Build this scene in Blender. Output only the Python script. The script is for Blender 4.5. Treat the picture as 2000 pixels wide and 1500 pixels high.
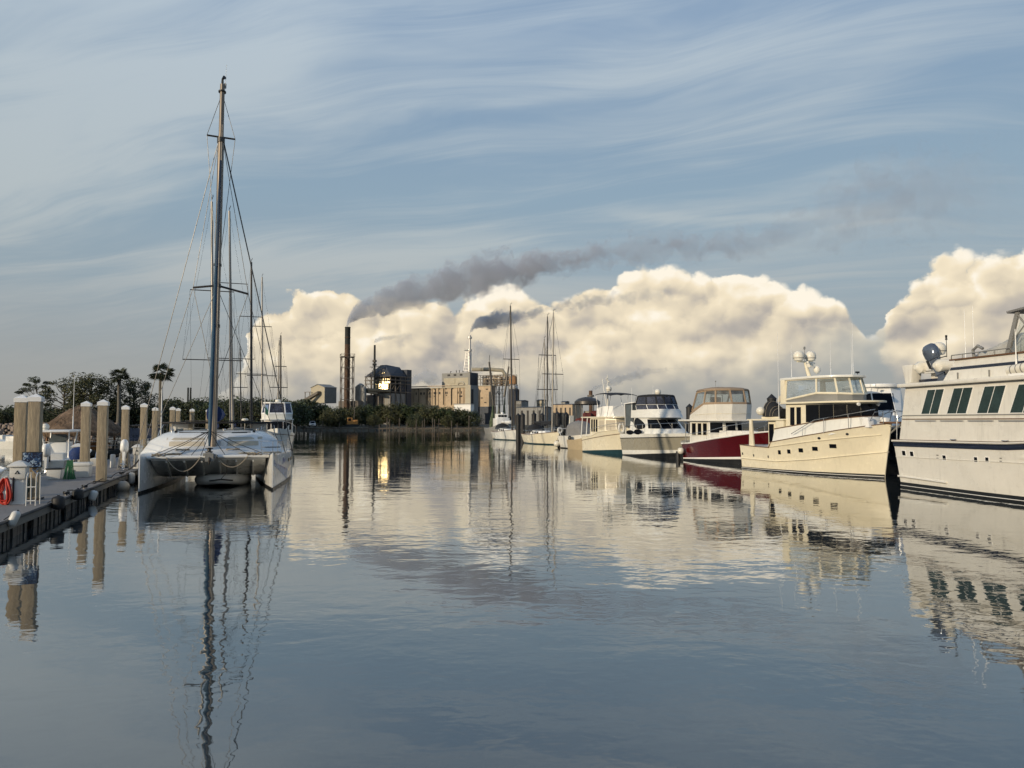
import bpy, bmesh, math, random
from mathutils import Vector, Matrix, noise as mnoise

for o in list(bpy.data.objects):
    bpy.data.objects.remove(o)
SC = bpy.context.scene
COL = SC.collection

# ---------------------------------------------------------------- camera
CAM_H, FPX, PITCH = 3.0, 1400.0, math.radians(2.945)
cam_d = bpy.data.cameras.new('camera')
cam_d.sensor_fit = 'HORIZONTAL'
cam_d.sensor_width = 36.0
cam_d.lens = 36.0 * FPX / 2000.0
cam_d.clip_start = 0.1
cam_d.clip_end = 20000.0
cam = bpy.data.objects.new('camera', cam_d)
COL.objects.link(cam)
cam.location = (0, 0, CAM_H)
cam.rotation_euler = (math.pi / 2 + PITCH, 0, 0)
SC.camera = cam

# ---------------------------------------------------------------- light
SUN_AZ, SUN_EL = math.radians(46), math.radians(14)      # sun stands behind the viewer, to the left
SUN_DIR = Vector((-math.sin(SUN_AZ) * math.cos(SUN_EL), -math.cos(SUN_AZ) * math.cos(SUN_EL), math.sin(SUN_EL)))
sun_d = bpy.data.lights.new('sun', 'SUN')
sun_d.energy = 3.3
sun_d.angle = math.radians(0.6)
sun_d.color = (1.0, 0.83, 0.60)
sun = bpy.data.objects.new('sun', sun_d)
COL.objects.link(sun)
sun.rotation_euler = (-SUN_DIR).to_track_quat('-Z', 'Y').to_euler()

SC.view_settings.view_transform = 'Standard'
SC.view_settings.look = 'None'
SC.view_settings.gamma = 1.0
SC.view_settings.exposure = 0.0
SC.view_settings.use_curve_mapping = False
SC.render.engine = 'CYCLES'
cy = SC.cycles
cy.use_denoising = True
try:
    cy.denoiser = 'OPENIMAGEDENOISE'
    cy.denoising_prefilter = 'ACCURATE'
except Exception:
    pass
cy.use_adaptive_sampling = True
cy.adaptive_threshold = 0.02
cy.adaptive_min_samples = 6
cy.max_bounces = 8
cy.diffuse_bounces = 3
cy.glossy_bounces = 4
cy.transmission_bounces = 6
cy.transparent_max_bounces = 24
cy.volume_bounces = 2
cy.caustics_reflective = False
cy.caustics_refractive = False
cy.sample_clamp_indirect = 6.0
cy.volume_max_steps = 256


def px_dir(u, v):
    """world direction seen at photograph pixel (u, v)"""
    xc, yc = (u - 1000.0) / FPX, (750.0 - v) / FPX
    return Vector((xc, math.cos(PITCH) - yc * math.sin(PITCH), math.sin(PITCH) + yc * math.cos(PITCH)))


def at(u, v, Y):
    """world point on the sight line of pixel (u, v) at distance Y along the view"""
    d = px_dir(u, v)
    return Vector((0, 0, CAM_H)) + d * (Y / d.y)


def on_z(u, v, z=0.0):
    d = px_dir(u, v)
    return Vector((0, 0, CAM_H)) + d * ((z - CAM_H) / d.z)


# ---------------------------------------------------------------- node helper
class NT:
    def __init__(s, tree):
        s.t = tree
        s.L = tree.links

    def n(s, typ, props=None, **inp):
        nd = s.t.nodes.new(typ)
        for k, v in (props or {}).items():
            setattr(nd, k, v)
        for k, v in inp.items():
            s.set(nd, k, v)
        return nd

    def set(s, nd, k, v):
        sk = nd.inputs[int(k[1:])] if k[0] == 'i' and k[1:].isdigit() else nd.inputs[k.replace('_', ' ')]
        if isinstance(v, bpy.types.NodeSocket):
            s.L.new(v, sk)
        elif isinstance(v, bpy.types.Node):
            s.L.new(v.outputs[0], sk)
        else:
            sk.default_value = v

    def m(s, op, a, b=0.0, c=None, clamp=False):
        nd = s.n('ShaderNodeMath', {'operation': op, 'use_clamp': clamp}, i0=a, i1=b)
        if c is not None:
            s.set(nd, 'i2', c)
        return nd.outputs[0]

    def vec(s, x, y, z=0.0):
        return s.n('ShaderNodeCombineXYZ', None, i0=x, i1=y, i2=z).outputs[0]

    def noise(s, vec, scale, detail=4.0, rough=0.55, dist=0.0, lac=2.0):
        nd = s.n('ShaderNodeTexNoise', None, Vector=vec, Scale=scale, Detail=detail, Roughness=rough, Distortion=dist, Lacunarity=lac)
        return nd.outputs[0]

    def smooth(s, x, lo, hi, a=0.0, b=1.0):
        nd = s.n('ShaderNodeMapRange', {'interpolation_type': 'SMOOTHSTEP'}, i0=x, i1=lo, i2=hi, i3=a, i4=b)
        return nd.outputs[0]

    def lin(s, x, lo, hi, a=0.0, b=1.0):
        nd = s.n('ShaderNodeMapRange', None, i0=x, i1=lo, i2=hi, i3=a, i4=b)
        return nd.outputs[0]

    def mix(s, f, a, b, mode='MIX'):
        nd = s.t.nodes.new('ShaderNodeMix')
        nd.data_type = 'RGBA'
        nd.blend_type = mode
        for sk, v in ((nd.inputs[0], f), (nd.inputs[6], a), (nd.inputs[7], b)):
            if isinstance(v, bpy.types.NodeSocket):
                s.L.new(v, sk)
            elif isinstance(v, (tuple, list)):
                sk.default_value = tuple(v) + ((1.0,) if len(v) == 3 else ())
            else:
                sk.default_value = v
        return nd.outputs[2]

    def ramp(s, x, stops, interp='LINEAR'):
        nd = s.t.nodes.new('ShaderNodeValToRGB')
        cr = nd.color_ramp
        cr.interpolation = interp
        while len(cr.elements) < len(stops):
            cr.elements.new(0.5)
        for e, (p, c) in zip(cr.elements, stops):
            e.position = p
            e.color = tuple(c) + ((1.0,) if len(c) == 3 else ())
        s.L.new(x, nd.inputs[0])
        return nd.outputs[0]

    def curve(s, x, pts):
        nd = s.t.nodes.new('ShaderNodeFloatCurve')
        cv = nd.mapping.curves[0]
        nd.mapping.use_clip = False
        while len(cv.points) < len(pts):
            cv.points.new(0.5, 0.5)
        for p, (a, b) in zip(cv.points, pts):
            p.location = (a, b)
            p.handle_type = 'AUTO'
        nd.mapping.update()
        s.L.new(x, nd.inputs[1])
        return nd.outputs[0]


def srgb(r, g, b):
    f = lambda c: (c / 255 / 12.92) if c <= 10 else ((c / 255 + 0.055) / 1.055) ** 2.4
    return (f(r), f(g), f(b))


# ---------------------------------------------------------------- sky
SKY_K = 0.1
W = bpy.data.worlds.new('World')
SC.world = W
W.use_nodes = True
W.node_tree.nodes.clear()
g = NT(W.node_tree)
sky = g.n('ShaderNodeTexSky', {'sky_type': 'NISHITA', 'sun_disc': False, 'sun_elevation': SUN_EL,
                               'sun_rotation': math.radians(180) + SUN_AZ, 'altitude': 0.0,
                               'air_density': 1.0, 'dust_density': 1.6, 'ozone_density': 1.5})
sp = g.n('ShaderNodeSeparateXYZ', None, i0=g.n('ShaderNodeTexCoord').outputs['Generated'])
dx, dy, dz = sp.outputs
dz = g.m('MAXIMUM', dz, 0.0005)
az = g.m('ARCTAN2', dx, dy)
el = g.m('ARCTAN2', dz, g.m('SQRT', g.m('ADD', g.m('MULTIPLY', dx, dx), g.m('MULTIPLY', dy, dy))))
K = 1.0 / SKY_K
up = lambda c, k=1.0: tuple(x * K * k for x in c)


def ae(u, v):
    d = px_dir(u, v)
    return math.atan2(d.x, d.y), math.atan2(d.z, math.hypot(d.x, d.y))


# clear air: Nishita drawn towards a milky horizon veil
veil = g.ramp(g.m('MULTIPLY', el, 1.0 / 1.5), [
    (0.0, up(srgb(162, 161, 158))), (0.05, up(srgb(158, 162, 164))), (0.12, up(srgb(153, 169, 179))),
    (0.2, up(srgb(147, 170, 187))), (0.34, up(srgb(131, 159, 190))), (0.6, up(srgb(90, 126, 170))), (1.0, up(srgb(62, 95, 145)))])
base = g.mix(0.88, sky.outputs[0], veil)
# high cirrus, streaks laid out on a flat layer overhead
inv = g.m('DIVIDE', 1.0, g.m('ADD', dz, 0.10))
cx, cyy = g.m('MULTIPLY', dx, inv), g.m('MULTIPLY', dy, inv)
ca, sa = math.cos(math.radians(163)), math.sin(math.radians(163))
ru = g.m('ADD', g.m('MULTIPLY', cx, ca), g.m('MULTIPLY', cyy, sa))
rv = g.m('SUBTRACT', g.m('MULTIPLY', cyy, ca), g.m('MULTIPLY', cx, sa))
warp = g.m('MULTIPLY', g.m('SUBTRACT', g.noise(g.vec(ru, rv), 0.55, 2), 0.5), 0.9)
rvw = g.m('ADD', rv, warp)
c1 = g.noise(g.vec(g.m('MULTIPLY', ru, 0.36), g.m('MULTIPLY', rvw, 1.15), 5.2), 1.0, 5, 0.58, 0.3)
c2 = g.noise(g.vec(g.m('MULTIPLY', ru, 0.75), g.m('MULTIPLY', rvw, 5.2), 9.1), 1.0, 5, 0.66, 0.7)
cir = g.m('ADD', g.m('MULTIPLY', c1, 0.64), g.m('MULTIPLY', c2, 0.36))
cir = g.m('SUBTRACT', cir, g.m('MULTIPLY', az, 0.06))          # veil is thicker to the left
# single long streaks: (u, v) to (u, v), half width in pixels, strength
for u0, v0, u1, v1, wd, kk in ((-60, 330, 640, 30, 75, 0.13), (-40, 470, 420, 372, 26, 0.10), (820, 320, 1750, 195, 48, 0.10), (830, 215, 1130, 185, 20, 0.09), (330, 520, 1080, 462, 24, 0.13),
                               (1180, 440, 1780, 408, 13, 0.12), (1150, 130, 2050, -40, 60, 0.07), (-60, 140, 330, 90, 22, 0.08), (1250, 330, 2050, 215, 40, 0.07)):
    (a0, e0), (a1, e1) = ae(u0, v0), ae(u1, v1)
    ll = math.hypot(a1 - a0, e1 - e0)
    tx, ty = (a1 - a0) / ll, (e1 - e0) / ll
    pa, pe = g.m('SUBTRACT', az, a0), g.m('SUBTRACT', el, e0)
    al = g.m('ADD', g.m('MULTIPLY', pa, tx), g.m('MULTIPLY', pe, ty))
    ac = g.m('SUBTRACT', g.m('MULTIPLY', pe, tx), g.m('MULTIPLY', pa, ty))
    ac = g.m('ADD', ac, g.m('MULTIPLY', g.m('SUBTRACT', c1, 0.5), 0.14))
    q_ = g.m('DIVIDE', ac, wd / 1400.0)
    gs = g.m('EXPONENT', g.m('MULTIPLY', g.m('MULTIPLY', q_, q_), -1.0))
    ex_ = g.m('MULTIPLY', g.smooth(al, -0.08, 0.10), g.smooth(al, ll - 0.10, ll + 0.08, 1.0, 0.0))
    cir = g.m('ADD', cir, g.m('MULTIPLY', g.m('MULTIPLY', gs, ex_), kk))
cirm = g.smooth(cir, 0.38, 0.68)
cirm = g.m('MULTIPLY', cirm, g.smooth(el, 0.05, 0.2, 0.25, 0.92))
ccol = g.ramp(g.m('MULTIPLY', el, 1.0 / 1.5), [
    (0.0, up(srgb(170, 167, 161))), (0.16, up(srgb(182, 191, 194))), (0.36, up(srgb(186, 200, 211))), (1.0, up(srgb(165, 181, 205)))])
base = g.mix(cirm, base, ccol)

# bank of cumulus low over the horizon
AR, ER = 0.8, 0.4
TOP = [(-100, 800), (300, 790), (440, 760), (478, 705), (490, 640), (510, 606), (560, 588), (605, 566), (630, 564), (665, 576), (700, 588), (760, 590),
       (830, 582), (900, 574), (960, 568), (1020, 566), (1070, 580), (1130, 572), (1190, 556), (1240, 530), (1285, 516), (1335, 532),
       (1400, 534), (1460, 530), (1510, 538), (1560, 560), (1600, 575), (1640, 594), (1672, 622), (1700, 660), (1712, 655), (1722, 650), (1738, 610),
       (1765, 565), (1800, 526), (1850, 508), (1910, 508), (1960, 506), (2010, 500), (2150, 540)]
BOT = [(-100, 700), (470, 735), (600, 765), (760, 770), (1000, 762), (1150, 760), (1350, 752), (1450, 738), (1530, 722), (1600, 700), (1650, 690), (1700, 672),
       (1720, 660), (1745, 735), (1850, 770), (2150, 770)]
bf = g.noise(g.vec(az, g.m('MULTIPLY', el, 1.15), 0.4), 17.0, 7, 0.56)
wob = bf
azw = g.m('ADD', az, g.m('MULTIPLY', g.m('SUBTRACT', wob, 0.5), 0.05))
xx = g.m('ADD', g.m('MULTIPLY', azw, 0.5 / AR), 0.5)


def prof(lst):
    out = []
    for u, v in lst:
        a, e = ae(u, v)
        out.append((a * 0.5 / AR + 0.5, max(e, 0.0) / ER))
    return out


top = g.m('MULTIPLY', g.curve(xx, prof(TOP)), ER)
bot = g.m('MULTIPLY', g.curve(xx, prof(BOT)), ER)




def lobes(ox, oy):
    """rounded cauliflower heads: two sizes of cells on a noise-warped sheet"""
    wp = g.m('MULTIPLY', g.m('SUBTRACT', bf, 0.5), 0.045)
    px_, py_ = g.m('ADD', az, g.m('ADD', wp, ox)), g.m('ADD', g.m('MULTIPLY', el, 1.2), g.m('SUBTRACT', oy, wp))
    v_ = g.vec(px_, py_)
    va = g.n('ShaderNodeTexVoronoi', {'voronoi_dimensions': '2D', 'feature': 'F1'}, Vector=v_, Scale=15.0)
    vb = g.n('ShaderNodeTexVoronoi', {'voronoi_dimensions': '2D', 'feature': 'F1'}, Vector=v_, Scale=37.0)
    ha = g.m('MULTIPLY', va.outputs[0], va.outputs[0])
    hb = g.m('MULTIPLY', vb.outputs[0], vb.outputs[0])
    return g.m('SUBTRACT', 1.0, g.m('ADD', g.m('MULTIPLY', ha, 0.75), g.m('MULTIPLY', hb, 0.42)))


def billow(ox, oy):
    return g.noise(g.vec(g.m('ADD', az, ox), g.m('MULTIPLY', g.m('ADD', el, oy), 1.25), 2.4), 12.0, 3, 0.5)


l0, l1 = lobes(0.0, 0.0), lobes(-0.008, 0.013)
b0, b1 = billow(0.0, 0.0), billow(-0.012, 0.020)
rag = g.m('ADD', g.m('MULTIPLY', g.m('SUBTRACT', bf, 0.5), 0.062), g.m('MULTIPLY', g.m('SUBTRACT', l0, 0.70), 0.045))
d = g.m('SUBTRACT', g.m('ADD', top, rag), el)
mt = g.smooth(d, 0.0, 0.010)
mb = g.smooth(g.m('SUBTRACT', g.m('ADD', el, g.m('MULTIPLY', g.m('SUBTRACT', b0, 0.5), 0.06)), bot), -0.045, 0.055)
front = g.smooth(dy, 0.1, 0.3)
cum = g.m('MULTIPLY', g.m('MULTIPLY', mt, mb), front)
soft = g.noise(g.vec(az, g.m('MULTIPLY', el, 2.2), 7.7), 6.0, 2, 0.5)
crown = g.smooth(d, 0.0, 0.09, 1.0, 0.30)                      # heads are crisp above, melting lower down
lit = g.m('ADD', 0.57, g.m('MULTIPLY', g.m('SUBTRACT', b0, b1), 1.4))
lit = g.m('ADD', lit, g.m('MULTIPLY', g.m('MULTIPLY', g.m('SUBTRACT', l0, l1), 1.1), crown))
lit = g.m('ADD', lit, g.m('MULTIPLY', g.m('SUBTRACT', bf, 0.5), 0.70))
lit = g.m('ADD', lit, g.m('MULTIPLY', g.m('SUBTRACT', soft, 0.5), 1.2))
lit = g.m('ADD', lit, g.smooth(d, 0.0, 0.05, 0.30, 0.0))       # crowns stand in full sun
lit = g.m('SUBTRACT', lit, g.m('MULTIPLY', g.smooth(el, 0.02, 0.10, 1.0, 0.0), 0.30))
ccum = g.ramp(lit, [(0.0, up(srgb(158, 156, 156))), (0.3, up(srgb(190, 182, 171))), (0.55, up(srgb(223, 210, 186))), (0.80, up(srgb(244, 229, 200))), (1.0, up(srgb(255, 246, 228)))])
skyc = g.mix(cum, base, ccum)
bg = g.n('ShaderNodeBackground', None, Color=skyc, Strength=SKY_K)
wo = g.n('ShaderNodeOutputWorld', None, Surface=bg)
W.cycles.sampling_method = 'MANUAL'
W.cycles.sample_map_resolution = 512

# ================================================================ helpers
def tag(o, label=None, cat=None, group=None, kind=None):
    for k, v in (('label', label), ('category', cat), ('group', group), ('kind', kind)):
        if v:
            o[k] = v
    return o


def thing(name, label, cat, loc=(0, 0, 0), rz=0.0, group=None):
    o = bpy.data.objects.new(name, None)
    COL.objects.link(o)
    o.location = loc
    o.rotation_euler = (0, 0, rz)
    o.empty_display_size = 0.3
    return tag(o, label, cat, group)


def copy_tree(o, parent=None):
    c = o.copy()
    COL.objects.link(c)
    c.parent = parent
    for ch in list(o.children):
        copy_tree(ch, c)
    return c


class MB:
    """collects polygons; build() links them as one mesh object"""

    def __init__(s):
        s.v, s.f = [], []

    def add(s, vs, fs):
        b = len(s.v)
        s.v += [tuple(p) for p in vs]
        s.f += [tuple(i + b for i in f) for f in fs]
        return s

    def box(s, c, d, rz=0.0, rot=None):
        hx, hy, hz = d[0] / 2, d[1] / 2, d[2] / 2
        vs = [Vector((x, y, z)) for x in (-hx, hx) for y in (-hy, hy) for z in (-hz, hz)]
        R = rot if rot is not None else Matrix.Rotation(rz, 3, 'Z')
        return s.add([R @ p + Vector(c) for p in vs],
                     [(0, 1, 3, 2), (4, 6, 7, 5), (0, 4, 5, 1), (2, 3, 7, 6), (0, 2, 6, 4), (1, 5, 7, 3)])

    def bbox(s, a, b):
        return s.box([(p + q) / 2 for p, q in zip(a, b)], [abs(q - p) for p, q in zip(a, b)])

    def rings(s, rs, cap=True, closed=True):
        n = len(rs[0])
        fs = []
        for i in range(len(rs) - 1):
            for j in range(n if closed else n - 1):
                k = (j + 1) % n
                fs.append((i * n + j, i * n + k, (i + 1) * n + k, (i + 1) * n + j))
        if cap:
            fs.append(tuple(range(n - 1, -1, -1)))
            fs.append(tuple((len(rs) - 1) * n + j for j in range(n)))
        return s.add([p for r in rs for p in r], fs)

    def path(s, pts, r, n=8, cap=True):
        pts = [Vector(p) for p in pts]
        rs = r if isinstance(r, (list, tuple)) else [r] * len(pts)
        out = []
        u = None
        for i, p in enumerate(pts):
            t = (pts[min(i + 1, len(pts) - 1)] - pts[max(i - 1, 0)])
            t = t.normalized() if t.length > 1e-9 else Vector((0, 0, 1))
            if u is None:
                u = t.orthogonal().normalized()
            else:
                u = (u - t * u.dot(t))
                u = u.normalized() if u.length > 1e-6 else t.orthogonal().normalized()
            w = t.cross(u)
            out.append([p + (u * math.cos(2 * math.pi * k / n) + w * math.sin(2 * math.pi * k / n)) * rs[i] for k in range(n)])
        return s.rings(out, cap)

    def tube(s, a, b, r0, r1=None, n=8):
        return s.path([a, b], [r0, r0 if r1 is None else r1], n)

    def lathe(s, prof, c=(0, 0, 0), n=16, axis=None):
        """prof: list of (radius, height) up the axis"""
        R = Matrix.Identity(3) if axis is None else Vector((0, 0, 1)).rotation_difference(Vector(axis)).to_matrix()
        rs = [[R @ Vector((max(r, 1e-4) * math.cos(2 * math.pi * k / n), max(r, 1e-4) * math.sin(2 * math.pi * k / n), h)) + Vector(c) for k in range(n)]
              for r, h in prof]
        return s.rings(rs)

    def ball(s, c, r, n=14, m=9, axis=None, sz=1.0):
        return s.lathe([(r * math.sin(math.pi * i / m), -r * sz * math.cos(math.pi * i / m)) for i in range(m + 1)], c, n, axis)

    def prism(s, poly, z0, z1, top=None):
        top = top or poly
        return s.rings([[(x, y, z0) for x, y in poly], [(x, y, z1) for x, y in top]])

    def slab(s, pts, off):
        """solid plate: polygon pts pushed by vector off"""
        off = Vector(off)
        return s.rings([[Vector(p) for p in pts], [Vector(p) + off for p in pts]])

    def build(s, name, mat, parent=None, smooth=40, bevel=0.0):
        me = bpy.data.meshes.new(name)
        me.from_pydata(s.v, [], s.f)
        bm = bmesh.new()
        bm.from_mesh(me)
        bmesh.ops.remove_doubles(bm, verts=bm.verts, dist=1e-5)
        if bevel > 0:
            es = [e for e in bm.edges if len(e.link_faces) == 2 and e.calc_face_angle(0) > 0.6]
            bmesh.ops.bevel(bm, geom=es, offset=bevel, segments=2, profile=0.6, affect='EDGES', clamp_overlap=True)
        bmesh.ops.recalc_face_normals(bm, faces=bm.faces)
        bm.to_mesh(me)
        bm.free()
        if smooth:
            for p in me.polygons:
                p.use_smooth = True
            me.set_sharp_from_angle(angle=math.radians(smooth))
        if mat is not None:
            me.materials.append(mat)
        o = bpy.data.objects.new(name, me)
        COL.objects.link(o)
        o.parent = parent
        return o


def share(o, parent, loc, rz=None, scale=None):
    c = o.copy()
    COL.objects.link(c)
    c.parent = parent
    c.location = loc
    if rz is not None:
        c.rotation_euler = (0, 0, rz)
    if scale is not None:
        c.scale = scale
    return c


# ---------------------------------------------------------------- materials
MATS = {}


def mat(name, col, rough=0.5, metal=0.0, var=0.12, scale=3.0, stretch=(1, 1, 1), bump=0.0, bscale=None, col2=None, coat=0.0, ior=1.5,
        streak=0.0, alpha=1.0, trans=0.0, coords='Object'):
    if name in MATS:
        return MATS[name]
    m = bpy.data.materials.new(name)
    m.use_nodes = True
    m.node_tree.nodes.clear()
    g = NT(m.node_tree)
    co = g.n('ShaderNodeTexCoord').outputs[coords]
    mp = g.n('ShaderNodeMapping', None, Vector=co, Scale=stretch).outputs[0]
    n1 = g.noise(mp, scale, 5, 0.6)
    n2 = g.noise(mp, scale * 7.3, 3, 0.6)
    f = g.m('ADD', g.m('MULTIPLY', n1, 0.7), g.m('MULTIPLY', n2, 0.3))
    dark = tuple(c * (1 - var * 1.6) for c in (col2 or col))
    light = tuple(min(c * (1 + var), 1.0) for c in col)
    c = g.ramp(f, [(0.3, dark), (0.7, light)])
    if streak > 0:                                           # rain marks and grime running down
        st = g.noise(g.n('ShaderNodeMapping', None, Vector=co, Scale=(5, 5, 0.35)).outputs[0], 1.6, 4, 0.6)
        c = g.mix(g.m('MULTIPLY', g.smooth(st, 0.5, 0.75), streak), c, tuple(x * 0.45 for x in col))
    pr = g.n('ShaderNodeBsdfPrincipled', None, Base_Color=c, Metallic=metal, IOR=ior)
    g.set(pr, 'Roughness', g.lin(n1, 0.3, 0.7, max(rough - 0.07, 0.02), min(rough + 0.1, 1)))
    pr.inputs['Coat Weight'].default_value = coat
    pr.inputs['Coat Roughness'].default_value = 0.06
    pr.inputs['Alpha'].default_value = alpha
    pr.inputs['Transmission Weight'].default_value = trans
    if bump > 0:
        bn = g.noise(mp, bscale or scale * 4, 4, 0.6)
        g.set(pr, 'Normal', g.n('ShaderNodeBump', None, Strength=1.0, Distance=bump, Height=bn).outputs[0])
    g.n('ShaderNodeOutputMaterial', None, Surface=pr)
    MATS[name] = m
    return m


def clear_mat(name, tint=(0.8, 0.85, 0.85), opaque=0.25, rough=0.03):
    """thin clear sheet (window vinyl, acrylic): mostly lets light straight through and mirrors a little"""
    if name in MATS:
        return MATS[name]
    m = bpy.data.materials.new(name)
    m.use_nodes = True
    m.node_tree.nodes.clear()
    g = NT(m.node_tree)
    df = g.n('ShaderNodeBsdfDiffuse', None, Color=tint + (1,))
    gl = g.n('ShaderNodeBsdfGlossy', None, Color=(1, 1, 1, 1), Roughness=rough)
    tr = g.n('ShaderNodeBsdfTransparent', None, Color=tuple(min(t * 1.05, 1) for t in tint) + (1,))
    co = g.n('ShaderNodeTexCoord').outputs['Object']
    k = g.smooth(g.noise(co, 1.3, 3, 0.6), 0.35, 0.7, opaque * 0.6, opaque * 1.5)
    m1 = g.n('ShaderNodeMixShader', None, i0=k, i1=tr, i2=df)
    lw = g.n('ShaderNodeFresnel', None, IOR=1.35).outputs[0]
    mx = g.n('ShaderNodeMixShader', None, i0=g.m('MULTIPLY', lw, 0.6), i1=m1, i2=gl)
    g.n('ShaderNodeOutputMaterial', None, Surface=mx)
    MATS[name] = m
    return m


GEL = mat('white_gelcoat', (0.74, 0.74, 0.70), 0.22, var=0.04, scale=0.8, coat=0.4, streak=0.14, bump=0.004, bscale=1.3)
CREAM = mat('cream_gelcoat', (0.76, 0.70, 0.54), 0.24, var=0.05, scale=0.7, coat=0.4, streak=0.12, bump=0.005, bscale=1.2)
OFFW = mat('aged_white_paint', (0.71, 0.69, 0.63), 0.3, var=0.06, scale=0.9, coat=0.25, streak=0.22, bump=0.005, bscale=1.1)
WHITE = mat('bright_white', (0.82, 0.82, 0.80), 0.3, var=0.03, coat=0.2)
GREYGEL = mat('grey_gelcoat', (0.30, 0.28, 0.22), 0.25, var=0.05, scale=0.8, coat=0.4)
REDH = mat('oxblood_paint', (0.080, 0.0035, 0.006), 0.14, var=0.06, scale=0.6, coat=0.6)
NAVY = mat('navy_paint', (0.008, 0.012, 0.03), 0.15, var=0.1, coat=0.5)
BLACK = mat('black_antifoul', (0.010, 0.011, 0.012), 0.4, var=0.2)
TEALB = mat('teal_antifoul', (0.006, 0.036, 0.048), 0.4, var=0.2)
TEAK = mat('weathered_teak', (0.13, 0.065, 0.03), 0.55, var=0.2, scale=6, stretch=(1, 8, 8))
GLASS = mat('dark_window_glass', (0.006, 0.007, 0.010), 0.04, var=0.2, ior=1.22)
GLASSG = mat('green_window_glass', (0.026, 0.048, 0.048), 0.05, var=0.3, scale=1.2, ior=1.35)
GREYGLASS = mat('grey_window_vinyl', (0.10, 0.12, 0.13), 0.12, var=0.2, scale=1.1)
VINYL = clear_mat('clear_vinyl', (0.86, 0.88, 0.87), 0.07)
SMOKEV = clear_mat('smoked_vinyl', (0.20, 0.22, 0.30), 0.25)
CANB = mat('black_canvas', (0.012, 0.013, 0.016), 0.8, var=0.2, scale=8, bump=0.004)
CANT = mat('tan_canvas', (0.34, 0.25, 0.17), 0.85, var=0.12, scale=6, bump=0.004)
CANG = mat('grey_canvas', (0.20, 0.20, 0.20), 0.85, var=0.15, scale=6, bump=0.006)
CANBL = mat('blue_canvas', (0.010, 0.035, 0.14), 0.8, var=0.2, scale=5, bump=0.01)
SAILBL = mat('faded_blue_sail_strip', (0.022, 0.07, 0.125), 0.75, var=0.25, scale=2.0, stretch=(3, 3, 0.6))
COVER = mat('beige_window_cover', (0.50, 0.45, 0.36), 0.9, var=0.06, scale=5, bump=0.003)
TARP = mat('grey_white_tarp', (0.45, 0.44, 0.40), 0.8, var=0.1, scale=3, bump=0.02)
STEEL = mat('polished_steel', (0.55, 0.55, 0.55), 0.18, metal=1.0, var=0.05)
ALU = mat('weathered_aluminium', (0.30, 0.28, 0.25), 0.42, metal=0.6, var=0.15, scale=1.5, stretch=(4, 4, 0.5))
ALUD = mat('dark_spar', (0.055, 0.050, 0.045), 0.4, metal=0.3, var=0.2)
WIRE = mat('rigging_wire', (0.10, 0.10, 0.10), 0.4, metal=0.7, var=0.1)
ROPE = mat('old_rope', (0.30, 0.26, 0.20), 0.9, var=0.25, scale=20)
ROPED = mat('dark_rope', (0.03, 0.03, 0.032), 0.9, var=0.25, scale=20)
RUB = mat('black_rubber', (0.014, 0.014, 0.015), 0.6, var=0.2)
PLW = mat('white_plastic', (0.66, 0.65, 0.61), 0.4, var=0.06, scale=2, streak=0.12)
PLG = mat('grey_plastic', (0.22, 0.22, 0.21), 0.5, var=0.1, scale=2)
DOME = mat('radome_white', (0.74, 0.71, 0.62), 0.3, var=0.03)


# ---------------------------------------------------------------- boats
def lerp(a, b, t):
    return a + (b - a) * t


def interp(pts, x):
    if x <= pts[0][0]:
        return pts[0][1]
    for (x0, y0), (x1, y1) in zip(pts, pts[1:]):
        if x <= x1:
            t = (x - x0) / max(x1 - x0, 1e-9)
            return lerp(y0, y1, t)
    return pts[-1][1]


def sm(t):
    t = min(max(t, 0.0), 1.0)
    return t * t * (3 - 2 * t)


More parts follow.
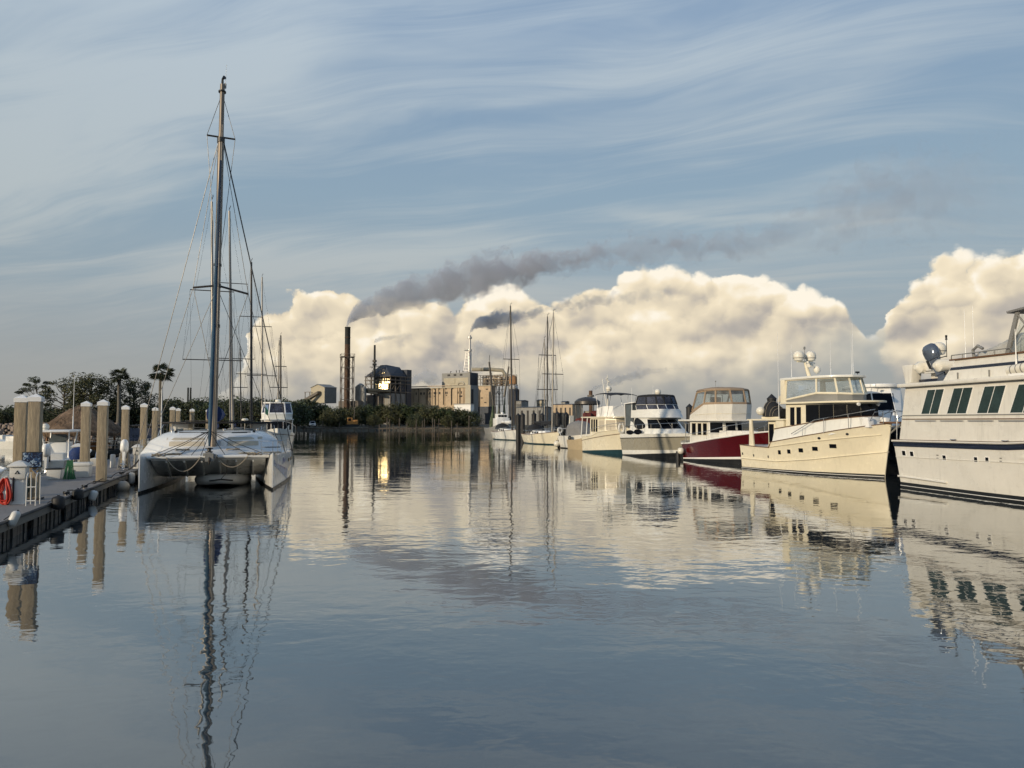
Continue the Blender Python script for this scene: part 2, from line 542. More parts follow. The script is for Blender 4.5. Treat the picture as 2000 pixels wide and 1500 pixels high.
class Boat:
    """local frame: x forward from the stern at the waterline, y to port, z up from the water"""

    def __init__(s, name, label, cat, stern, bow, half, group=None, side=-1):
        A, B = Vector(stern[:2]), Vector(bow[:2])
        c = A.copy()
        for _ in range(20):
            h = (B - c).normalized()
            port = Vector((-h.y, h.x))
            c = A - port * (half * side)
        s.h, s.c, s.L = h, c, (B - c).length
        s.root = thing(name, label, cat, (c.x, c.y, 0), math.atan2(h.y, h.x), group)
        s.half = half

    @classmethod
    def heading(cls, name, label, cat, stern, hd, L, half, group=None, side=-1):
        h = Vector(hd).normalized()
        c = Vector(stern[:2]) - Vector((-h.y, h.x)) * (half * side)
        return cls(name, label, cat, stern, c + h * L, half, group, side)

    def local(s, p):
        d = Vector((p[0], p[1])) - s.c
        return Vector((d.dot(s.h), d.dot(Vector((-s.h.y, s.h.x))), p[2]))

    def ray(s, u, v):
        d = px_dir(u, v)
        o = s.local((0, 0, CAM_H))
        dl = Vector((d.x * s.h.x + d.y * s.h.y, -d.x * s.h.y + d.y * s.h.x, d.z))
        return o, dl

    def on_y(s, u, v, y):
        o, d = s.ray(u, v)
        return o + d * ((y - o.y) / d.y)

    def on_x(s, u, v, x):
        o, d = s.ray(u, v)
        return o + d * ((x - o.x) / d.x)

    # hull -----------------------------------------------------------
    def shape(s, sheer, bd, bw, rake_b, rake_s=0.0, flare=1.6, keel=-0.35):
        """sheer: [(x, z)] at the side; bd/bw: half breadth [(t, b)] at deck/waterline"""
        s.sheer, s.bd, s.bw, s.rb, s.rs, s.fl, s.keel = sheer, bd, bw, rake_b, rake_s, flare, keel

    def zs(s, t):
        """sheer height at hull fraction t (by deck length)"""
        x0, x1 = s.rs, s.L + s.rb
        return interp(s.sheer, lerp(x0, x1, t))

    def hp(s, t, z, side=-1, off=0.0):
        k = min(max(z / s.zs(t), -0.3), 1.0)
        kk = max(k, 0.0)
        y = lerp(interp(s.bw, t), interp(s.bd, t), kk ** s.fl)
        if k < 0:
            y *= 1 + k * 0.6
        x = lerp(lerp(0, s.L, t), lerp(s.rs, s.L + s.rb, t), kk)
        return Vector((x, side * (y + off), z))

    def hull(s, name, m, n=34, zt=None, z0=None, nz=9, deckmat=None, deck_drop=0.0):
        mb = MB()
        ts = [i / n for i in range(n + 1)]
        ts = [1 - (1 - t) ** 1.35 for t in ts]
        rows = []
        for t in ts:
            top = zt(t) if zt else s.zs(t)
            z0_ = s.keel if z0 is None else z0
            zz = [lerp(z0_, top, (j / nz)) for j in range(nz + 1)]
            st = [s.hp(t, z, -1) for z in reversed(zz)]
            pt = [s.hp(t, z, 1) for z in zz]
            rows.append(st + pt)
        mb.rings(rows, cap=True, closed=False)
        o = mb.build(name, m, s.root, smooth=35)
        dm = MB()
        a = [s.hp(t, s.zs(t) - deck_drop, -1, -0.02) for t in ts]
        b = [s.hp(t, s.zs(t) - deck_drop, 1, -0.02) for t in ts]
        for p in a + b:
            p.z += 0.0
        nn = len(ts)
        dm.add(a + b, [(i, i + 1, nn + i + 1, nn + i) for i in range(nn - 1)])
        dm.build('deck', deckmat or WHITE, s.root, smooth=0)
        return o

    def band(s, name, m, lo, hi, off=0.012, t0=0.0, t1=1.0, n=40, thick=True, transom=True):
        """strake, stripe or rubbing rail following the hull; lo/hi are heights as functions of t"""
        mb = MB()
        for side in (-1, 1):
            rs = []
            for i in range(n + 1):
                t = lerp(t0, t1, 1 - (1 - i / n) ** 1.3)
                a, b = lo(t), hi(t)
                kk = 3 if abs(b - a) < 0.25 else 9
                mid = [s.hp(t, lerp(a, b, j / kk), side, off * (1.0 + 0.5 * math.sin(math.pi * j / kk) * (kk == 3))) for j in range(kk + 1)]
                rs.append([s.hp(t, a, side, -0.03)] + mid + [s.hp(t, b, side, -0.03)])
            mb.rings(rs)
        if transom and t0 == 0.0:
            a, b = lo(0), hi(0)
            p, q = s.hp(0, a, -1, off), s.hp(0, a, 1, off)
            r_, q2 = s.hp(0, b, 1, off), s.hp(0, b, -1, off)
            mb.slab([p, q, r_, q2], (-off, 0, 0))
        return mb.build(name, m, s.root, smooth=35)

    def hull_t(s, u, v, side=-1):
        """hull fraction and height where the sight line of a pixel meets the hull side"""
        y = side * s.half
        for _ in range(14):
            p = s.on_y(u, v, y)
            t = min(max((p.x - 0) / (s.L), 0), 1)
            for _ in range(4):
                k = max(p.z / s.zs(t), 0)
                x0, x1 = s.rs * k, s.L + s.rb * k
                t = min(max((p.x - x0) / (x1 - x0), 0), 1)
            y = lerp(y, s.hp(t, p.z, side).y, 0.6)
        return t, p.z

    def port(s, name, m, u, v, wu, hv, side=-1, n=4, depth=0.02, off=0.006, rim=None, mirror=True):
        """window in the hull at a pixel; wu, hv its size in pixels"""
        t, z = s.hull_t(u, v, side)
        t1, _ = s.hull_t(u + wu / 2, v, side)
        t0, _ = s.hull_t(u - wu / 2, v, side)
        _, za = s.hull_t(u, v + hv / 2, side)
        _, zb = s.hull_t(u, v - hv / 2, side)
        for sd in ((side, -side) if mirror else (side,)):
            def ring(k, of):
                out = []
                m_ = n if n > 4 else 4
                for i in range(m_):
                    if n == 4:
                        a, b = [(-1, -1), (1, -1), (1, 1), (-1, 1)][i]
                    else:
                        a, b = math.cos(2 * math.pi * i / n), math.sin(2 * math.pi * i / n)
                    tt = lerp(t, t1 if a > 0 else t0, abs(a) * k)
                    zz = lerp(z, zb if b > 0 else za, abs(b) * k)
                    out.append(s.hp(tt, zz, sd, of))
                return out
            mb = MB()
            mb.rings([ring(1.0, -0.03), ring(1.0, off)])
            w = mb.build(name, m, s.root, smooth=0)
            if rim:
                rb = MB()
                r0, r1 = ring(1.28, -0.02), ring(1.28, off + 0.008)
                r2, r3 = ring(1.0, off + 0.008), ring(1.0, -0.02)
                rb.rings([r0, r1, r2, r3], cap=False)
                rb.build('window_frame', rim, w, smooth=0)

    def rail(s, name, pts, r=0.014, m=None, posts=None, closed=False):
        mb = MB()
        mb.path(pts, r, 6)
        for a, b in (posts or []):
            mb.tube(a, b, r * 0.9, n=6)
        return mb.build(name, m or STEEL, s.root)


class Cabin:
    """house with walls between a bottom and a top outline (local xy lists, counter-clockwise from starboard aft)"""

    def __init__(s, boat, name, m, bot, top, z0, z1, roof=None, roofmat=None):
        s.b, s.bot, s.top, s.z0, s.z1 = boat, bot, top, z0, z1
        zz = z0 if isinstance(z0, (list, tuple)) else [z0] * len(bot)
        s.zb = zz
        s.zt = z1 if isinstance(z1, (list, tuple)) else [z1] * len(top)
        mb = MB().rings([[(x, y, z) for (x, y), z in zip(bot, s.zb)], [(x, y, z) for (x, y), z in zip(top, s.zt)]])
        s.o = mb.build(name, m, boat.root, smooth=30)

    def pt(s, i, a, b, off=0.0):
        j = (i + 1) % len(s.bot)
        p0 = Vector((*s.bot[i], s.zb[i])); p1 = Vector((*s.bot[j], s.zb[j]))
        q0 = Vector((*s.top[i], s.zt[i])); q1 = Vector((*s.top[j], s.zt[j]))
        p = p0.lerp(p1, a).lerp(q0.lerp(q1, a), b)
        nrm = (p1 - p0).cross(q0 - p0)
        nrm.normalize()
        cen = Vector((sum(x for x, y in s.bot) / len(s.bot), sum(y for x, y in s.bot) / len(s.bot), p.z))
        if nrm.dot(p - cen) < 0:
            nrm = -nrm
        return p + nrm * off, nrm

    def win(s, i, a0, a1, b0, b1, m=None, name='window', frame=None, slant=0.0, fw=0.03, mull=0):
        m = m or GLASS
        c = [(a0, b0), (a1, b0), (a1 + slant, b1), (a0 + slant, b1)]
        ps = [s.pt(i, a, b, -0.02)[0] for a, b in c]
        n = s.pt(i, a0, b0)[1]
        w = MB().slab(ps, n * 0.028).build(name, m, s.b.root, smooth=0)
        if frame:
            fb = MB()
            cen = sum(ps, Vector()) / 4
            for k in range(4):
                p, q = ps[k], ps[(k + 1) % 4]
                d = (q - p).normalized()
                ins = (cen - (p + q) / 2)
                ins = (ins - d * ins.dot(d)).normalized()
                fb.slab([p - ins * fw - d * fw, q - ins * fw + d * fw, q, p], n * 0.042)
            for k in range(mull):
                f = (k + 1) / (mull + 1)
                p, q = ps[0].lerp(ps[1], f), ps[3].lerp(ps[2], f)
                d = (ps[1] - ps[0]).normalized() * fw * 0.45
                fb.slab([p - d, p + d, q + d, q - d], n * 0.04)
            fb.build('window_frame', frame, w, smooth=0)
        return w


def radome(root, p, r, name='radar_dome', m=None):
    mb = MB().lathe([(r * 0.45, -r * 0.9), (r * 0.8, -r * 0.8), (r * 0.95, -r * 0.3), (r, 0.1 * r), (r * 0.93, r * 0.45), (r * 0.7, r * 0.8), (r * 0.35, r * 1.0), (0.001, r * 1.05)], p, 18)
    o = mb.build(name, m or DOME, root)
    MB().lathe([(r * 1.02, -r * 0.36), (r * 1.02, -r * 0.28)], p, 18).build('seam', PLG, o)
    return o


def antenna(root, p, h, r=0.012, name='antenna'):
    mb = MB().tube(p, Vector(p) + Vector((0, 0, h * 0.25)), r * 1.5, n=6).tube(Vector(p) + Vector((0, 0, h * 0.25)), Vector(p) + Vector((0, 0, h)), r, r * 0.5, n=6)
    return mb.build(name, WHITE, root)
def water_mat():
    m = bpy.data.materials.new('harbour_water'); m.use_nodes = True
    m.node_tree.nodes.clear()
    g = NT(m.node_tree)
    pos = g.n('ShaderNodeNewGeometry').outputs['Position']
    sx = g.n('ShaderNodeSeparateXYZ', None, i0=pos)
    x, y = sx.outputs[0], sx.outputs[1]
    # wind drifts cross-wise: ripples are long across the view
    patch = g.noise(g.vec(g.m('MULTIPLY', x, 0.5), g.m('MULTIPLY', y, 1.0)), 0.07, 3, 0.5, 0.5)
    amp = g.smooth(patch, 0.36, 0.66, 0.35, 1.3)
    w1 = g.noise(g.vec(g.m('MULTIPLY', x, 0.55), y), 0.9, 2, 0.5, 0.4)
    w2 = g.noise(g.vec(g.m('MULTIPLY', x, 0.8), y, 4.0), 2.9, 2, 0.5, 0.3)
    w3 = g.noise(g.vec(g.m('MULTIPLY', x, 0.35), y, 8.0), 9.0, 2, 0.5, 0.2)
    h = g.m('ADD', g.m('MULTIPLY', w1, 0.0115), g.m('ADD', g.m('MULTIPLY', w2, 0.0052), g.m('MULTIPLY', w3, 0.0008)))
    h = g.m('MULTIPLY', h, amp)
    bump = g.n('ShaderNodeBump', None, Strength=1.0, Distance=1.0, Height=h)
    body = g.n('ShaderNodeBsdfPrincipled', None, Base_Color=(0.034, 0.041, 0.043, 1), Roughness=0.6)
    body.inputs['Specular IOR Level'].default_value = 0.0
    gl = g.n('ShaderNodeBsdfGlossy', None, Color=(0.94, 0.95, 0.95, 1), Roughness=0.02, Normal=bump.outputs[0])
    # mirror strength against slope of view, steep Fresnel rise of calm water
    lw = g.n('ShaderNodeLayerWeight', None, Blend=0.5, Normal=bump.outputs[0]).outputs['Facing']
    fr = g.m('ADD', 0.03, g.m('MULTIPLY', g.m('POWER', lw, 2.5), 0.95))
    pr = g.n('ShaderNodeMixShader', None, i0=fr, i1=body, i2=gl)
    g.n('ShaderNodeOutputMaterial', None, Surface=pr)
    return m
me = bpy.data.meshes.new('water')
S = 6000
me.from_pydata([(-S, -300, 0), (S, -300, 0), (S, S*2, 0), (-S, S*2, 0)], [], [(0, 1, 2, 3)])
water = bpy.data.objects.new('water', me); COL.objects.link(water)
me.materials.append(water_mat())
tag(water, kind='structure')

# ================================================================ shore, trees, mill
def struct(o):
    return tag(o, kind='structure')


MUD = mat('shore_ground', (0.085, 0.075, 0.055), 0.9, var=0.4, scale=0.15, col2=(0.035, 0.045, 0.02), bump=0.05)
line = [(-900, 60), (-300, 84), (-118, 96), (-100, 112), (-92, 150), (-82, 215), (-68, 232), (-30, 236), (0, 240), (40, 236), (120, 215), (300, 190), (900, 170)]
mb = MB()
for i, (x, y) in enumerate(line):
    n_ = Vector((0.25, 1)).normalized()
    wob_ = 1.5 * math.sin(i * 2.1)
    mb.v += [(x, y - 1.0, -0.6), (x, y + 1.2, 0.45), (x + 1.5, y + 4, 1.1), (x * 1.2, y + 40, 1.5), (x * 3, 900, 2.0), (x * 8, 6000, 4.0)]
for i in range(len(line) - 1):
    for j in range(5):
        a = i * 6 + j
        mb.f.append((a, a + 6, a + 7, a + 1))
struct(mb.build('shore_ground', MUD, None, smooth=0))

BARK = mat('bark', (0.10, 0.085, 0.065), 0.9, var=0.3, scale=4, stretch=(3, 3, 0.6), bump=0.02)
PALMB = mat('palm_bark', (0.13, 0.12, 0.10), 0.9, var=0.25, scale=4, bump=0.02)


def leaf_mat(name, a, b):
    return mat(name, a, 0.65, var=0.35, scale=0.55, col2=b)


LEAF = [leaf_mat('foliage_dark', (0.045, 0.058, 0.022), (0.026, 0.036, 0.016)), leaf_mat('foliage_olive', (0.075, 0.078, 0.028), (0.040, 0.048, 0.019)),
        leaf_mat('foliage_green', (0.050, 0.075, 0.024), (0.028, 0.042, 0.016))]
PALML = leaf_mat('palm_frond', (0.045, 0.055, 0.022), (0.030, 0.034, 0.016))


def leaves(mb, rng, c, r, n, size, flat=0.75):
    for _ in range(n):
        d = Vector((rng.gauss(0, 1), rng.gauss(0, 1), rng.gauss(0, 1)))
        d = d.normalized() * r * (rng.random() ** 0.45)
        p = Vector(c) + Vector((d.x, d.y, d.z * flat))
        u = Vector((rng.gauss(0, 1), rng.gauss(0, 1), rng.gauss(0, 0.6))).normalized()
        w = u.orthogonal().normalized()
        w = (Matrix.Rotation(rng.random() * 6.28, 3, u) @ w)
        s = size * (0.6 + 0.8 * rng.random())
        mb.add([p - u * s, p + w * s * 0.45, p + u * s, p - w * s * 0.5], [(0, 1, 2, 3)])


def tree_meshes(seed, H, W, base, clumps, nl, size, flat=0.75, cr=0.30, trunk=0.03, gap=0.0):
    """trunk with limbs, and a crown of leaf clumps at the limb ends; H height, W crown width, base crown start fraction"""
    rng = random.Random(seed)
    tk, cr_ = MB(), MB()
    hb = H * base
    lean = Vector((rng.uniform(-.04, .04) * H, rng.uniform(-.04, .04) * H, 0))
    top = lean + Vector((0, 0, H * 0.86))
    tk.path([(0, 0, -0.6), lean * 0.3 + Vector((0, 0, hb * 0.6)), lean * 0.7 + Vector((0, 0, (hb + H * 0.86) / 2)), top], [H * trunk * 1.3, H * trunk, H * trunk * 0.6, H * trunk * 0.2], 7)
    for k in range(clumps):
        a = k * 2.399 + rng.uniform(-.4, .4)
        f = (k + 0.5) / clumps
        zz = hb + (H - hb) * (0.08 + 0.86 * f)
        rad = W / 2 * math.sqrt(max(0.06, 1 - (2 * (0.15 + 0.8 * f) - 0.95) ** 2)) * rng.uniform(0.45, 0.95)
        c = lean * f + Vector((rad * math.cos(a), rad * math.sin(a), zz))
        st = lean * (0.4 + 0.4 * f) + Vector((0, 0, min(hb * 0.75 + (H - hb) * f * 0.7, H * 0.8)))
        mid = st.lerp(c, 0.55) + Vector((0, 0, -0.03 * H))
        tk.path([st, mid, c], [H * trunk * 0.42, H * trunk * 0.26, H * trunk * 0.08], 5)
        if rng.random() < gap:
            continue
        r_ = W * cr * rng.uniform(0.6, 1.1)
        leaves(cr_, rng, c, r_, int(nl * rng.uniform(0.7, 1.2)), size, flat)
    return tk, cr_


def make_tree(name, label, cat, loc, tkcr, leafm, group=None, rz=0.0, bark=None):
    o = thing(name, label, cat, loc, rz, group)
    tkcr[0].build('trunk', bark or BARK, o, smooth=60)
    tkcr[1].build('crown', leafm, o, smooth=0)
    return o


def place_tree(proto, label, loc, rz, s, sz=None):
    c = copy_tree(proto)
    c.location = loc
    c.rotation_euler = (0, 0, rz)
    c.scale = (s, s, sz or s)
    c['label'] = label
    return c


def ground_at(u, Y, z=1.0):
    p = at(u, 822, Y)
    return (p.x, Y, z)


TG = 'trees along the far shore'
rng = random.Random(5)
# low mangrove and oak belt before the mill
protos = []
for k, (H, W_, base, cl, nl, sz_) in enumerate(((9, 10, 0.12, 26, 130, 0.34), (8, 9, 0.10, 24, 130, 0.32), (9.5, 8, 0.2, 22, 120, 0.34), (7, 10, 0.08, 24, 140, 0.32))):
    protos.append((H, W_, tree_meshes(20 + k, H, W_, base, cl, nl, sz_, 0.8, 0.24)))
made = {}


def belt_tree(u, vtop, Y, kind, leaf, label):
    H = CAM_H + (822 - vtop) / 1400 * Y - 1.0
    key = (kind, leaf)
    if key not in made:
        made[key] = make_tree('shore_tree', label, 'tree', (0, 0, 0), protos[kind][2], LEAF[leaf], TG)
        o = made[key]
    else:
        o = copy_tree(made[key])
    o['label'] = label
    s = H / protos[kind][0] * 0.86
    o.location = ground_at(u, Y, 0.9)
    o.rotation_euler = (0, 0, rng.random() * 6.28)
    o.scale = (s * rng.uniform(0.9, 1.25), s * 1.1, s)


USED = set()


def near_label(kinds, u, marks):
    """label that names the nearest landmark"""
    best = sorted(marks, key=lambda m: abs(m[0] - u))
    for um, nm in best[:3]:
        rel = 'below' if abs(um - u) < 5 else ('just right of' if u > um else 'just left of')
        for kd in kinds:
            lab = kd + ' ' + rel + ' ' + nm
            if lab not in USED:
                USED.add(lab)
                return lab
    return kinds[0] + ' near ' + best[0][1]


MARKS = [(606, 'the beige conveyor shed'), (634, 'corner of the beige shed'), (656, 'shaded wall of the beige shed'), (677, 'the rusty smokestack'), (700, 'the dust silos'), (715, 'left frame of the boiler house'), (730, 'the thin sooty smokestack'), (746, 'the sunlit sheet'),
         (775, 'the boiler house roof'), (801, 'dark end of the boiler house'), (830, 'left half of the tan hall'), (856, 'middle of the tan hall'), (889, 'the grey upper plant'), (917, 'the silver smokestack'), (936, 'the pale tower')]
TONE = ('dark', 'olive', 'green')
BELT_LAB = 'bushy dark green tree in the belt below the mill'
for u, v, Y, kd, lf in ((585, 776, 246, 0, 0), (602, 772, 250, 2, 0), (618, 780, 252, 1, 0), (636, 788, 250, 0, 2), (648, 796, 240, 3, 1), (664, 790, 248, 1, 2), (683, 794, 243, 3, 1), (702, 788, 250, 0, 0),
                        (722, 786, 250, 1, 2), (742, 783, 252, 2, 0), (762, 786, 248, 0, 1), (778, 782, 252, 1, 0), (798, 786, 250, 2, 2), (818, 784, 252, 0, 0), (836, 792, 246, 3, 1), (852, 789, 248, 1, 0),
                        (870, 792, 246, 0, 2), (888, 793, 248, 3, 0), (905, 796, 246, 1, 1), (918, 799, 244, 3, 0), (655, 806, 238, 3, 1), (730, 806, 239, 1, 1), (810, 806, 239, 3, 0), (875, 807, 239, 1, 1)):
    belt_tree(u, v, Y, kd, lf, near_label((('low ' if v > 800 else 'tall ') + TONE[lf] + ' shore tree', ('front ' if v > 800 else 'back ') + TONE[lf] + ' shore tree'), u, MARKS))
LEFT_LAB = 'dense dark tree in the low wood behind the left moorings'
MARKL = [(315, 'the white flagpole'), (342, 'the close pair of piles'), (368, 'the twin far stacks'), (375, 'the pile behind the bimini'), (413, 'the mast left of the main mast'), (430, 'the catamaran mast'), (455, 'the pale second mast'), (472, 'the thin far mast'), (491, 'the dark twin crosstree mast'), (513, 'the radar mast'), (530, 'the white flybridge hardtop'), (548, 'the short dark mast'), (575, 'the white trawler')]
for k in range(24):
    u = 326 + k * 11.0
    belt_tree(u, 776 - 8 * math.sin(k * 1.3) * 0.6 + (4 if k % 3 == 0 else 0), 205 + (k % 4) * 5, (k * 5) % 4, (0, 0, 2)[k % 3], near_label((TONE[(0, 0, 2)[k % 3]] + ' wood tree', ('nearer ' if k % 4 < 2 else 'farther ') + TONE[(0, 0, 2)[k % 3]] + ' wood tree'), u, MARKL))
MARKT = [(0, 'the stone wall end'), (42, 'the half hidden near pile'), (69, 'the near panel pile'), (90, 'the open pine'), (124, 'the sparse oak'), (157, 'the thatched roof peak'), (180, 'the broad oak'), (201, 'the dock edge pile'), (231, 'the left fan palm'), (262, 'the loose oak'), (281, 'the catamaran bow pile'), (313, 'the right fan palm')]
for k in range(22):
    u = -40 + k * 17
    belt_tree(u, 792 - 7 * math.sin(k * 1.9), 118 + (k % 3) * 5, (k * 3) % 4, (0, 2, 0)[k % 3], near_label((TONE[(0, 2, 0)[k % 3]] + ' low bush', ('nearer ' if k % 3 == 0 else 'farther ') + TONE[(0, 2, 0)[k % 3]] + ' low bush'), u, MARKT))

# taller single trees over the left wood
o = make_tree('pine_tree', 'open crowned pine standing farthest left above the wood', 'tree', ground_at(72, 118), tree_meshes(3, 9.2, 6.5, 0.45, 16, 170, 0.15, 0.5, 0.15, 0.018), LEAF[0])
make_tree('oak_tree', 'sparse half bare tree between pine and broad oak', 'tree', ground_at(124, 116), tree_meshes(8, 9.0, 7.0, 0.3, 28, 65, 0.16, 0.6, 0.12, 0.022, 0.3), LEAF[1])
make_tree('oak_tree', 'broad dense oak, largest crown above the thatched roof', 'tree', ground_at(176, 114), tree_meshes(11, 9.2, 8.2, 0.25, 40, 240, 0.16, 0.8, 0.20, 0.028), LEAF[1])
make_tree('oak_tree', 'loose oak crown between the two palms', 'tree', ground_at(262, 118), tree_meshes(14, 8.8, 7.5, 0.3, 32, 150, 0.16, 0.7, 0.16, 0.026, 0.1), LEAF[0])


def palm(u, vtop, Y, label, seed, s=1.0):
    rng = random.Random(seed)
    H = CAM_H + (822 - vtop) / 1400 * Y - 1.0 - 0.6 * s
    o = thing('palm_tree', label, 'palm', ground_at(u, Y), rng.random() * 6, 'tall fan palms')
    MB().path([(0, 0, -0.5), (0.06, 0, H * 0.4), (0.0, 0.05, H * 0.8), (0, 0, H)], [0.26 * s, 0.19 * s, 0.17 * s, 0.15 * s], 9).build('trunk', PALMB, o, smooth=60)
    cr = MB()
    for k in range(34):
        a = k * 2.399
        e = rng.uniform(-0.75, 1.25)
        L = rng.uniform(0.75, 1.0) * s
        st = Vector((math.cos(a) * math.cos(e), math.sin(a) * math.cos(e), math.sin(e)))
        base = Vector((0, 0, H)) + st * L * 0.55
        sd = Vector((-math.sin(a), math.cos(a), 0))
        upv = st.cross(sd)
        cr.slab([Vector((0, 0, H)) - sd * 0.015, Vector((0, 0, H)) + sd * 0.015, base + sd * 0.01, base - sd * 0.01], upv * 0.02)
        for j in range(-5, 6):
            f = j / 5 * 1.25
            tip = base + (st * math.cos(f) + sd * math.sin(f)) * L * 0.75 - Vector((0, 0, 0.18 * L * (1 + abs(f))))
            w = (sd * math.cos(f) - st * math.sin(f)) * 0.05 * s
            mid = base.lerp(tip, 0.5) + upv * 0.02 + Vector((0, 0, 0.06))
            cr.add([base, mid + w, tip, mid - w], [(0, 1, 2, 3)])
    cr.build('crown', PALML, o, smooth=0)


palm(231, 722, 112, 'tall fan palm right of the broad oak', 1, 1.5)
palm(313, 714, 108, 'tall fan palm standing farthest right, near catamaran rigging', 4, 1.7)

# rock revetment at the far left
STONE = mat('pink_grey_stone', (0.30, 0.24, 0.20), 0.85, var=0.3, scale=1.2, bump=0.03)
rv = thing('rock_wall', 'pinkish rubble stone wall on the bank at far left', 'rock wall', (0, 0, 0))
mb = MB()
rng2 = random.Random(9)
for row in range(9):
    for k in range(86):
        p0 = Vector((-118 + k * 0.68 + rng2.uniform(-.2, .2), 93.0 + row * 0.3 + 0.16 * k, 0.1 + row * 0.30 + rng2.uniform(-.08, .08)))
        r_ = rng2.uniform(0.22, 0.46)
        vs = [p0 + Vector((r_ * math.cos(a) * rng2.uniform(.8, 1.2), r_ * 0.8 * rng2.uniform(.8, 1.1) * (1 if z else 1) * math.sin(a), z * r_ * rng2.uniform(.7, 1))) for z in (-0.6, 0.6) for a in [2 * math.pi * j / 6 for j in range(6)]]
        mb.add(vs, [(0, 1, 2, 3, 4, 5), (6, 7, 8, 9, 10, 11)] + [(j, (j + 1) % 6, 6 + (j + 1) % 6, 6 + j) for j in range(6)])
s_ = mb.build('stones', STONE, rv, smooth=0)
s_['kind'] = 'stuff'

# ---------------------------------------------------------------- the mill
YM = 300.0
TH = math.radians(-32)
ML = lambda v, Y=YM: CAM_H + (822 - v) / 1400.0 * Y
TAN = mat('tan_masonry', (0.50, 0.39, 0.27), 0.85, var=0.22, scale=0.12, streak=0.35)
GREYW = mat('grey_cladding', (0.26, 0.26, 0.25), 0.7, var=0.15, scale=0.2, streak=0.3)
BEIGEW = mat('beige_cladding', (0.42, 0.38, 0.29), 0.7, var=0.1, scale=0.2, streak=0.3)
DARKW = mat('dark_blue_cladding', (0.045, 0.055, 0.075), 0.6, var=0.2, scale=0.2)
RUST = mat('rusted_stack', (0.10, 0.058, 0.035), 0.8, var=0.6, scale=0.22, stretch=(1, 1, 1.2), col2=(0.03, 0.022, 0.02))
SOOT = mat('sooty_steel', (0.024, 0.028, 0.028), 0.8, var=0.3, scale=0.3)
STL = mat('mill_steelwork', (0.16, 0.14, 0.12), 0.7, var=0.3, scale=0.5)
SILV = mat('silver_stack', (0.55, 0.54, 0.52), 0.4, metal=0.3, var=0.15, scale=0.3)
OXID = mat('orange_tank', (0.40, 0.22, 0.10), 0.7, var=0.3, scale=0.3)
DKO = mat('dark_opening', (0.015, 0.015, 0.017), 0.6, var=0.2)
GLOW = mat('sunlit_metal_sheet', (0.75, 0.60, 0.36), 0.33, metal=1.0, var=0.4, scale=0.5, bump=0.03)


class Block:
    """building whose near corner stands at u_mid; local x runs along the front (negative to the left), y backwards"""

    def __init__(s, name, label, cat, ul, um, ur, Y=YM, th=TH, group=None):
        c = at(um, 822, Y)
        s.Y = Y
        d1 = Vector((-math.cos(th), -math.sin(th)))
        d2 = Vector((-math.sin(th), math.cos(th)))

        def hit(u, d):
            k = (u - 1000) / 1400.0
            return (k * c.y - c.x) / (d.x - k * d.y)
        s.w, s.d = hit(ul, d1), hit(ur, d2)
        s.um, s.ul, s.ur = um, ul, ur
        s.c, s.d1, s.d2, s.hit = c, d1, d2, hit
        s.root = thing(name, label, cat, (c.x, c.y, 0), th, group)

    def fx(s, u):
        return -s.hit(u, s.d1)

    def fz(s, v):
        return ML(v, s.Y)

    def box(s, name, m, x0, x1, y0, y1, z0, z1, parent=None, bevel=0):
        return MB().bbox((x0, y0, z0), (x1, y1, z1)).build(name, m, parent or s.root, smooth=0, bevel=bevel)

    def front(s, name, m, u0, u1, v0, v1, parent=None, dep=0.15):
        return MB().bbox((s.fx(u0), -dep, s.fz(v1)), (s.fx(u1), 0.3, s.fz(v0))).build(name, m, parent or s.root, smooth=0)


# main chimney in its lattice tower
c = at(677, 822, 296)
CH = thing('smokestack', 'tall rusty brown smokestack with black top in steel lattice tower', 'smokestack', (c.x, c.y, 0), math.radians(20))
zt = ML(638, 296)
MB().lathe([(1.35, 1.0), (1.2, 10), (1.15, zt - 9), (1.12, zt - 7.2)], n=18).build('shaft', RUST, CH)
MB().lathe([(1.13, zt - 7.2), (1.13, zt - 0.3), (1.2, zt - 0.2), (1.2, zt), (1.0, zt), (1.0, zt - 2)], n=18).build('stack_top', SOOT, CH)
for z in (zt - 4.5, zt - 12, zt - 18):
    MB().lathe([(1.2, z), (1.24, z + 0.1), (1.2, z + 0.3)], n=18).build('ring', RUST, CH)
hw = 2.45
ztw = ML(697, 296)
for sx in (-1, 1):
    for sy in (-1, 1):
        MB().box((sx * hw, sy * hw, ztw / 2), (0.3, 0.3, ztw)).build('tower_leg', STL, CH, smooth=0)
mb = MB()
levels = [ztw - 4.4 * k for k in range(6)]
for k, z in enumerate(levels):
    for a, b in (((-hw, -hw), (hw, -hw)), ((hw, -hw), (hw, hw)), ((hw, hw), (-hw, hw)), ((-hw, hw), (-hw, -hw))):
        mb.tube((*a, z), (*b, z), 0.12, n=4)
        if k + 1 < len(levels):
            z2 = levels[k + 1]
            m_ = ((a[0] + b[0]) / 2, (a[1] + b[1]) / 2)
            mb.tube((*m_, z), (*a, z2), 0.07, n=4).tube((*m_, z), (*b, z2), 0.07, n=4)
mb.build('tower_bracing', STL, CH, smooth=0)
mb = MB()
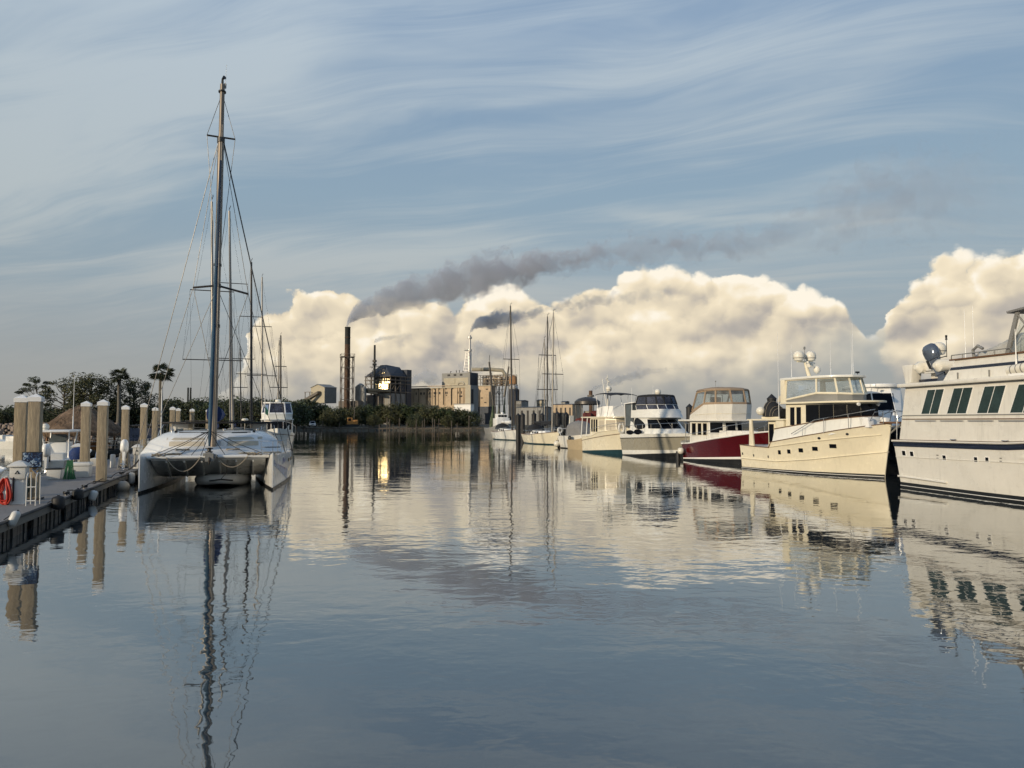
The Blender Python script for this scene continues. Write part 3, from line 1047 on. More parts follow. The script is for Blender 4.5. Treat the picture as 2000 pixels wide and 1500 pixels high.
for sx, sy in ((1, 0), (-1, 0), (0, 1), (0, -1)):
    for k in range(7):
        t = -hw - 0.3 + (2 * hw + 0.6) * k / 6
        p = (sx * (hw + 0.3) + (t if sx == 0 else 0), sy * (hw + 0.3) + (t if sy == 0 else 0))
        mb.tube((*p, ztw), (*p, ztw + 1.2), 0.04, n=4)
    a = (sx * (hw + 0.3) - (hw + 0.3) * abs(sy), sy * (hw + 0.3) - (hw + 0.3) * abs(sx))
    b = (sx * (hw + 0.3) + (hw + 0.3) * abs(sy), sy * (hw + 0.3) + (hw + 0.3) * abs(sx))
    mb.tube((*a, ztw + 1.2), (*b, ztw + 1.2), 0.05, n=4)
mb.bbox((-hw - .3, -hw - .3, ztw - 0.12), (-1.3, hw + .3, ztw + 0.02)).bbox((1.3, -hw - .3, ztw - 0.12), (hw + .3, hw + .3, ztw + 0.02))
mb.build('gallery', STL, CH, smooth=0)
# ducts and hoppers at its foot
b = Block('dust_collector', 'grey silo hoppers and ducts at foot of the rusty smokestack', 'plant machinery', 690, 706, 714, 298)
for k, (u, v, r_) in enumerate(((694, 755, 1.3), (699, 752, 1.6), (706, 758, 1.0))):
    x = b.fx(u)
    MB().lathe([(r_ * 0.4, 1), (r_ * 0.5, b.fz(790)), (r_, b.fz(780)), (r_, b.fz(v)), (r_ * 0.3, b.fz(v) + 0.8)], (x, 1.5, 0), 12).build('silo', GREYW, b.root)
MB().tube((b.fx(696), 1, b.fz(760)), (b.fx(745), 6, b.fz(764)), 0.7, n=8).tube((b.fx(696), 1, b.fz(762)), (b.fx(725), 4, b.fz(769)), 0.5, n=8).build('duct', SOOT, b.root)
MB().bbox((b.fx(668), -2, 1), (b.fx(706), 4, b.fz(783))).build('base_house', STL, b.root, smooth=0)

# transfer house
b = Block('transfer_house', 'beige gabled metal shed, right side greyed by shade, with inclined conveyor', 'shed', 607, 633, 656.5, 305)
zb, ze, zr = b.fz(787), b.fz(757), b.fz(751)
MB().rings([[(-b.w, y, zb), (0, y, zb), (0, y, ze), (-b.w / 2, y, zr), (-b.w, y, ze)] for y in (0, b.d)]).build('wall', BEIGEW, b.root, smooth=0)
MB().slab([(0.25, -0.3, ze), (0.25, b.d + .3, ze), (-b.w / 2, b.d + .3, zr + .15), (-b.w / 2, -0.3, zr + .15)], (0, 0, 0.2)).slab([(-b.w - .25, -0.3, ze), (-b.w - .25, b.d + .3, ze), (-b.w / 2, b.d + .3, zr + .15), (-b.w / 2, -0.3, zr + .15)], (0, 0, 0.2)).build('roof', GREYW, b.root, smooth=0)
MB().bbox((0.02, 0, zb), (0.14, b.d, ze)).build('dark_side_face', GREYW, b.root, smooth=0)  # same beige shed: shade of the right face put into a grey sheet
MB().slab([(-b.w * 0.95, -2.5, b.fz(779)), (-b.w * 0.25, -0.2, b.fz(764)), (-b.w * 0.25, -0.2, b.fz(769)), (-b.w * 0.95, -2.5, b.fz(785))], (0, -1.8, 0)).build('conveyor', STL, b.root, smooth=0)
fr = MB()
for x in (-b.w * 1.3, -b.w * 0.95):
    fr.box((x, -1, b.fz(765) / 2), (0.25, 0.25, b.fz(765)))
fr.bbox((-b.w * 1.35, -1.2, b.fz(765.5)), (-b.w * 0.9, -0.8, b.fz(764.5)))
fr.build('support_frame', STL, b.root, smooth=0)

# boiler house
b = Block('boiler_house', 'open steel framed boiler house with dark hipped roof and sunlit sheet', 'industrial building', 714, 762, 801, 302)
W_, D_ = b.w, b.d
z1, z2, z3, z4 = b.fz(790), b.fz(765), b.fz(748.5), b.fz(734)
b.box('lower_wall', GREYW, -W_ * 0.55, -0.1, 0.05, D_ * 0.9, 0.5, b.fz(768))
b.box('ash_bunker', STL, -W_ * 1.05, -W_ * 0.3, -2.5, 1.5, 0.5, b.fz(771))
for k in range(8):
    b.box('rib', BEIGEW, -W_ * 0.5 + k * 0.8, -W_ * 0.5 + k * 0.8 + 0.15, -0.08, 0.05, 1.0, b.fz(769))
fr = MB()
nx, ny = 5, 5
for i in range(nx):
    for j in range(ny):
        if i in (0, nx - 1) or j in (0, ny - 1):
            fr.box((-W_ * i / (nx - 1), D_ * j / (ny - 1), z4 / 2), (0.32, 0.32, z4))
fr.build('column_frame', STL, b.root, smooth=0)
for z in (z2, z3, (z3 + z4) / 2, z4):
    f2 = MB().bbox((-W_ - 0.4, -0.4, z - 0.18), (0.4, 0.3, z + 0.18)).bbox((-0.3, 0.3, z - 0.18), (0.4, D_ + 0.4, z + 0.18)).bbox((-W_ * 0.95, 3, z - 0.1), (-0.4, D_, z + 0.1))
    for k in range(12):
        x = -W_ * k / 11
        f2.tube((x, -0.35, z + .18), (x, -0.35, z + 1.2), 0.04, n=4)
    f2.bbox((-W_, -0.39, z + 1.15), (0.38, -0.31, z + 1.22)).bbox((0.30, -0.39, z + 1.15), (0.38, D_, z + 1.22))
    f2.build('floor_deck', STL, b.root, smooth=0)
br = MB()
for i in range(nx - 1):
    for (za, zb_) in ((z2, z3), (z3, z4)):
        if i in (0, 3):
            br.tube((-W_ * i / 4, 0, za), (-W_ * (i + 1) / 4, 0, zb_), 0.12, n=4)
br.build('front_bracing', STL, b.root, smooth=0)
br = MB()
for j in range(ny - 1):
    br.tube((0, D_ * j / 4, z2), (0, D_ * (j + 1) / 4, z3), 0.12, n=4)
    br.tube((0, D_ * (j + 1) / 4, 4), (0, D_ * j / 4, z2), 0.12, n=4)
br.build('side_bracing', STL, b.root, smooth=0)
b.box('boiler', SOOT, -W_ * 0.85, -1.2, 3.2, D_ * 0.8, 1, z4)
b.box('dark_side_face', DARKW, -0.5, -0.2, D_ * 0.45, D_, 1, z4 + 0.1)
b.box('end_tower', DARKW, -W_ * 0.25, 0.3, D_ * 0.8, D_ + 0.5, 1, b.fz(719))
zr = b.fz(710.5)
MB().rings([[(-W_ - .3, -0.5, z4), (0.3, -0.5, z4), (0.3, D_ * 0.78, z4), (-W_ - .3, D_ * 0.78, z4)], [(-W_ * 0.68, 2.0, b.fz(717)), (-W_ * 0.30, 2.0, b.fz(715)), (-W_ * 0.2, D_ * 0.7, b.fz(714)), (-W_ * 0.68, D_ * 0.7, b.fz(713))],
            [(-W_ * 0.6, 3.0, zr), (-W_ * 0.36, 3.0, zr), (-W_ * 0.3, D_ * 0.66, zr - .5), (-W_ * 0.6, D_ * 0.66, zr - .5)]]).build('roof', DARKW, b.root, smooth=0)
gt = MB()
gr_ = random.Random(4)
for k in range(26):
    p = Vector((-W_ * gr_.uniform(0.2, 0.75), gr_.uniform(-1.0, 0.6), gr_.uniform(z4 + .3, b.fz(716))))
    gt.tube(p, p + Vector((gr_.uniform(-1.8, 1.8), gr_.uniform(-.4, .4), gr_.uniform(-1.5, 1.5))), 0.12, n=4)
gt.bbox((-W_ * 0.78, -1.0, b.fz(715.5)), (-W_ * 0.32, -0.8, b.fz(714.5)))
gt.build('roof_steelwork', STL, b.root, smooth=0)
# sheets that throw the low sun back at the viewer
half = (SUN_DIR + (Vector((0, 0, CAM_H)) - at(745, 757, 302)).normalized()).normalized()
Ri = Matrix.Rotation(-TH, 3, 'Z')
hl = Ri @ half


def sheet(u0, u1, v0, v1, y):
    cx_, cz_ = b.fx((u0 + u1) / 2), b.fz((v0 + v1) / 2)
    w, h = abs(b.fx(u1) - b.fx(u0)), abs(b.fz(v0) - b.fz(v1))
    rt = hl.to_track_quat('Z', 'Y').to_matrix()
    ex = Vector((1, 0, 0)); ex = (ex - hl * ex.dot(hl)).normalized()
    ez = Vector((0, 0, 1)); ez = (ez - hl * ez.dot(hl)).normalized()
    cc = Vector((cx_, y, cz_))
    MB().slab([cc - ex * w / 2 - ez * h / 2, cc + ex * w / 2 - ez * h / 2, cc + ex * w / 2 + ez * h / 2, cc - ex * w / 2 + ez * h / 2], hl * -0.1).build('sunlit_sheet', GLOW, b.root, smooth=0)


sheet(735, 757.5, 749, 765.5, -0.9)
sheet(737, 757, 739, 747, 0.8)
sheet(746, 755, 727, 733, 0.4)
st = MB()
for k in range(3):
    u = 742 + k * 4
    st.tube((b.fx(u - 2), -1.6, b.fz(762)), (b.fx(u + 3), -1.6, b.fz(752)), 0.16, n=4)
st.build('stair_flight', STL, b.root, smooth=0)
c = at(730.5, 822, 303)
o = thing('smokestack', 'thin sooty smokestack rising behind the boiler house', 'smokestack', (c.x, c.y, 0))
MB().lathe([(0.5, 1), (0.45, ML(700)), (0.42, ML(672)), (0.3, ML(672)), (0.3, ML(674))], n=12).build('shaft', SOOT, o)
for v in (706, 713):
    MB().lathe([(0.45, ML(v)), (0.9, ML(v) + 0.05), (0.9, ML(v) + 0.9), (0.85, ML(v) + 0.9), (0.85, ML(v) + 0.12)], n=10).build('gallery', STL, o, smooth=0)

# long tan machine hall
b = Block('machine_hall', 'long tan masonry mill hall with row of small dark windows', 'industrial building', 803, 914, 935, 306)
b.box('wall', TAN, -b.w, 0, 0, b.d, 0.5, b.fz(756))
b.box('parapet', BEIGEW, -b.w - 0.2, 0.2, -0.35, b.d, b.fz(757), b.fz(755))
b.box('roof_rail', STL, -b.w, 0.3, -0.8, -0.4, b.fz(753.2), b.fz(752.2))
for k in range(9):
    b.front('pilaster', TAN, 806 + k * 12.4, 807.2 + k * 12.4, 756.5, 792, dep=0.35)
for u in (812, 821, 827, 838, 847, 849.5, 854.5, 857.5, 870, 872.5, 892, 894, 900.5):
    b.front('window', DKO, u, u + (2.6 if int(u) % 2 else 1.7), 764, 768.5, dep=0.08)
for u in (817, 838, 848, 857, 870, 883):
    b.front('window', DKO, u, u + 2.2, 756.8, 758.6, dep=0.5)
for u, v in ((847, 771), (871, 770)):
    b.front('window', DKO, u, u + 2, v, v + 2.2, dep=0.08)
b.front('doorway', DKO, 897, 903, 772, 775, dep=0.12)
for k in range(6):
    b.front('drain_pipe', SOOT, 818.5 + k * 16, 819.0 + k * 16, 757, 790, dep=0.45)
pp = MB().path([(b.fx(803), -0.9, b.fz(752.4)), (b.fx(883), -0.9, b.fz(752.4))], 0.22, 6)
pp.build('roof_pipe', TAN, b.root)
MB().path([(b.fx(903 + 6.0 * math.cos(a)), -1.0, b.fz(751 - 4.5 * math.sin(a))) for a in [math.pi * k / 10 for k in range(11)]], 0.45, 8).build('bent_duct', BEIGEW, b.root)

b = Block('upper_plant', 'grey clad plant block with beige panel above tan mill hall', 'industrial building', 863, 917.5, 933, 318)
b.box('wall', GREYW, -b.w, 0, 0, b.d, b.fz(760), b.fz(727))
b.box('dark_side_face', DARKW, 0.0, 0.15, 0.0, b.d, b.fz(760), b.fz(728))  # face turned from the sun, its shade painted as a darker colour
b.front('beige_panel', BEIGEW, 867, 914.5, 737, 757, dep=0.12)
b.front('access_panel', BEIGEW, 880, 889, 738.5, 748, dep=0.3)
for u in (874, 886, 898):
    b.front('window', DKO, u, u + 5, 729.5, 733, dep=0.1)
for u in (875, 886, 892, 899):
    MB().lathe([(0.12, b.fz(727)), (0.12, b.fz(722 + (u % 3))), (0.3, b.fz(722 + (u % 3))), (0.3, b.fz(722 + (u % 3)) + 0.3)], (b.fx(u), 2, 0), 8).build('roof_vent', SOOT, b.root)
MB().path([(b.fx(905), 4, b.fz(724)), (b.fx(905), 4, b.fz(720)), (b.fx(932), 9, b.fz(719.5)), (b.fx(950), 13, b.fz(721)), (b.fx(954), 14, b.fz(732))], 0.9, 10).build('roof_duct', BEIGEW, b.root)

c = at(917, 822, 316)
o = thing('smokestack', 'slim silver smokestack with lattice tower on upper plant block', 'smokestack', (c.x, c.y, 0), 0.4)
z_ = lambda v: ML(v, 316)
MB().lathe([(0.85, z_(727)), (0.85, z_(690)), (0.55, z_(684)), (0.5, z_(654)), (0.38, z_(654)), (0.38, z_(656))], n=14).build('shaft', SILV, o)
for v in (661, 686):
    MB().lathe([(0.5, z_(v)), (1.0, z_(v)), (1.0, z_(v) + 0.9), (0.95, z_(v) + 0.9), (0.95, z_(v) + 0.1)], n=12).build('gallery', SILV, o, smooth=0)
tw = MB()
for sx, sy in ((-1.6, -0.5), (-0.5, -1.6), (-0.5, 0.9), (0.9, -0.5)):
    tw.tube((sx * 1.5 - 0.6, sy * 1.5, z_(725)), (sx * 0.55 - 0.8, sy * 0.55, z_(686)), 0.14, n=5)
for k in range(7):
    z = lerp(z_(724), z_(688), k / 6)
    f = lerp(1.5, 0.6, k / 6)
    tw.tube((-1.6 * f - .6, -.5 * f, z), (-.5 * f - .6, -1.6 * f, z), 0.07, n=4).tube((-.5 * f - .6, -1.6 * f, z), (.9 * f - .6, -.5 * f, z), 0.07, n=4).tube((.9 * f - .6, -.5 * f, z), (-1.6 * f - .6, -.5 * f, z + 1), 0.07, n=4)
tw.bbox((-2.6, -0.8, z_(685)), (-0.4, 0.4, z_(684))).tube((-2.4, -0.6, z_(684)), (-2.4, -0.6, z_(681)), 0.06, n=4).tube((-1.2, 0.3, z_(684)), (-1.2, 0.3, z_(681.5)), 0.06, n=4)
tw.build('lattice_tower', SILV, o, smooth=0)

b = Block('elevator_tower', 'pale narrow tower with shaded grey side before the mill hall', 'industrial building', 908.5, 918.5, 934, 296)
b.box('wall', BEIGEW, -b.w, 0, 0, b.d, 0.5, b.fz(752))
b.box('dark_side_face', GREYW, 0.0, 0.12, 0, b.d, 0.5, b.fz(752))  # grey stands for shade on the tower's unlit side
b.box('window', DKO, 0.1, 0.16, 0.4, b.d * 0.35, b.fz(788), b.fz(760))
b = Block('flat_annex', 'low white flat roofed annex behind shore trees', 'building', 887, 919, 926, 292)
b.box('wall', WHITE, -b.w, 0, 0, b.d, 0.5, b.fz(789.5))
b.box('roof', GREYW, -b.w - .3, 0.3, -0.3, b.d + .3, b.fz(789.5), b.fz(788))
b = Block('brick_annex', 'tan block with stepped grey base right of the pale tower', 'industrial building', 932, 958, 968, 308)
b.box('wall', TAN, -b.w, 0, 0, b.d, b.fz(794), b.fz(754))
b.box('lower_wall', DARKW, -b.w, 0.2, -0.3, b.d, 0.5, b.fz(794))
for u, v in ((949, 759), (939, 776), (946, 785)):
    b.front('window', DKO, u, u + 4, v, v + 2, dep=0.1)
b.box('roof', BEIGEW, -b.w - .3, .3, -.3, b.d + .3, b.fz(754), b.fz(752.5))

# open pipe rack and vessels
b = Block('pipe_rack', 'open steel pipe rack with rusty vessels right of upper plant', 'plant machinery', 933, 1000, 1006, 312)
fr = MB()
for k in range(13):
    x = -b.w * k / 12
    fr.box((x, 0, (b.fz(753) + b.fz(731)) / 2), (0.2, 0.2, b.fz(731) - b.fz(753)))
    fr.box((x, 4, (b.fz(790) + b.fz(731)) / 2), (0.2, 0.2, b.fz(731) - b.fz(790)))
for v in (731, 739, 746, 752):
    fr.bbox((-b.w, -0.12, b.fz(v) - 0.1), (0, 0.12, b.fz(v) + 0.1)).bbox((-b.w, 3.9, b.fz(v) - 0.1), (0, 4.1, b.fz(v) + 0.1))
for k in range(6):
    fr.tube((-b.w * k / 6, 0, b.fz(752)), (-b.w * (k + 1) / 6, 0, b.fz(731)), 0.08, n=4)
fr.build('rack_frame', STL, b.root, smooth=0)
gr_ = random.Random(12)
for k in range(9):
    x = -b.w * (0.08 + 0.1 * k)
    r_ = gr_.uniform(0.4, 1.1)
    MB().lathe([(0.1, b.fz(752)), (r_, b.fz(751)), (r_, b.fz(gr_.uniform(735, 742))), (r_ * 0.4, b.fz(734))], (x, gr_.uniform(1, 3), 0), 10).build('vessel', (RUST, STL, BEIGEW)[k % 3], b.root)
pp = MB()
for k in range(8):
    z = b.fz(gr_.uniform(732, 751))
    pp.path([(-b.w * gr_.uniform(0.5, 1), gr_.uniform(-.3, 3), z), (-b.w * gr_.uniform(0, .45), gr_.uniform(-.3, 3), z + gr_.uniform(-.4, .4))], 0.2, 6)
pp.build('pipe_run', TAN, b.root)
c = at(1002.5, 822, 310)
o = thing('storage_silo', 'tan dome capped silo at right end of pipe rack', 'silo', (c.x, c.y, 0))
z_ = lambda v: ML(v, 310)
MB().lathe([(1.0, z_(751)), (1.7, z_(750)), (1.7, z_(741)), (1.5, z_(736)), (0.9, z_(733.5)), (0.1, z_(733))], n=16).build('tank', OXID, o)
MB().lathe([(1.9, z_(760)), (2.1, z_(757)), (1.2, z_(752)), (0.9, z_(751))], n=16).build('cone', SILV, o)
MB().lathe([(1.8, 1), (1.8, z_(762)), (1.9, z_(760))], n=16).build('lower_tank', DARKW, o)
for k in range(4):
    a = k * math.pi / 2 + 0.4
    MB().tube((2.2 * math.cos(a), 2.2 * math.sin(a), 1), (1.9 * math.cos(a), 1.9 * math.sin(a), z_(751)), 0.14, n=5).build('leg', STL, o)
c = at(1011, 822, 312)
o = thing('storage_silo', 'slim dull red tank beside tan dome capped silo', 'silo', (c.x, c.y, 0))
MB().lathe([(0.7, 1), (0.7, ML(762, 312)), (0.5, ML(760, 312)), (0.1, ML(759.5, 312))], n=14).build('tank', RUST, o)
for name, lab, ul, um, ur, vt, Y, m_ in (('shed', 'grey shed with low roof right of the silos', 1008, 1018, 1032, 781, 306, GREYW), ('shed', 'pale tank shed behind the twin dark masts', 1048, 1058, 1066, 780, 318, BEIGEW),
                                          ('warehouse', 'long low grey warehouse on shore behind cream ketch', 1008, 1060, 1078, 793.5, 270, GREYW), ('warehouse', 'low tan warehouse behind the small sailboat', 1078, 1118, 1136, 788, 280, TAN),
                                          ('shed', 'small grey shed beside the tan warehouse', 1096, 1104, 1112, 783, 300, GREYW), ('warehouse', 'long pale warehouse hidden behind motor cruisers', 1140, 1300, 1330, 800, 290, BEIGEW)):
    b = Block(name, lab, 'shed' if name == 'shed' else 'warehouse', ul, um, ur, Y)
    b.box('wall', m_, -b.w, 0, 0, b.d, 0.3, b.fz(vt + 2))
    MB().rings([[(-b.w - .3, -.3, b.fz(vt + 2)), (.3, -.3, b.fz(vt + 2)), (.3, b.d + .3, b.fz(vt + 2)), (-b.w - .3, b.d + .3, b.fz(vt + 2))], [(-b.w - .3, b.d / 2 - .1, b.fz(vt)), (.3, b.d / 2 - .1, b.fz(vt)), (.3, b.d / 2 + .1, b.fz(vt)), (-b.w - .3, b.d / 2 + .1, b.fz(vt))]]).build('roof', DARKW, b.root, smooth=0)
    for k in range(4):
        b.box('doorway', DKO, -b.w * (0.15 + 0.22 * k), -b.w * (0.08 + 0.22 * k), -0.1, 0.1, 0.8, b.fz(vt + 8))
c = at(1154, 822, 300)
o = thing('smokestack', 'short brown smokestack behind the dark canopied workboat', 'smokestack', (c.x, c.y, 0))
MB().lathe([(0.8, 1), (0.75, ML(763)), (0.6, ML(763)), (0.6, ML(765))], n=12).build('shaft', RUST, o)
MB().lathe([(0.8, ML(775)), (1.4, ML(775)), (1.4, ML(771.5)), (1.35, ML(771.5)), (1.35, ML(774.5))], n=12).build('gallery', STL, o, smooth=0)
for u, v in ((366, 757), (371, 757)):
    c = at(u, 822, 330)
    o = thing('smokestack', ('left' if u < 368 else 'right') + ' one of twin thin far stacks over the left wood', 'smokestack', (c.x, c.y, 0), 0, 'twin far stacks')
    MB().lathe([(0.45, 1), (0.4, ML(v, 330)), (0.3, ML(v, 330))], n=8).build('shaft', SOOT, o)

# ---------------------------------------------------------------- wooden pier, posts and vehicles on the far bank
WOODG = mat('grey_weathered_timber', (0.11, 0.09, 0.07), 0.85, var=0.3, scale=1.5, stretch=(1, 1, 0.4), bump=0.01)
a, b_ = at(592, 836, 222), at(940, 836, 226)
pr = thing('timber_pier', 'long low grey timber pier along the far bank', 'pier', (a.x, a.y, 0), math.atan2(b_.y - a.y, b_.x - a.x))
LP = (b_ - a).length
MB().bbox((0, -0.9, 0.62), (LP, 0.9, 0.82)).bbox((0, -0.95, 0.40), (LP, -0.8, 0.60)).build('deck', WOODG, pr, smooth=0)
for k in range(26):
    MB().lathe([(0.16, -0.8), (0.15, 0.65)], (LP * (k + 0.5) / 26, -0.7, 0), 8).build('pile', WOODG, pr)
rg = random.Random(31)
PG = 'old mooring posts along the far pier'
for k, (u, vt) in enumerate(((594, 814), (630, 823), (663, 826), (741, 829), (756, 815), (761, 819), (768, 828), (780, 817), (795, 826), (813, 819), (825, 822), (829, 818), (845, 817), (849, 819), (857, 818), (882, 822), (893, 826), (916, 812))):
    p = at(u, 830, 219 + (k % 3))
    o = thing('mooring_post', near_label((('tall' if vt < 820 else 'short') + ' timber pier post', ('thin tall' if vt < 818 else 'stubby') + ' timber pier post'), u, MARKS), 'post', (p.x, p.y, 0), 0, PG)
    MB().lathe([(0.15, -0.8), (0.12, ML(vt, 220)), (0.02, ML(vt, 220) + 0.1)], n=8).build('shaft', WOODG, o)
p = at(610, 828, 230)
pk = thing('pickup_truck', 'white pickup truck parked nose out on the far bank', 'pickup truck', (p.x, p.y, 1.0), math.radians(-72))
PT = mat('white_car_paint', (0.75, 0.75, 0.73), 0.2, var=0.02, coat=0.8)
MB().rings([[(x, y, z) for y, z in ((-0.95, 0.45), (-1.0, 0.8), (-0.92, zt_), (0.92, zt_), (1.0, 0.8), (0.95, 0.45))] for x, zt_ in ((-2.7, 1.1), (-1.0, 1.15), (1.0, 1.15), (2.3, 1.05), (2.7, 0.85))]).build('body', PT, pk, bevel=0.05)
MB().rings([[(x0, y, z) for y in (-w, w)] + [(x1, y, z) for y in (w, -w)] for x0, x1, w, z in ((-0.9, 1.5, 0.9, 1.12), (-0.75, 0.75, 0.75, 1.85))]).build('cab', PT, pk, bevel=0.04)
for y0, y1, x0, x1 in ((-0.72, 0.72, 1.36, 0.86),):
    MB().slab([(x0 + .05, y0, 1.22), (x0 + .05, y1, 1.22), (x1 + .02, y1 * .9, 1.78), (x1 + .02, y0 * .9, 1.78)], (0.04, 0, 0.02)).build('windscreen', GLASS, pk, smooth=0)
for x in (-1.7, 1.75):
    for y in (-0.9, 0.9):
        MB().lathe([(0.38, -0.12), (0.40, 0), (0.38, 0.12)], (x, y, 0.38), 14, axis=(0, 1, 0)).build('wheel', RUB, pk)
for y in (-0.7, 0.7):
    MB().box((2.68, y, 0.85), (0.08, 0.3, 0.16)).build('headlight', STEEL, pk)
MB().box((2.72, 0, 0.8), (0.05, 0.9, 0.25)).build('grille', BLACK, pk)
YEL = mat('faded_yellow_paint', (0.42, 0.20, 0.05), 0.6, var=0.25, scale=1.2)
p = at(688, 826, 226)
ex_ = thing('excavator', 'faded orange tracked machine cab parked above the far pier', 'excavator', (p.x, p.y, 1.1), math.radians(8))
for y in (-0.9, 0.9):
    MB().rings([[(1.7 * math.cos(a) + (0.5 if math.cos(a) > 0 else -0.5), y - w, 0.4 + 0.4 * math.sin(a)) for a in [2 * math.pi * j / 14 for j in range(14)]] for w in (-0.25, 0.25)]).build('track', SOOT, ex_)
MB().bbox((-1.6, -1.1, 0.85), (1.7, 1.1, 1.25)).build('deck', YEL, ex_, bevel=0.05)
MB().bbox((-1.5, -1.0, 1.2), (0.1, 1.0, 2.9)).build('cab', YEL, ex_, bevel=0.08)
MB().bbox((-1.2, -1.02, 1.9), (-0.3, -0.98, 2.7)).build('window', GLASS, ex_, smooth=0)
MB().bbox((0.1, -0.95, 1.25), (1.75, 0.95, 2.2)).build('engine_cover', YEL, ex_, bevel=0.1)
MB().path([(0.6, 0, 2.2), (0.6, 0, 6.2)], 0.09, 6).build('mast', STL, ex_)

# ---------------------------------------------------------------- smoke: one bounded volume per plume, shaped by its own axis and width
def plume(label, Y, pts, col, dens, seed, nscale=0.16, detail=4.0, thr=0.0, group='smoke plumes over the mill', name='smoke_plume'):
    """pts: (u, v, radius in px, density factor) along the drift"""
    W3 = [(at(u, v, Y), r * Y / 1400.0, k) for u, v, r, k in pts]
    o0 = W3[0][0]
    X0, X1 = W3[0][0].x, W3[-1][0].x
    L = X1 - X0
    rmax = max(r for _, r, _ in W3)
    zmin = min(p.z for p, _, _ in W3) - o0.z
    zmax = max(p.z for p, _, _ in W3) - o0.z
    H = max(zmax - zmin, 1.0)
    m = bpy.data.materials.new('smoke_' + str(seed))
    m.use_nodes = True
    m.node_tree.nodes.clear()
    g = NT(m.node_tree)
    co = g.n('ShaderNodeTexCoord').outputs['Object']
    sp = g.n('ShaderNodeSeparateXYZ', None, i0=co)
    x, y, z = sp.outputs
    t = g.m('DIVIDE', x, L)
    f = lambda fn: [((p.x - X0) / L, fn(p, r, k)) for p, r, k in W3]
    zc = g.m('ADD', g.m('MULTIPLY', g.curve(t, f(lambda p, r, k: (p.z - o0.z - zmin) / H)), H), zmin)
    rr = g.m('MULTIPLY', g.curve(t, f(lambda p, r, k: r / rmax)), rmax)
    dk = g.curve(t, f(lambda p, r, k: k))
    dzz = g.m('SUBTRACT', z, zc)
    dist = g.m('SQRT', g.m('ADD', g.m('MULTIPLY', dzz, dzz), g.m('MULTIPLY', y, y)))
    rel = g.m('DIVIDE', dist, g.m('MAXIMUM', rr, 0.05))
    # lumps grow with the plume
    n1 = g.noise(g.n('ShaderNodeMapping', None, Vector=co, Location=(seed * 3.1, seed, 0)).outputs[0], nscale, detail, 0.58)
    edge = g.m('ADD', g.m('SUBTRACT', 1.12, rel), g.m('MULTIPLY', g.m('SUBTRACT', n1, 0.5), 2.7))
    edge = g.m('SUBTRACT', edge, g.m('MULTIPLY', g.m('MINIMUM', g.m('SUBTRACT', 1.0, dk), 0.72), thr))
    dn = g.m('MULTIPLY', g.m('MULTIPLY', g.smooth(edge, 0.0, 0.24), dk), dens)
    pv = g.n('ShaderNodeVolumePrincipled', None, Color=tuple(col) + (1,), Density=dn, Anisotropy=0.1)
    g.n('ShaderNodeOutputMaterial', None, Volume=pv)
    m.cycles.homogeneous_volume = False
    mb = MB()
    P = [p - o0 for p, _, _ in W3]
    R = [max(r * 1.75, 0.4) for _, r, _ in W3]
    P = [P[0] + (P[0] - P[1]).normalized() * 0.05] + P + [P[-1] + (P[-1] - P[-2]).normalized() * R[-1] * 0.3]
    R = [R[0] * 0.8] + R + [R[-1] * 0.7]
    mb.path(P, R, 14)
    ob = mb.build(name, m, None, smooth=0)
    ob.location = o0
    tag(ob, label, 'smoke', group)
    return ob


plume('thick grey plume trailing right from the tall rusty smokestack', 296,
      [(677, 637, 4, 1), (681, 626, 7, 1), (690, 613, 12, 1), (715, 599, 18, 1), (755, 587, 23, 1), (800, 574, 26, 1), (860, 559, 31, 1), (920, 543, 35, 0.95), (980, 531, 40, 0.82), (1040, 520, 43, 0.60), (1100, 510, 46, 0.40),
       (1160, 500, 50, 0.22), (1230, 488, 54, 0.10), (1300, 482, 56, 0.10), (1400, 484, 56, 0.07), (1500, 468, 66, 0.03), (1600, 430, 105, 0.016), (1720, 390, 145, 0.016), (1880, 372, 145, 0.008)],
      (0.70, 0.73, 0.80), 1.1, 3, 0.13, 5.0, 0.9)
plume('blue grey plume drifting right from the slim silver smokestack', 316,
      [(917, 654, 2.5, 1), (919, 646, 5.5, 1), (926, 639, 10, 1), (940, 632, 13.5, 1), (960, 627, 15, 0.95), (985, 622, 16, 0.8), (1015, 618, 17, 0.6), (1060, 607, 16, 0.32), (1120, 594, 20, 0.24), (1200, 584, 22, 0.17), (1300, 575, 24, 0.08)],
      (0.68, 0.73, 0.81), 0.6, 5, 0.24, 4.0, 0.8)
plume('small grey wisp from the thin sooty smokestack', 303,
      [(730.5, 672, 2, 1), (735, 665, 4, 0.9), (748, 661, 6, 0.6), (770, 658, 7, 0.4), (800, 654, 8, 0.2)], (0.62, 0.68, 0.76), 0.4, 7, 0.3, 4.0, 0.7)
plume('grey blue steam puff rising beside the boiler house', 330,
      [(799, 745, 8, 0.7), (812, 738, 15, 0.8), (828, 733, 19, 0.8), (842, 736, 17, 0.7), (858, 742, 8, 0.5)], (0.72, 0.76, 0.82), 0.16, 9, 0.14, 3.0, 0.5)
plume('pale grey steam bank behind the slim silver smokestack', 345,
      [(895, 716, 12, 0.5), (915, 704, 22, 0.7), (940, 694, 28, 0.8), (965, 698, 25, 0.7), (990, 712, 14, 0.4)], (0.72, 0.75, 0.8), 0.09, 11, 0.12, 3.0, 0.5)
plume('dark thin smoke wisps drifting from the short brown smokestack', 300,
      [(1154, 763, 2, 0.8), (1166, 755, 6, 0.6), (1190, 748, 9, 0.5), (1220, 738, 12, 0.55), (1250, 730, 13, 0.45), (1290, 722, 12, 0.3), (1330, 718, 10, 0.15)], (0.55, 0.60, 0.68), 0.35, 13, 0.28, 4.0, 0.9)

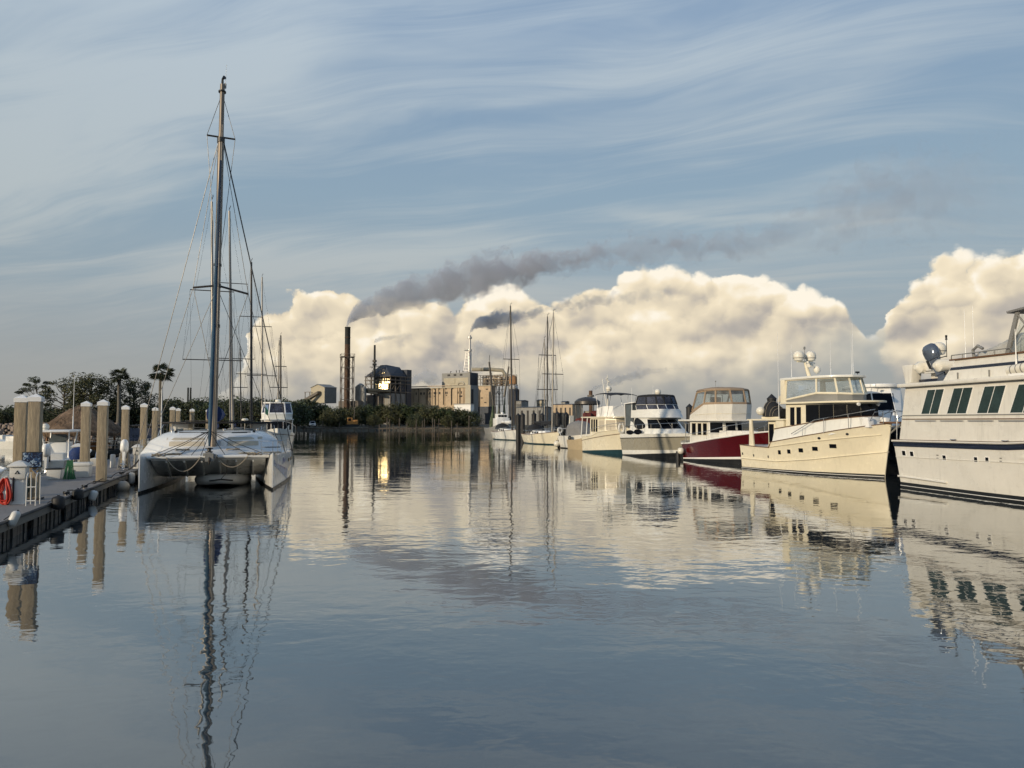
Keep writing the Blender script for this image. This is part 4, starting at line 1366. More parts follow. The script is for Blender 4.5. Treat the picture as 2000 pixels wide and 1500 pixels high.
# ================================================================ boats along the right side
GR = 'motor boats moored in a row on the right'
HD = (0.33, -0.944)


def const(v):
    return lambda t: v


def ramp_t(*pts):
    return lambda t: interp(pts, t)


def sym(pts):
    """mirror a starboard half outline (y negative, aft to forward) into a closed one"""
    return list(pts) + [(x, -y) for x, y in reversed(pts) if abs(y) > 1e-6]


def plate(root, name, m, outline, z, th=0.08, bevel=0.02):
    zz = z if isinstance(z, (list, tuple)) else [z] * len(outline)
    mb = MB().rings([[(x, y, q) for (x, y), q in zip(outline, zz)], [(x, y, q + th) for (x, y), q in zip(outline, zz)]])
    return mb.build(name, m, root, smooth=30, bevel=bevel)


def scale_out(outline, k, dx=0.0):
    cx = sum(x for x, y in outline) / len(outline)
    return [(cx + (x - cx) * k + dx, y * k) for x, y in outline]


def enclosure(root, outline, z0, z1, top, canvas, sheet, faces=None, post=0.05, skirt=0.0, panel='window_panel'):
    """canvas top carried by posts with clear sheets between them"""
    n = len(outline)
    zb = z0 if isinstance(z0, (list, tuple)) else [z0] * n
    zt = z1 if isinstance(z1, (list, tuple)) else [z1] * n
    fr = MB()
    for i in (faces if faces is not None else range(n)):
        j = (i + 1) % n
        a, b = Vector((*outline[i], zb[i])), Vector((*outline[j], zb[j]))
        c, d = Vector((*top[j], zt[j])), Vector((*top[i], zt[i]))
        nr = (b - a).cross(d - a).normalized() * 0.012
        MB().slab([a, b, c, d], nr).build(panel, sheet, root, smooth=0)
        for p, q in ((a, d), (b, c), (d, c), (a, b)):
            dr = (q - p).normalized()
            w = (nr.normalized().cross(dr)) * post / 2
            fr.slab([p - w - nr, p + w - nr, q + w - nr, q - w - nr], nr * 3.5)
    fr.build('canopy_frame', canvas, root, smooth=0)


# ---------------------------------------------------------------- cream pilothouse trawler
B = Boat('trawler_yacht', 'cream pilothouse trawler with black wraparound windshield and twin domes', 'trawler', on_z(1446, 914.5), on_z(1728, 934.5), 1.75, GR)
R = B.root
B.shape([(-0.05, 1.48), (1.5, 1.42), (2.85, 1.40), (2.9, 1.71), (4.8, 2.01), (6.6, 2.30), (8.28, 2.60), (9.9, 2.88)],
        [(0, 1.72), (0.3, 1.93), (0.6, 1.85), (0.78, 1.42), (0.92, 0.75), (1, 0.03)],
        [(0, 1.62), (0.3, 1.70), (0.6, 1.40), (0.78, 0.85), (0.92, 0.30), (1, 0.02)], 0.5, -0.05, 1.5)
B.hull('hull', CREAM, n=60)
B.band('boot_stripe', BLACK, const(-0.3), ramp_t((0, 0.10), (1, 0.20)), 0.012)
B.band('waterline_stripe', WHITE, ramp_t((0, 0.035), (1, 0.075)), ramp_t((0, 0.06), (1, 0.105)), 0.02)
B.band('rub_rail', CREAM, ramp_t((0, 0.62), (0.35, 0.58), (0.6, 0.80), (1, 1.36)), ramp_t((0, 0.68), (0.35, 0.64), (0.6, 0.86), (1, 1.41)), 0.045)
B.band('upper_strake', CREAM, ramp_t((0.30, 1.42), (0.6, 1.80), (1, 2.28)), ramp_t((0.30, 1.47), (0.6, 1.85), (1, 2.33)), 0.04, 0.30, 0.97)
B.band('cap_rail', TEAK, lambda t: B.zs(t) - 0.01, lambda t: B.zs(t) + 0.035, 0.03, n=60)
for u, v, w, h in ((1522.6, 883.4, 5.5, 8), (1541, 882, 6.5, 8), (1564.4, 879.6, 9, 8), (1592, 876.6, 11, 8), (1627, 871.4, 14, 8)):
    B.port('portlight', GLASS, u, v, w, h, rim=CREAM)
for u, v in ((1450.4, 886), (1472, 889.4), (1500.4, 892)):
    B.port('scupper', BLACK, u, v, 2.2, 4.5)
for u, v in ((1600, 856), (1655, 848)):
    B.port('hawse_pipe', BLACK, u, v, 5, 4, n=10, rim=STEEL)
tr_deck = Cabin(B, 'trunk', GEL, sym([(2.75, -1.62), (7.3, -1.5), (8.7, -0.85), (9.0, -0.3)]), sym([(2.95, -1.55), (7.2, -1.42), (8.5, -0.8), (8.8, -0.28)]),
                [1.6, 2.25, 2.6, 2.65, 2.65, 2.6, 2.25, 1.6], [2.5, 3.08, 3.2, 3.22, 3.22, 3.2, 3.08, 2.5])
B.rail('trunk_cap', [(2.95, -1.57, 2.52), (5.0, -1.5, 2.80), (7.2, -1.44, 3.09), (8.5, -0.82, 3.22), (8.8, 0, 3.24), (8.5, 0.82, 3.22), (7.2, 1.44, 3.09), (2.95, 1.57, 2.52)], 0.03, TEAK)
ph = Cabin(B, 'pilothouse', CREAM, sym([(3.75, -1.42), (7.35, -1.36), (8.55, -0.62)]), sym([(3.75, -1.38), (7.3, -1.32), (8.45, -0.60)]), 2.4, 3.98)
for i, a0, a1 in ((0, 0.44, 0.715), (0, 0.719, 0.998), (1, 0.002, 0.497), (1, 0.503, 0.998), (2, 0.002, 0.497), (2, 0.503, 0.998), (3, 0.002, 0.497), (3, 0.503, 0.998), (4, 0.002, 0.281), (4, 0.285, 0.56)):
    ph.win(i, a0, a1, 0.33, 0.955, GLASS, 'windshield_pane')
for a0, a1 in ((0.10, 0.20), (0.24, 0.34)):
    ph.win(0, a0, a1, 0.22, 0.88, GLASS, frame=CREAM)
    ph.win(4, 1 - a1, 1 - a0, 0.22, 0.88, GLASS, frame=CREAM)
for i, a_ in ((1, 0.5), (2, 0.5), (3, 0.5)):
    p0, n0 = ph.pt(i, a_, 0.96, 0.02)
    p1, _ = ph.pt(i, a_ + 0.22, 0.62, 0.02)
    MB().tube(p0, p1, 0.012, n=5).build('wiper', BLACK, R)
plate(R, 'brow', CREAM, sym([(3.5, -1.60), (7.5, -1.62), (8.7, -1.0), (9.05, -0.35)]), 3.98, 0.11, 0.03)
for y in (-0.9, 0.35):
    lm = MB().lathe([(0.09, 0), (0.10, 0.05), (0.09, 0.10), (0.03, 0.11)], (8.75 - abs(y) * 0.2, y, 3.90), 12, axis=(1, -0.15, -0.2))
    lm.build('flood_light', WHITE, R)
fbo = sym([(3.9, -1.52), (6.3, -1.50), (7.35, -1.05), (7.75, -0.4)])
fbt = sym([(3.9, -1.42), (6.2, -1.40), (7.1, -0.98), (7.5, -0.38)])
ZC = [4.18, 4.50, 4.46, 4.42, 4.42, 4.46, 4.50, 4.18]
Cabin(B, 'flybridge_coaming', PLG, scale_out(fbo, 0.985), scale_out(fbo, 0.985), 4.09, ZC)
plate(R, 'coaming_cap', CREAM, scale_out(fbo, 1.015), ZC, 0.06, 0.015)
enclosure(R, fbo, [z + 0.06 for z in ZC], 5.38, fbt, CREAM, VINYL, faces=(0, 1, 2, 3, 4, 5, 6), post=0.09)
plate(R, 'hardtop', GEL, sym([(3.45, -1.55), (6.3, -1.55), (7.3, -1.1), (7.8, -0.4)]), 5.38, 0.15, 0.05)
plate(R, 'hardtop_hatch', GREYGLASS, [(4.6, -0.9), (6.6, -0.9), (6.6, -0.3), (4.6, -0.3)], 5.535, 0.02, 0)
for y in (-1.5, 1.5):
    MB().slab([(3.5, y - 0.05, 3.98), (3.95, y - 0.05, 3.98), (3.85, y - 0.05, 5.40), (3.50, y - 0.05, 5.40)], (0, 0.1, 0)).build('hardtop_leg', CREAM, R, bevel=0.02)
mt_ = MB().path([(4.25, 0, 5.5), (4.05, 0, 6.0), (3.85, 0, 6.55)], [0.13, 0.11, 0.07], 10)
mt_.box((3.85, 0, 6.52), (0.12, 1.1, 0.07))
mt_.build('radar_mast', CREAM, R)
radome(R, (3.85, -0.45, 6.84), 0.32, 'satellite_dome')
radome(R, (3.85, 0.45, 6.86), 0.32, 'satellite_dome')
MB().box((4.45, -0.1, 6.42), (0.12, 1.2, 0.09), 0.5).box((4.4, -0.1, 6.27), (0.28, 0.28, 0.22)).build('open_array_radar', DOME, R, bevel=0.02)
MB().ball((4.45, 0.35, 6.02), 0.2, sz=1.2).build('camera_dome', DOME, R)
MB().tube((3.85, 0, 6.5), (3.85, 0, 7.35), 0.015).box((3.85, 0, 7.35), (0.08, 0.08, 0.16)).build('mast_light', PLG, R)
for x, y, z, h in ((3.4, -1.6, 3.1, 5.3), (3.8, -0.95, 5.5, 2.2), (4.6, 1.25, 5.5, 2.3), (6.4, 1.1, 5.5, 3.1), (5.9, 1.5, 5.5, 0.8)):
    antenna(R, (x, y, z), h)
MB().tube((6.6, 1.2, 5.53), (6.6, 1.2, 5.72), 0.02).box((6.6, 1.2, 5.75), (0.1, 0.22, 0.1)).build('horn', BLACK, R)
plate(R, 'cockpit_roof', CREAM, sym([(0.45, -1.55), (3.75, -1.6)]), 3.02, 0.10, 0.03)
for y in (-1.5, 1.5):
    MB().slab([(0.62, y - 0.06, 1.40), (1.05, y - 0.06, 1.40), (0.88, y - 0.06, 3.04), (0.68, y - 0.06, 3.04)], (0, 0.12, 0)).build('roof_post', CREAM, R, bevel=0.02)
bk = Cabin(B, 'aft_bulkhead', CREAM, sym([(2.0, -1.2), (3.8, -1.3)]), sym([(2.0, -1.2), (3.8, -1.3)]), 0.9, 3.02)
bk.win(0, 0.04, 0.30, 0.30, 0.90, GLASS, 'door_window', frame=CREAM)
bk.win(0, 0.40, 0.66, 0.55, 0.92, GLASS)
bk.win(3, 0.55, 0.92, 0.15, 0.90, GLASS, 'door_window')
bk.win(3, 0.08, 0.45, 0.45, 0.90, GLASS)
MB().bbox((3.02, -1.52, 2.35), (3.68, -1.25, 3.0)).build('wing_station', CREAM, R, bevel=0.02)
rp = [(4.6, -1.8, 2.25), (6.3, -1.72, 3.05), (8.2, -1.35, 3.35), (9.4, -0.62, 3.6)]
B.rail('hand_rail', rp, 0.02, posts=[((5.5, -1.82, 2.1), (5.5, -1.76, 2.68)), ((6.9, -1.65, 2.33), (6.9, -1.62, 3.15)), ((8.3, -1.30, 2.6), (8.3, -1.32, 3.37))])
B.rail('hand_rail', [(x, -y, z) for x, y, z in rp], 0.02)
for sd in (-1, 1):
    B.rail('bow_rail', [(9.0, sd * 0.75, 2.75), (9.35, sd * 0.6, 3.45), (9.9, sd * 0.34, 3.55), (10.35, sd * 0.22, 3.5), (10.4, sd * 0.2, 2.95)], 0.02,
           posts=[((9.7, sd * 0.4, 2.85), (9.7, sd * 0.42, 3.53))])
MB().prism(sym([(9.4, -0.35), (10.45, -0.2)]), 2.86, 2.96).build('bow_pulpit', TEAK, R, bevel=0.02)
MB().path([(10.5, 0, 2.9), (10.1, 0, 2.62), (9.75, 0.0, 2.35)], [0.05, 0.05, 0.04], 8).box((10.05, 0, 2.72), (0.2, 0.5, 0.06)).build('anchor', PLG, R)
for x, y in ((8.95, -0.62), (8.95, 0.62)):
    MB().slab([(x - 0.25, y - 0.22, 2.65), (x + 0.25, y - 0.22, 2.65), (x + 0.12, y - 0.18, 3.18), (x - 0.2, y - 0.18, 3.2)], (0, 0.4, 0)).build('deck_box', WHITE, R, bevel=0.04)
TRAW = B


def covered_tender(boat, x, y, z):
    o = thing('covered_tender', 'black canvas covered tender lashed on boat deck of cream trawler', 'tender', boat.root.matrix_basis @ Vector((x, y, z)), boat.root.rotation_euler.z)
    rs = []
    for i in range(9):
        t = i / 8
        w = 0.62 * math.sin(math.pi * (0.12 + 0.76 * t)) ** 0.5
        h = 0.98 * (0.72 + 0.28 * math.sin(math.pi * (t * 1.6 + 0.1)))
        rs.append([(-0.75 + 1.5 * t, w * math.cos(a), 0.08 + h * max(math.sin(a), -0.05) ** 0.8 if math.sin(a) > 0 else 0.02) for a in [math.pi * k / 10 for k in range(11)]])
    MB().rings(rs).build('cover', CANB, o)
    st = MB()
    for t in (0.2, 0.42, 0.64, 0.85):
        i = int(t * 8)
        st.path([(p[0], p[1] * 1.02, p[2] * 1.015 + 0.004) for p in rs[i]], 0.012, 5)
    st.build('strap', ROPE, o)
    MB().ball((-0.62, -0.62, 0.42), 0.27).build('fender_ball', DOME, o)
    MB().slab([(-0.05, 0.1, 0.95), (0.55, 0.1, 0.95), (0.5, 0.1, 1.35), (0.15, 0.1, 1.35)], (0, 0.35, 0)).build('console_cover', COVER, o, bevel=0.08)
    MB().bbox((-0.75, -0.45, -0.06), (0.75, -0.35, 0.06)).bbox((-0.75, 0.35, -0.06), (0.75, 0.45, 0.06)).build('chock', CREAM, o)


bpy.context.view_layer.update()
covered_tender(B, 2.15, -0.75, 3.19)

# ---------------------------------------------------------------- red hulled trawler
B = Boat.heading('trawler_yacht', 'oxblood red hulled trawler with tan flybridge canopy', 'trawler', on_z(1331, 898.5), HD, 7.6, 1.85, GR)
R = B.root
B.shape([(-0.1, 1.28), (1.3, 1.36), (3.4, 1.63), (5.7, 1.92), (8.2, 2.32)],
        [(0, 1.75), (0.3, 2.0), (0.6, 1.95), (0.8, 1.5), (0.93, 0.8), (1, 0.03)],
        [(0, 1.65), (0.3, 1.85), (0.6, 1.5), (0.8, 0.9), (0.93, 0.35), (1, 0.02)], 0.6, -0.1, 1.4)
B.hull('hull', REDH)
B.band('boot_stripe', BLACK, const(-0.3), ramp_t((0, 0.10), (1, 0.42)), 0.012)
B.band('waterline_stripe', WHITE, ramp_t((0, 0.10), (1, 0.42)), ramp_t((0, 0.19), (1, 0.60)), 0.02)
B.band('gunwale', WHITE, lambda t: B.zs(t) - 0.06, lambda t: B.zs(t) + 0.03, 0.035)
cb = Cabin(B, 'saloon', OFFW, sym([(0.5, -1.42), (3.1, -1.5), (3.75, -0.55)]), sym([(0.5, -1.38), (3.0, -1.46), (3.6, -0.53)]), 1.2, 3.0)
for i, a0, a1 in ((0, 0.12, 0.34), (0, 0.44, 0.64), (0, 0.72, 0.93), (4, 0.07, 0.28), (4, 0.36, 0.56), (4, 0.66, 0.88)):
    cb.win(i, a0, a1, 0.42, 0.90, GLASS, frame=CREAM)
for i in (1, 2, 3):
    cb.win(i, 0.10, 0.90, 0.52, 0.93, GLASS, 'windshield_pane', frame=WHITE)
plate(R, 'saloon_roof', OFFW, sym([(-0.8, -1.6), (2.9, -1.82), (4.1, -1.55), (4.75, -0.62)]), 2.98, 0.13, 0.03)
fbo = sym([(0.7, -1.55), (2.9, -1.75), (4.0, -1.5), (4.6, -0.62)])
fbt = sym([(0.75, -1.53), (2.9, -1.77), (4.1, -1.53), (4.75, -0.62)])
Cabin(B, 'flybridge_coaming', OFFW, fbo, fbt, 3.11, [3.45, 4.18, 4.2, 4.2, 4.2, 4.2, 4.18, 3.45])
B.rail('coaming_stripe', [(1.2, -1.60, 3.42), (2.9, -1.775, 3.5), (4.05, -1.52, 3.52), (4.68, -0.62, 3.52), (4.68, 0.62, 3.52), (4.05, 1.52, 3.52)], 0.018, CREAM)
eb = sym([(1.0, -1.5), (2.9, -1.73), (4.0, -1.5), (4.65, -0.6)])
et = sym([(1.6, -1.45), (3.0, -1.64), (3.9, -1.42), (4.4, -0.58)])
enclosure(R, eb, [3.75, 4.28, 4.28, 4.28, 4.28, 4.28, 4.28, 3.75], [5.12, 5.22, 5.24, 5.24, 5.24, 5.24, 5.22, 5.12], et, CANT, VINYL, post=0.13)
plate(R, 'curtain_skirt', CANT, scale_out(fbt, 0.99), [3.5, 4.19, 4.2, 4.2, 4.2, 4.2, 4.19, 3.5], 0.13, 0.02)
plate(R, 'canopy_shade_plate', mat('dark_brown_shade', (0.05, 0.03, 0.02), 0.9), scale_out(et, 0.95), 5.02, 0.04, 0)  # dark plate added below the top: shade inside the canopy, as colour
mb = MB()
rs = []
for k, (f, z) in enumerate(((1.0, 0.0), (1.04, 0.05), (0.97, 0.16), (0.72, 0.26), (0.35, 0.31))):
    rs.append([(2.95 + (x - 2.95) * f, y * f, 5.18 + z + 0.02 * math.sin(3 * x + 5 * y)) for x, y in et])
mb.rings(rs).build('bimini_top', CANT, R, smooth=60)
Cabin(B, 'fore_cabin', OFFW, sym([(3.7, -1.1), (6.0, -0.8), (6.4, -0.3)]), sym([(3.7, -1.0), (5.8, -0.7), (6.1, -0.25)]), 1.5, 2.3)
B.rail('helm_seat_frame', [(2.0, -0.5, 4.2), (2.0, -0.5, 4.95), (2.0, 0.5, 4.95), (2.0, 0.5, 4.2)], 0.03, ALUD)
MB().bbox((1.7, -0.4, 4.2), (2.0, 0.4, 4.8)).build('helm_seat', CANB, R, bevel=0.05)
MB().tube((1.6, 0.2, 5.4), (1.6, 0.2, 5.95), 0.012).ball((1.6, 0.2, 6.0), 0.05).build('anchor_light', PLG, R)
rp = [(1.0, -1.9, 2.0), (3.5, -1.98, 2.25), (5.4, -1.6, 2.65), (7.0, -0.8, 2.9), (8.1, 0, 3.0)]
pst = [((x, y, z - 0.62), (x, y, z)) for x, y, z in rp]
B.rail('hand_rail', rp, 0.018, posts=pst)
B.rail('hand_rail', [(x, -y, z) for x, y, z in rp], 0.018, posts=[((a[0], -a[1], a[2]), (b[0], -b[1], b[2])) for a, b in pst])
B.rail('davit', [(-0.2, -1.3, 1.25), (-0.25, -1.3, 2.7), (-0.5, -1.3, 2.95)], 0.035, PLG)
B.rail('davit', [(-0.2, 1.3, 1.25), (-0.25, 1.3, 2.7), (-0.5, 1.3, 2.95)], 0.035, PLG)
rs = []
for k in range(13):
    a = 2 * math.pi * k / 12
    rs.append((-0.55 + 0.30 * math.cos(a) * 1.0, 1.35 * math.sin(a), 1.30 + 0.05 * math.cos(a)))
t_ = thing('inflatable_dinghy', 'grey inflatable dinghy hung across stern of red trawler', 'dinghy', B.root.matrix_basis @ Vector((-0.08, 0, -0.02)), B.root.rotation_euler.z)
MB().path(rs, 0.19, 10).build('tube', PLG, t_)
MB().bbox((-0.85, -1.0, 1.16), (-0.3, 1.0, 1.24)).build('floor', GREYGEL, t_)
bpy.context.view_layer.update()
RED = B


def fender(p, r, label, m=None, lng=1.0, axis=(0, 0, 1), line_to=None, group=None):
    o = thing('fender', label, 'fender', p, 0, group)
    if lng <= 1.05:
        MB().ball((0, 0, 0), r, 16, 10, axis).build('buoy', m or DOME, o)
    else:
        L = r * lng
        MB().lathe([(0.001, -L), (r * 0.35, -L * 0.98), (r * 0.8, -L * 0.84), (r, -L * 0.62), (r, L * 0.62), (r * 0.8, L * 0.84), (r * 0.35, L * 0.98), (0.001, L)], (0, 0, 0), 14, axis).build('buoy', m or DOME, o)
    MB().lathe([(r * 0.22, r * lng * 0.95), (r * 0.2, r * lng * 1.15)], (0, 0, 0), 8, axis).build('eye', NAVY, o)
    if line_to is not None:
        d = Vector(line_to) - Vector(p)
        MB().path([Vector(axis) * r * lng, Vector(axis) * r * lng * 0.5 + d * 0.5, d], 0.012, 5).build('line', ROPED, o)
    return o


q = B.root.matrix_basis
fender(q @ Vector((0.35, -2.12, 0.72)), 0.26, 'round pink white fender hanging by stern of red trawler', line_to=q @ Vector((0.5, -1.9, 1.35)))

# ---------------------------------------------------------------- grey and white express cruiser
B = Boat.heading('motor_cruiser', 'white cruiser with grey topsides, oval windows and black flybridge enclosure', 'motor cruiser', on_z(1213, 888.5), HD, 7.6, 1.8, GR)
R = B.root
B.shape([(-0.3, 1.87), (2, 1.90), (5, 1.95), (8.3, 2.03)],
        [(0, 1.75), (0.3, 1.85), (0.6, 1.78), (0.8, 1.35), (0.93, 0.7), (1, 0.03)],
        [(0, 1.65), (0.3, 1.7), (0.6, 1.35), (0.8, 0.8), (0.93, 0.3), (1, 0.02)], 0.7, -0.3, 1.25)
B.hull('hull', GEL)
B.band('grey_topsides', GREYGEL, ramp_t((0, 0.44), (1, 0.72)), ramp_t((0, 1.46), (1, 1.74)), 0.014)
B.band('rub_rail', BLACK, ramp_t((0, 1.44), (1, 1.72)), ramp_t((0, 1.50), (1, 1.78)), 0.05)
B.band('boot_stripe', BLACK, const(-0.3), ramp_t((0, 0.06), (0.3, 0.16), (1, 0.5)), 0.014)
for u, v, w in ((1231, 858, 5), (1238.5, 857, 4), (1264, 857, 4), (1292, 857, 6)):
    B.port('portlight', GLASS, u, v, w, 3.2, n=12, rim=STEEL)
for u in (1217, 1219.5):
    B.port('vent', BLACK, u, 859, 1.6, 3.5)
B.port('hull_window', GLASS, 1230, 844.5, 14.5, 9.0, n=16)
B.port('hull_window', GLASS, 1245.5, 843.5, 15, 10.5, n=16)
cb = Cabin(B, 'saloon', GEL, sym([(0.9, -1.5), (4.4, -1.55), (6.3, -1.1), (7.0, -0.4)]), sym([(1.0, -1.3), (3.7, -1.3), (4.6, -0.95), (4.9, -0.4)]), 1.85, 3.3)
for i in (1, 2, 3, 4, 5):
    cb.win(i, 0.015, 0.985, 0.36, 0.88, GLASS, 'windshield_pane')
for i, fl in ((0, False), (6, True)):
    pts = []
    for k in range(20):
        a = 2 * math.pi * k / 20
        s_ = math.cos(a)
        w = abs(math.sin(a)) ** 0.8 * (1 if math.sin(a) > 0 else -1) * (1 - 0.35 * s_)
        aa = 0.55 + 0.32 * s_
        pts.append(cb.pt(i, (1 - aa) if fl else aa, 0.60 - 0.10 * s_ + 0.30 * w, 0.005)[0])
    MB().slab(pts, cb.pt(i, 0.5, 0.5)[1] * 0.02).build('oval_window', GLASS, R, smooth=0)
fbo = sym([(1.2, -1.45), (4.4, -1.5), (5.5, -1.05), (5.9, -0.4)])
fbt = sym([(1.2, -1.42), (4.1, -1.45), (5.1, -1.0), (5.5, -0.38)])
Cabin(B, 'flybridge_coaming', GEL, fbo, fbt, 3.27, 3.92)
ws = sym([(2.2, -1.42), (4.1, -1.42), (5.05, -0.98), (5.4, -0.38)])
wt = sym([(2.0, -1.40), (3.8, -1.40), (4.75, -0.95), (5.05, -0.36)])
enclosure(R, ws, 3.94, 4.36, wt, WHITE, SMOKEV, faces=(0, 1, 2, 3, 4, 5, 6), post=0.05, panel='flybridge_screen')
ct = sym([(2.2, -1.30), (3.6, -1.32), (4.4, -0.9), (4.65, -0.35)])
enclosure(R, wt, 4.36, 5.08, ct, CANB, SMOKEV, post=0.12)
rs = [[(2.6 + (x - 2.6) * f, y * f, 5.06 + z) for x, y in ct] for f, z in ((1.0, 0), (1.03, 0.05), (0.95, 0.13), (0.6, 0.19), (0.3, 0.2))]
MB().rings(rs).build('canopy_top', CANB, R, smooth=60)
radome(R, (3.3, 0.0, 5.44), 0.26)
antenna(R, (3.2, -0.4, 5.2), 0.9)
antenna(R, (1.2, -1.35, 3.9), 2.0, 0.02)
MB().slab([(-0.3, -1.35, 4.48), (1.6, -1.40, 4.56), (1.6, 1.40, 4.56), (-0.3, 1.35, 4.48)], (0, 0, 0.09)).build('hardtop', WHITE, R, bevel=0.02)
for y in (-1.3, 1.3):
    MB().path([(-0.2, y, 4.5), (-0.1, y, 3.2), (0.0, y, 1.8)], 0.04, 8).build('hardtop_leg', WHITE, R)
eo = sym([(0.0, -1.3), (1.5, -1.35)])
enclosure(R, eo, 2.5, 4.46, eo, CANB, GREYGLASS, post=0.05)
rp = [(1.6, -1.75, 2.6), (4.0, -1.75, 2.72), (6.4, -1.2, 2.8), (8.1, -0.25, 2.85)]
pst = [((lerp(1.6, 8.0, k / 6), interp([(p[0], p[1]) for p in rp], lerp(1.6, 8.0, k / 6)), 1.9), (lerp(1.6, 8.0, k / 6), interp([(p[0], p[1]) for p in rp], lerp(1.6, 8.0, k / 6)), interp([(p[0], p[2]) for p in rp], lerp(1.6, 8.0, k / 6)))) for k in range(7)]
B.rail('hand_rail', rp, 0.018, posts=pst)
B.rail('hand_rail', [(x, -y, z) for x, y, z in rp], 0.018, posts=[((a[0], -a[1], a[2]), (b[0], -b[1], b[2])) for a, b in pst])
bpy.context.view_layer.update()
q = B.root.matrix_basis
lb = thing('lifebuoy', 'white horseshoe lifebuoy hung on stern of grey and white cruiser', 'lifebuoy', q @ Vector((-0.05, -1.72, 2.35)), B.root.rotation_euler.z)
MB().path([(0, 0.24 * math.cos(a) - 0.0, 0.40 * math.sin(a)) for a in [math.pi * (0.62 + 1.76 * k / 16) + math.pi * 0.5 - math.pi / 2 for k in range(17)]], 0.1, 8).build('ring', PLW, lb)
EXPR = B

# ---------------------------------------------------------------- cream sedan trawler with black bimini
B = Boat.heading('motor_cruiser', 'cream sedan cruiser with teal bottom paint and black bimini top', 'motor cruiser', on_z(1136, 882), HD, 7.5, 1.6, GR)
R = B.root
B.shape([(-0.05, 1.45), (2.4, 1.60), (3.1, 1.78), (3.75, 1.95), (8.0, 2.36)],
        [(0, 1.55), (0.3, 1.68), (0.6, 1.62), (0.8, 1.2), (0.93, 0.65), (1, 0.03)],
        [(0, 1.5), (0.3, 1.6), (0.6, 1.25), (0.8, 0.7), (0.93, 0.3), (1, 0.02)], 0.5, -0.05, 1.4)
B.hull('hull', CREAM)
B.band('boot_stripe', TEALB, const(-0.3), ramp_t((0, 0.10), (1, 0.48)), 0.012)
B.band('rub_rail', TEAK, ramp_t((0, 1.08), (0.65, 1.64), (1, 1.95)), ramp_t((0, 1.12), (0.65, 1.69), (1, 2.0)), 0.04)
B.band('gunwale', CREAM, lambda t: B.zs(t) - 0.03, lambda t: B.zs(t) + 0.03, 0.03)
cb = Cabin(B, 'saloon', CREAM, sym([(1.3, -1.32), (4.6, -1.36), (5.5, -0.6)]), sym([(1.3, -1.28), (4.5, -1.3), (5.3, -0.58)]), 1.4, 3.3)
for i, aa in ((0, (0.08, 0.24, 0.40)), (4, (0.48, 0.64, 0.80))):
    for a0 in aa:
        cb.win(i, a0, a0 + 0.12, 0.30, 0.92, GLASS, frame=CREAM)
for i in (1, 2, 3):
    cb.win(i, 0.06, 0.94, 0.40, 0.88, COVER, 'window_cover')
cb.win(0, 0.62, 0.93, 0.42, 0.86, COVER, 'window_cover')
plate(R, 'saloon_roof', CREAM, sym([(-0.6, -1.40), (4.6, -1.48), (5.6, -0.9), (5.9, -0.4)]), 3.28, 0.12, 0.03)
for x in (-0.4, 0.75):
    for y in (-1.35, 1.35):
        MB().tube((x - 0.15, y * 1.03, 1.4), (x + 0.1, y, 3.3), 0.05, n=8).build('roof_post', WHITE, R)
Cabin(B, 'flybridge_coaming', WHITE, sym([(2.5, -1.2), (4.2, -1.25), (5.1, -0.7)]), sym([(2.6, -1.2), (4.1, -1.25), (4.9, -0.7)]), 3.4, [4.2, 4.35, 4.38, 4.38, 4.35, 4.2])
MB().lathe([(0.13, 0), (0.13, 0.02)], (4.95, -0.3, 3.9), 14, axis=(1, -0.2, 0.25)).build('emblem', GREYGEL, R)
rs = []
for k in range(9):
    x = 2.6 + 3.2 * k / 8
    z = 5.28 + 0.24 * math.sin(math.pi * (0.15 + 0.75 * k / 8)) - 0.12 * (k / 8 - 0.5)
    rs.append([(x, 1.4 * math.cos(a), z + 0.12 * math.sin(a)) for a in [math.pi * j / 8 for j in range(9)]] + [(x, 1.36 * math.cos(a), z - 0.03 + 0.12 * math.sin(a)) for a in [math.pi * j / 8 for j in range(8, -1, -1)]])
MB().rings(rs).build('bimini_top', CANB, R, smooth=60)
fr = MB()
for y in (-1.3, 1.3):
    fr.path([(2.7, y, 5.3), (3.3, y, 3.4)], 0.02, 6).path([(5.7, y, 5.3), (4.9, y, 3.4)], 0.02, 6).path([(4.2, y, 5.45), (3.6, y, 3.4)], 0.02, 6)
fr.build('bimini_frame', STEEL, R)
ms = MB().path([(2.5, 0, 3.4), (2.5, 0, 5.8), (2.5, 0, 7.4)], [0.08, 0.07, 0.04], 8).path([(2.2, 0.1, 4.0), (1.2, 0.1, 7.1)], 0.05, 8)
ms.box((2.5, 0, 6.5), (0.06, 0.7, 0.05)).box((2.5, 0, 6.9), (0.06, 0.35, 0.05)).ball((2.5, 0.16, 6.75), 0.09).ball((2.5, -0.1, 7.05), 0.08)
ms.build('mast', OFFW, R)
radome(R, (2.75, 0, 6.05), 0.27)
B.rail('hand_rail', [(1.6, -1.68, 2.1), (4.0, -1.65, 2.5), (6.0, -1.3, 2.75), (8.0, -0.2, 2.95)], 0.018, posts=[((2.4, -1.68, 1.6), (2.4, -1.67, 2.23)), ((4.0, -1.64, 1.9), (4.0, -1.65, 2.5)), ((5.2, -1.45, 2.1), (5.2, -1.45, 2.65)), ((6.6, -1.0, 2.2), (6.6, -1.0, 2.8))])
SED = B

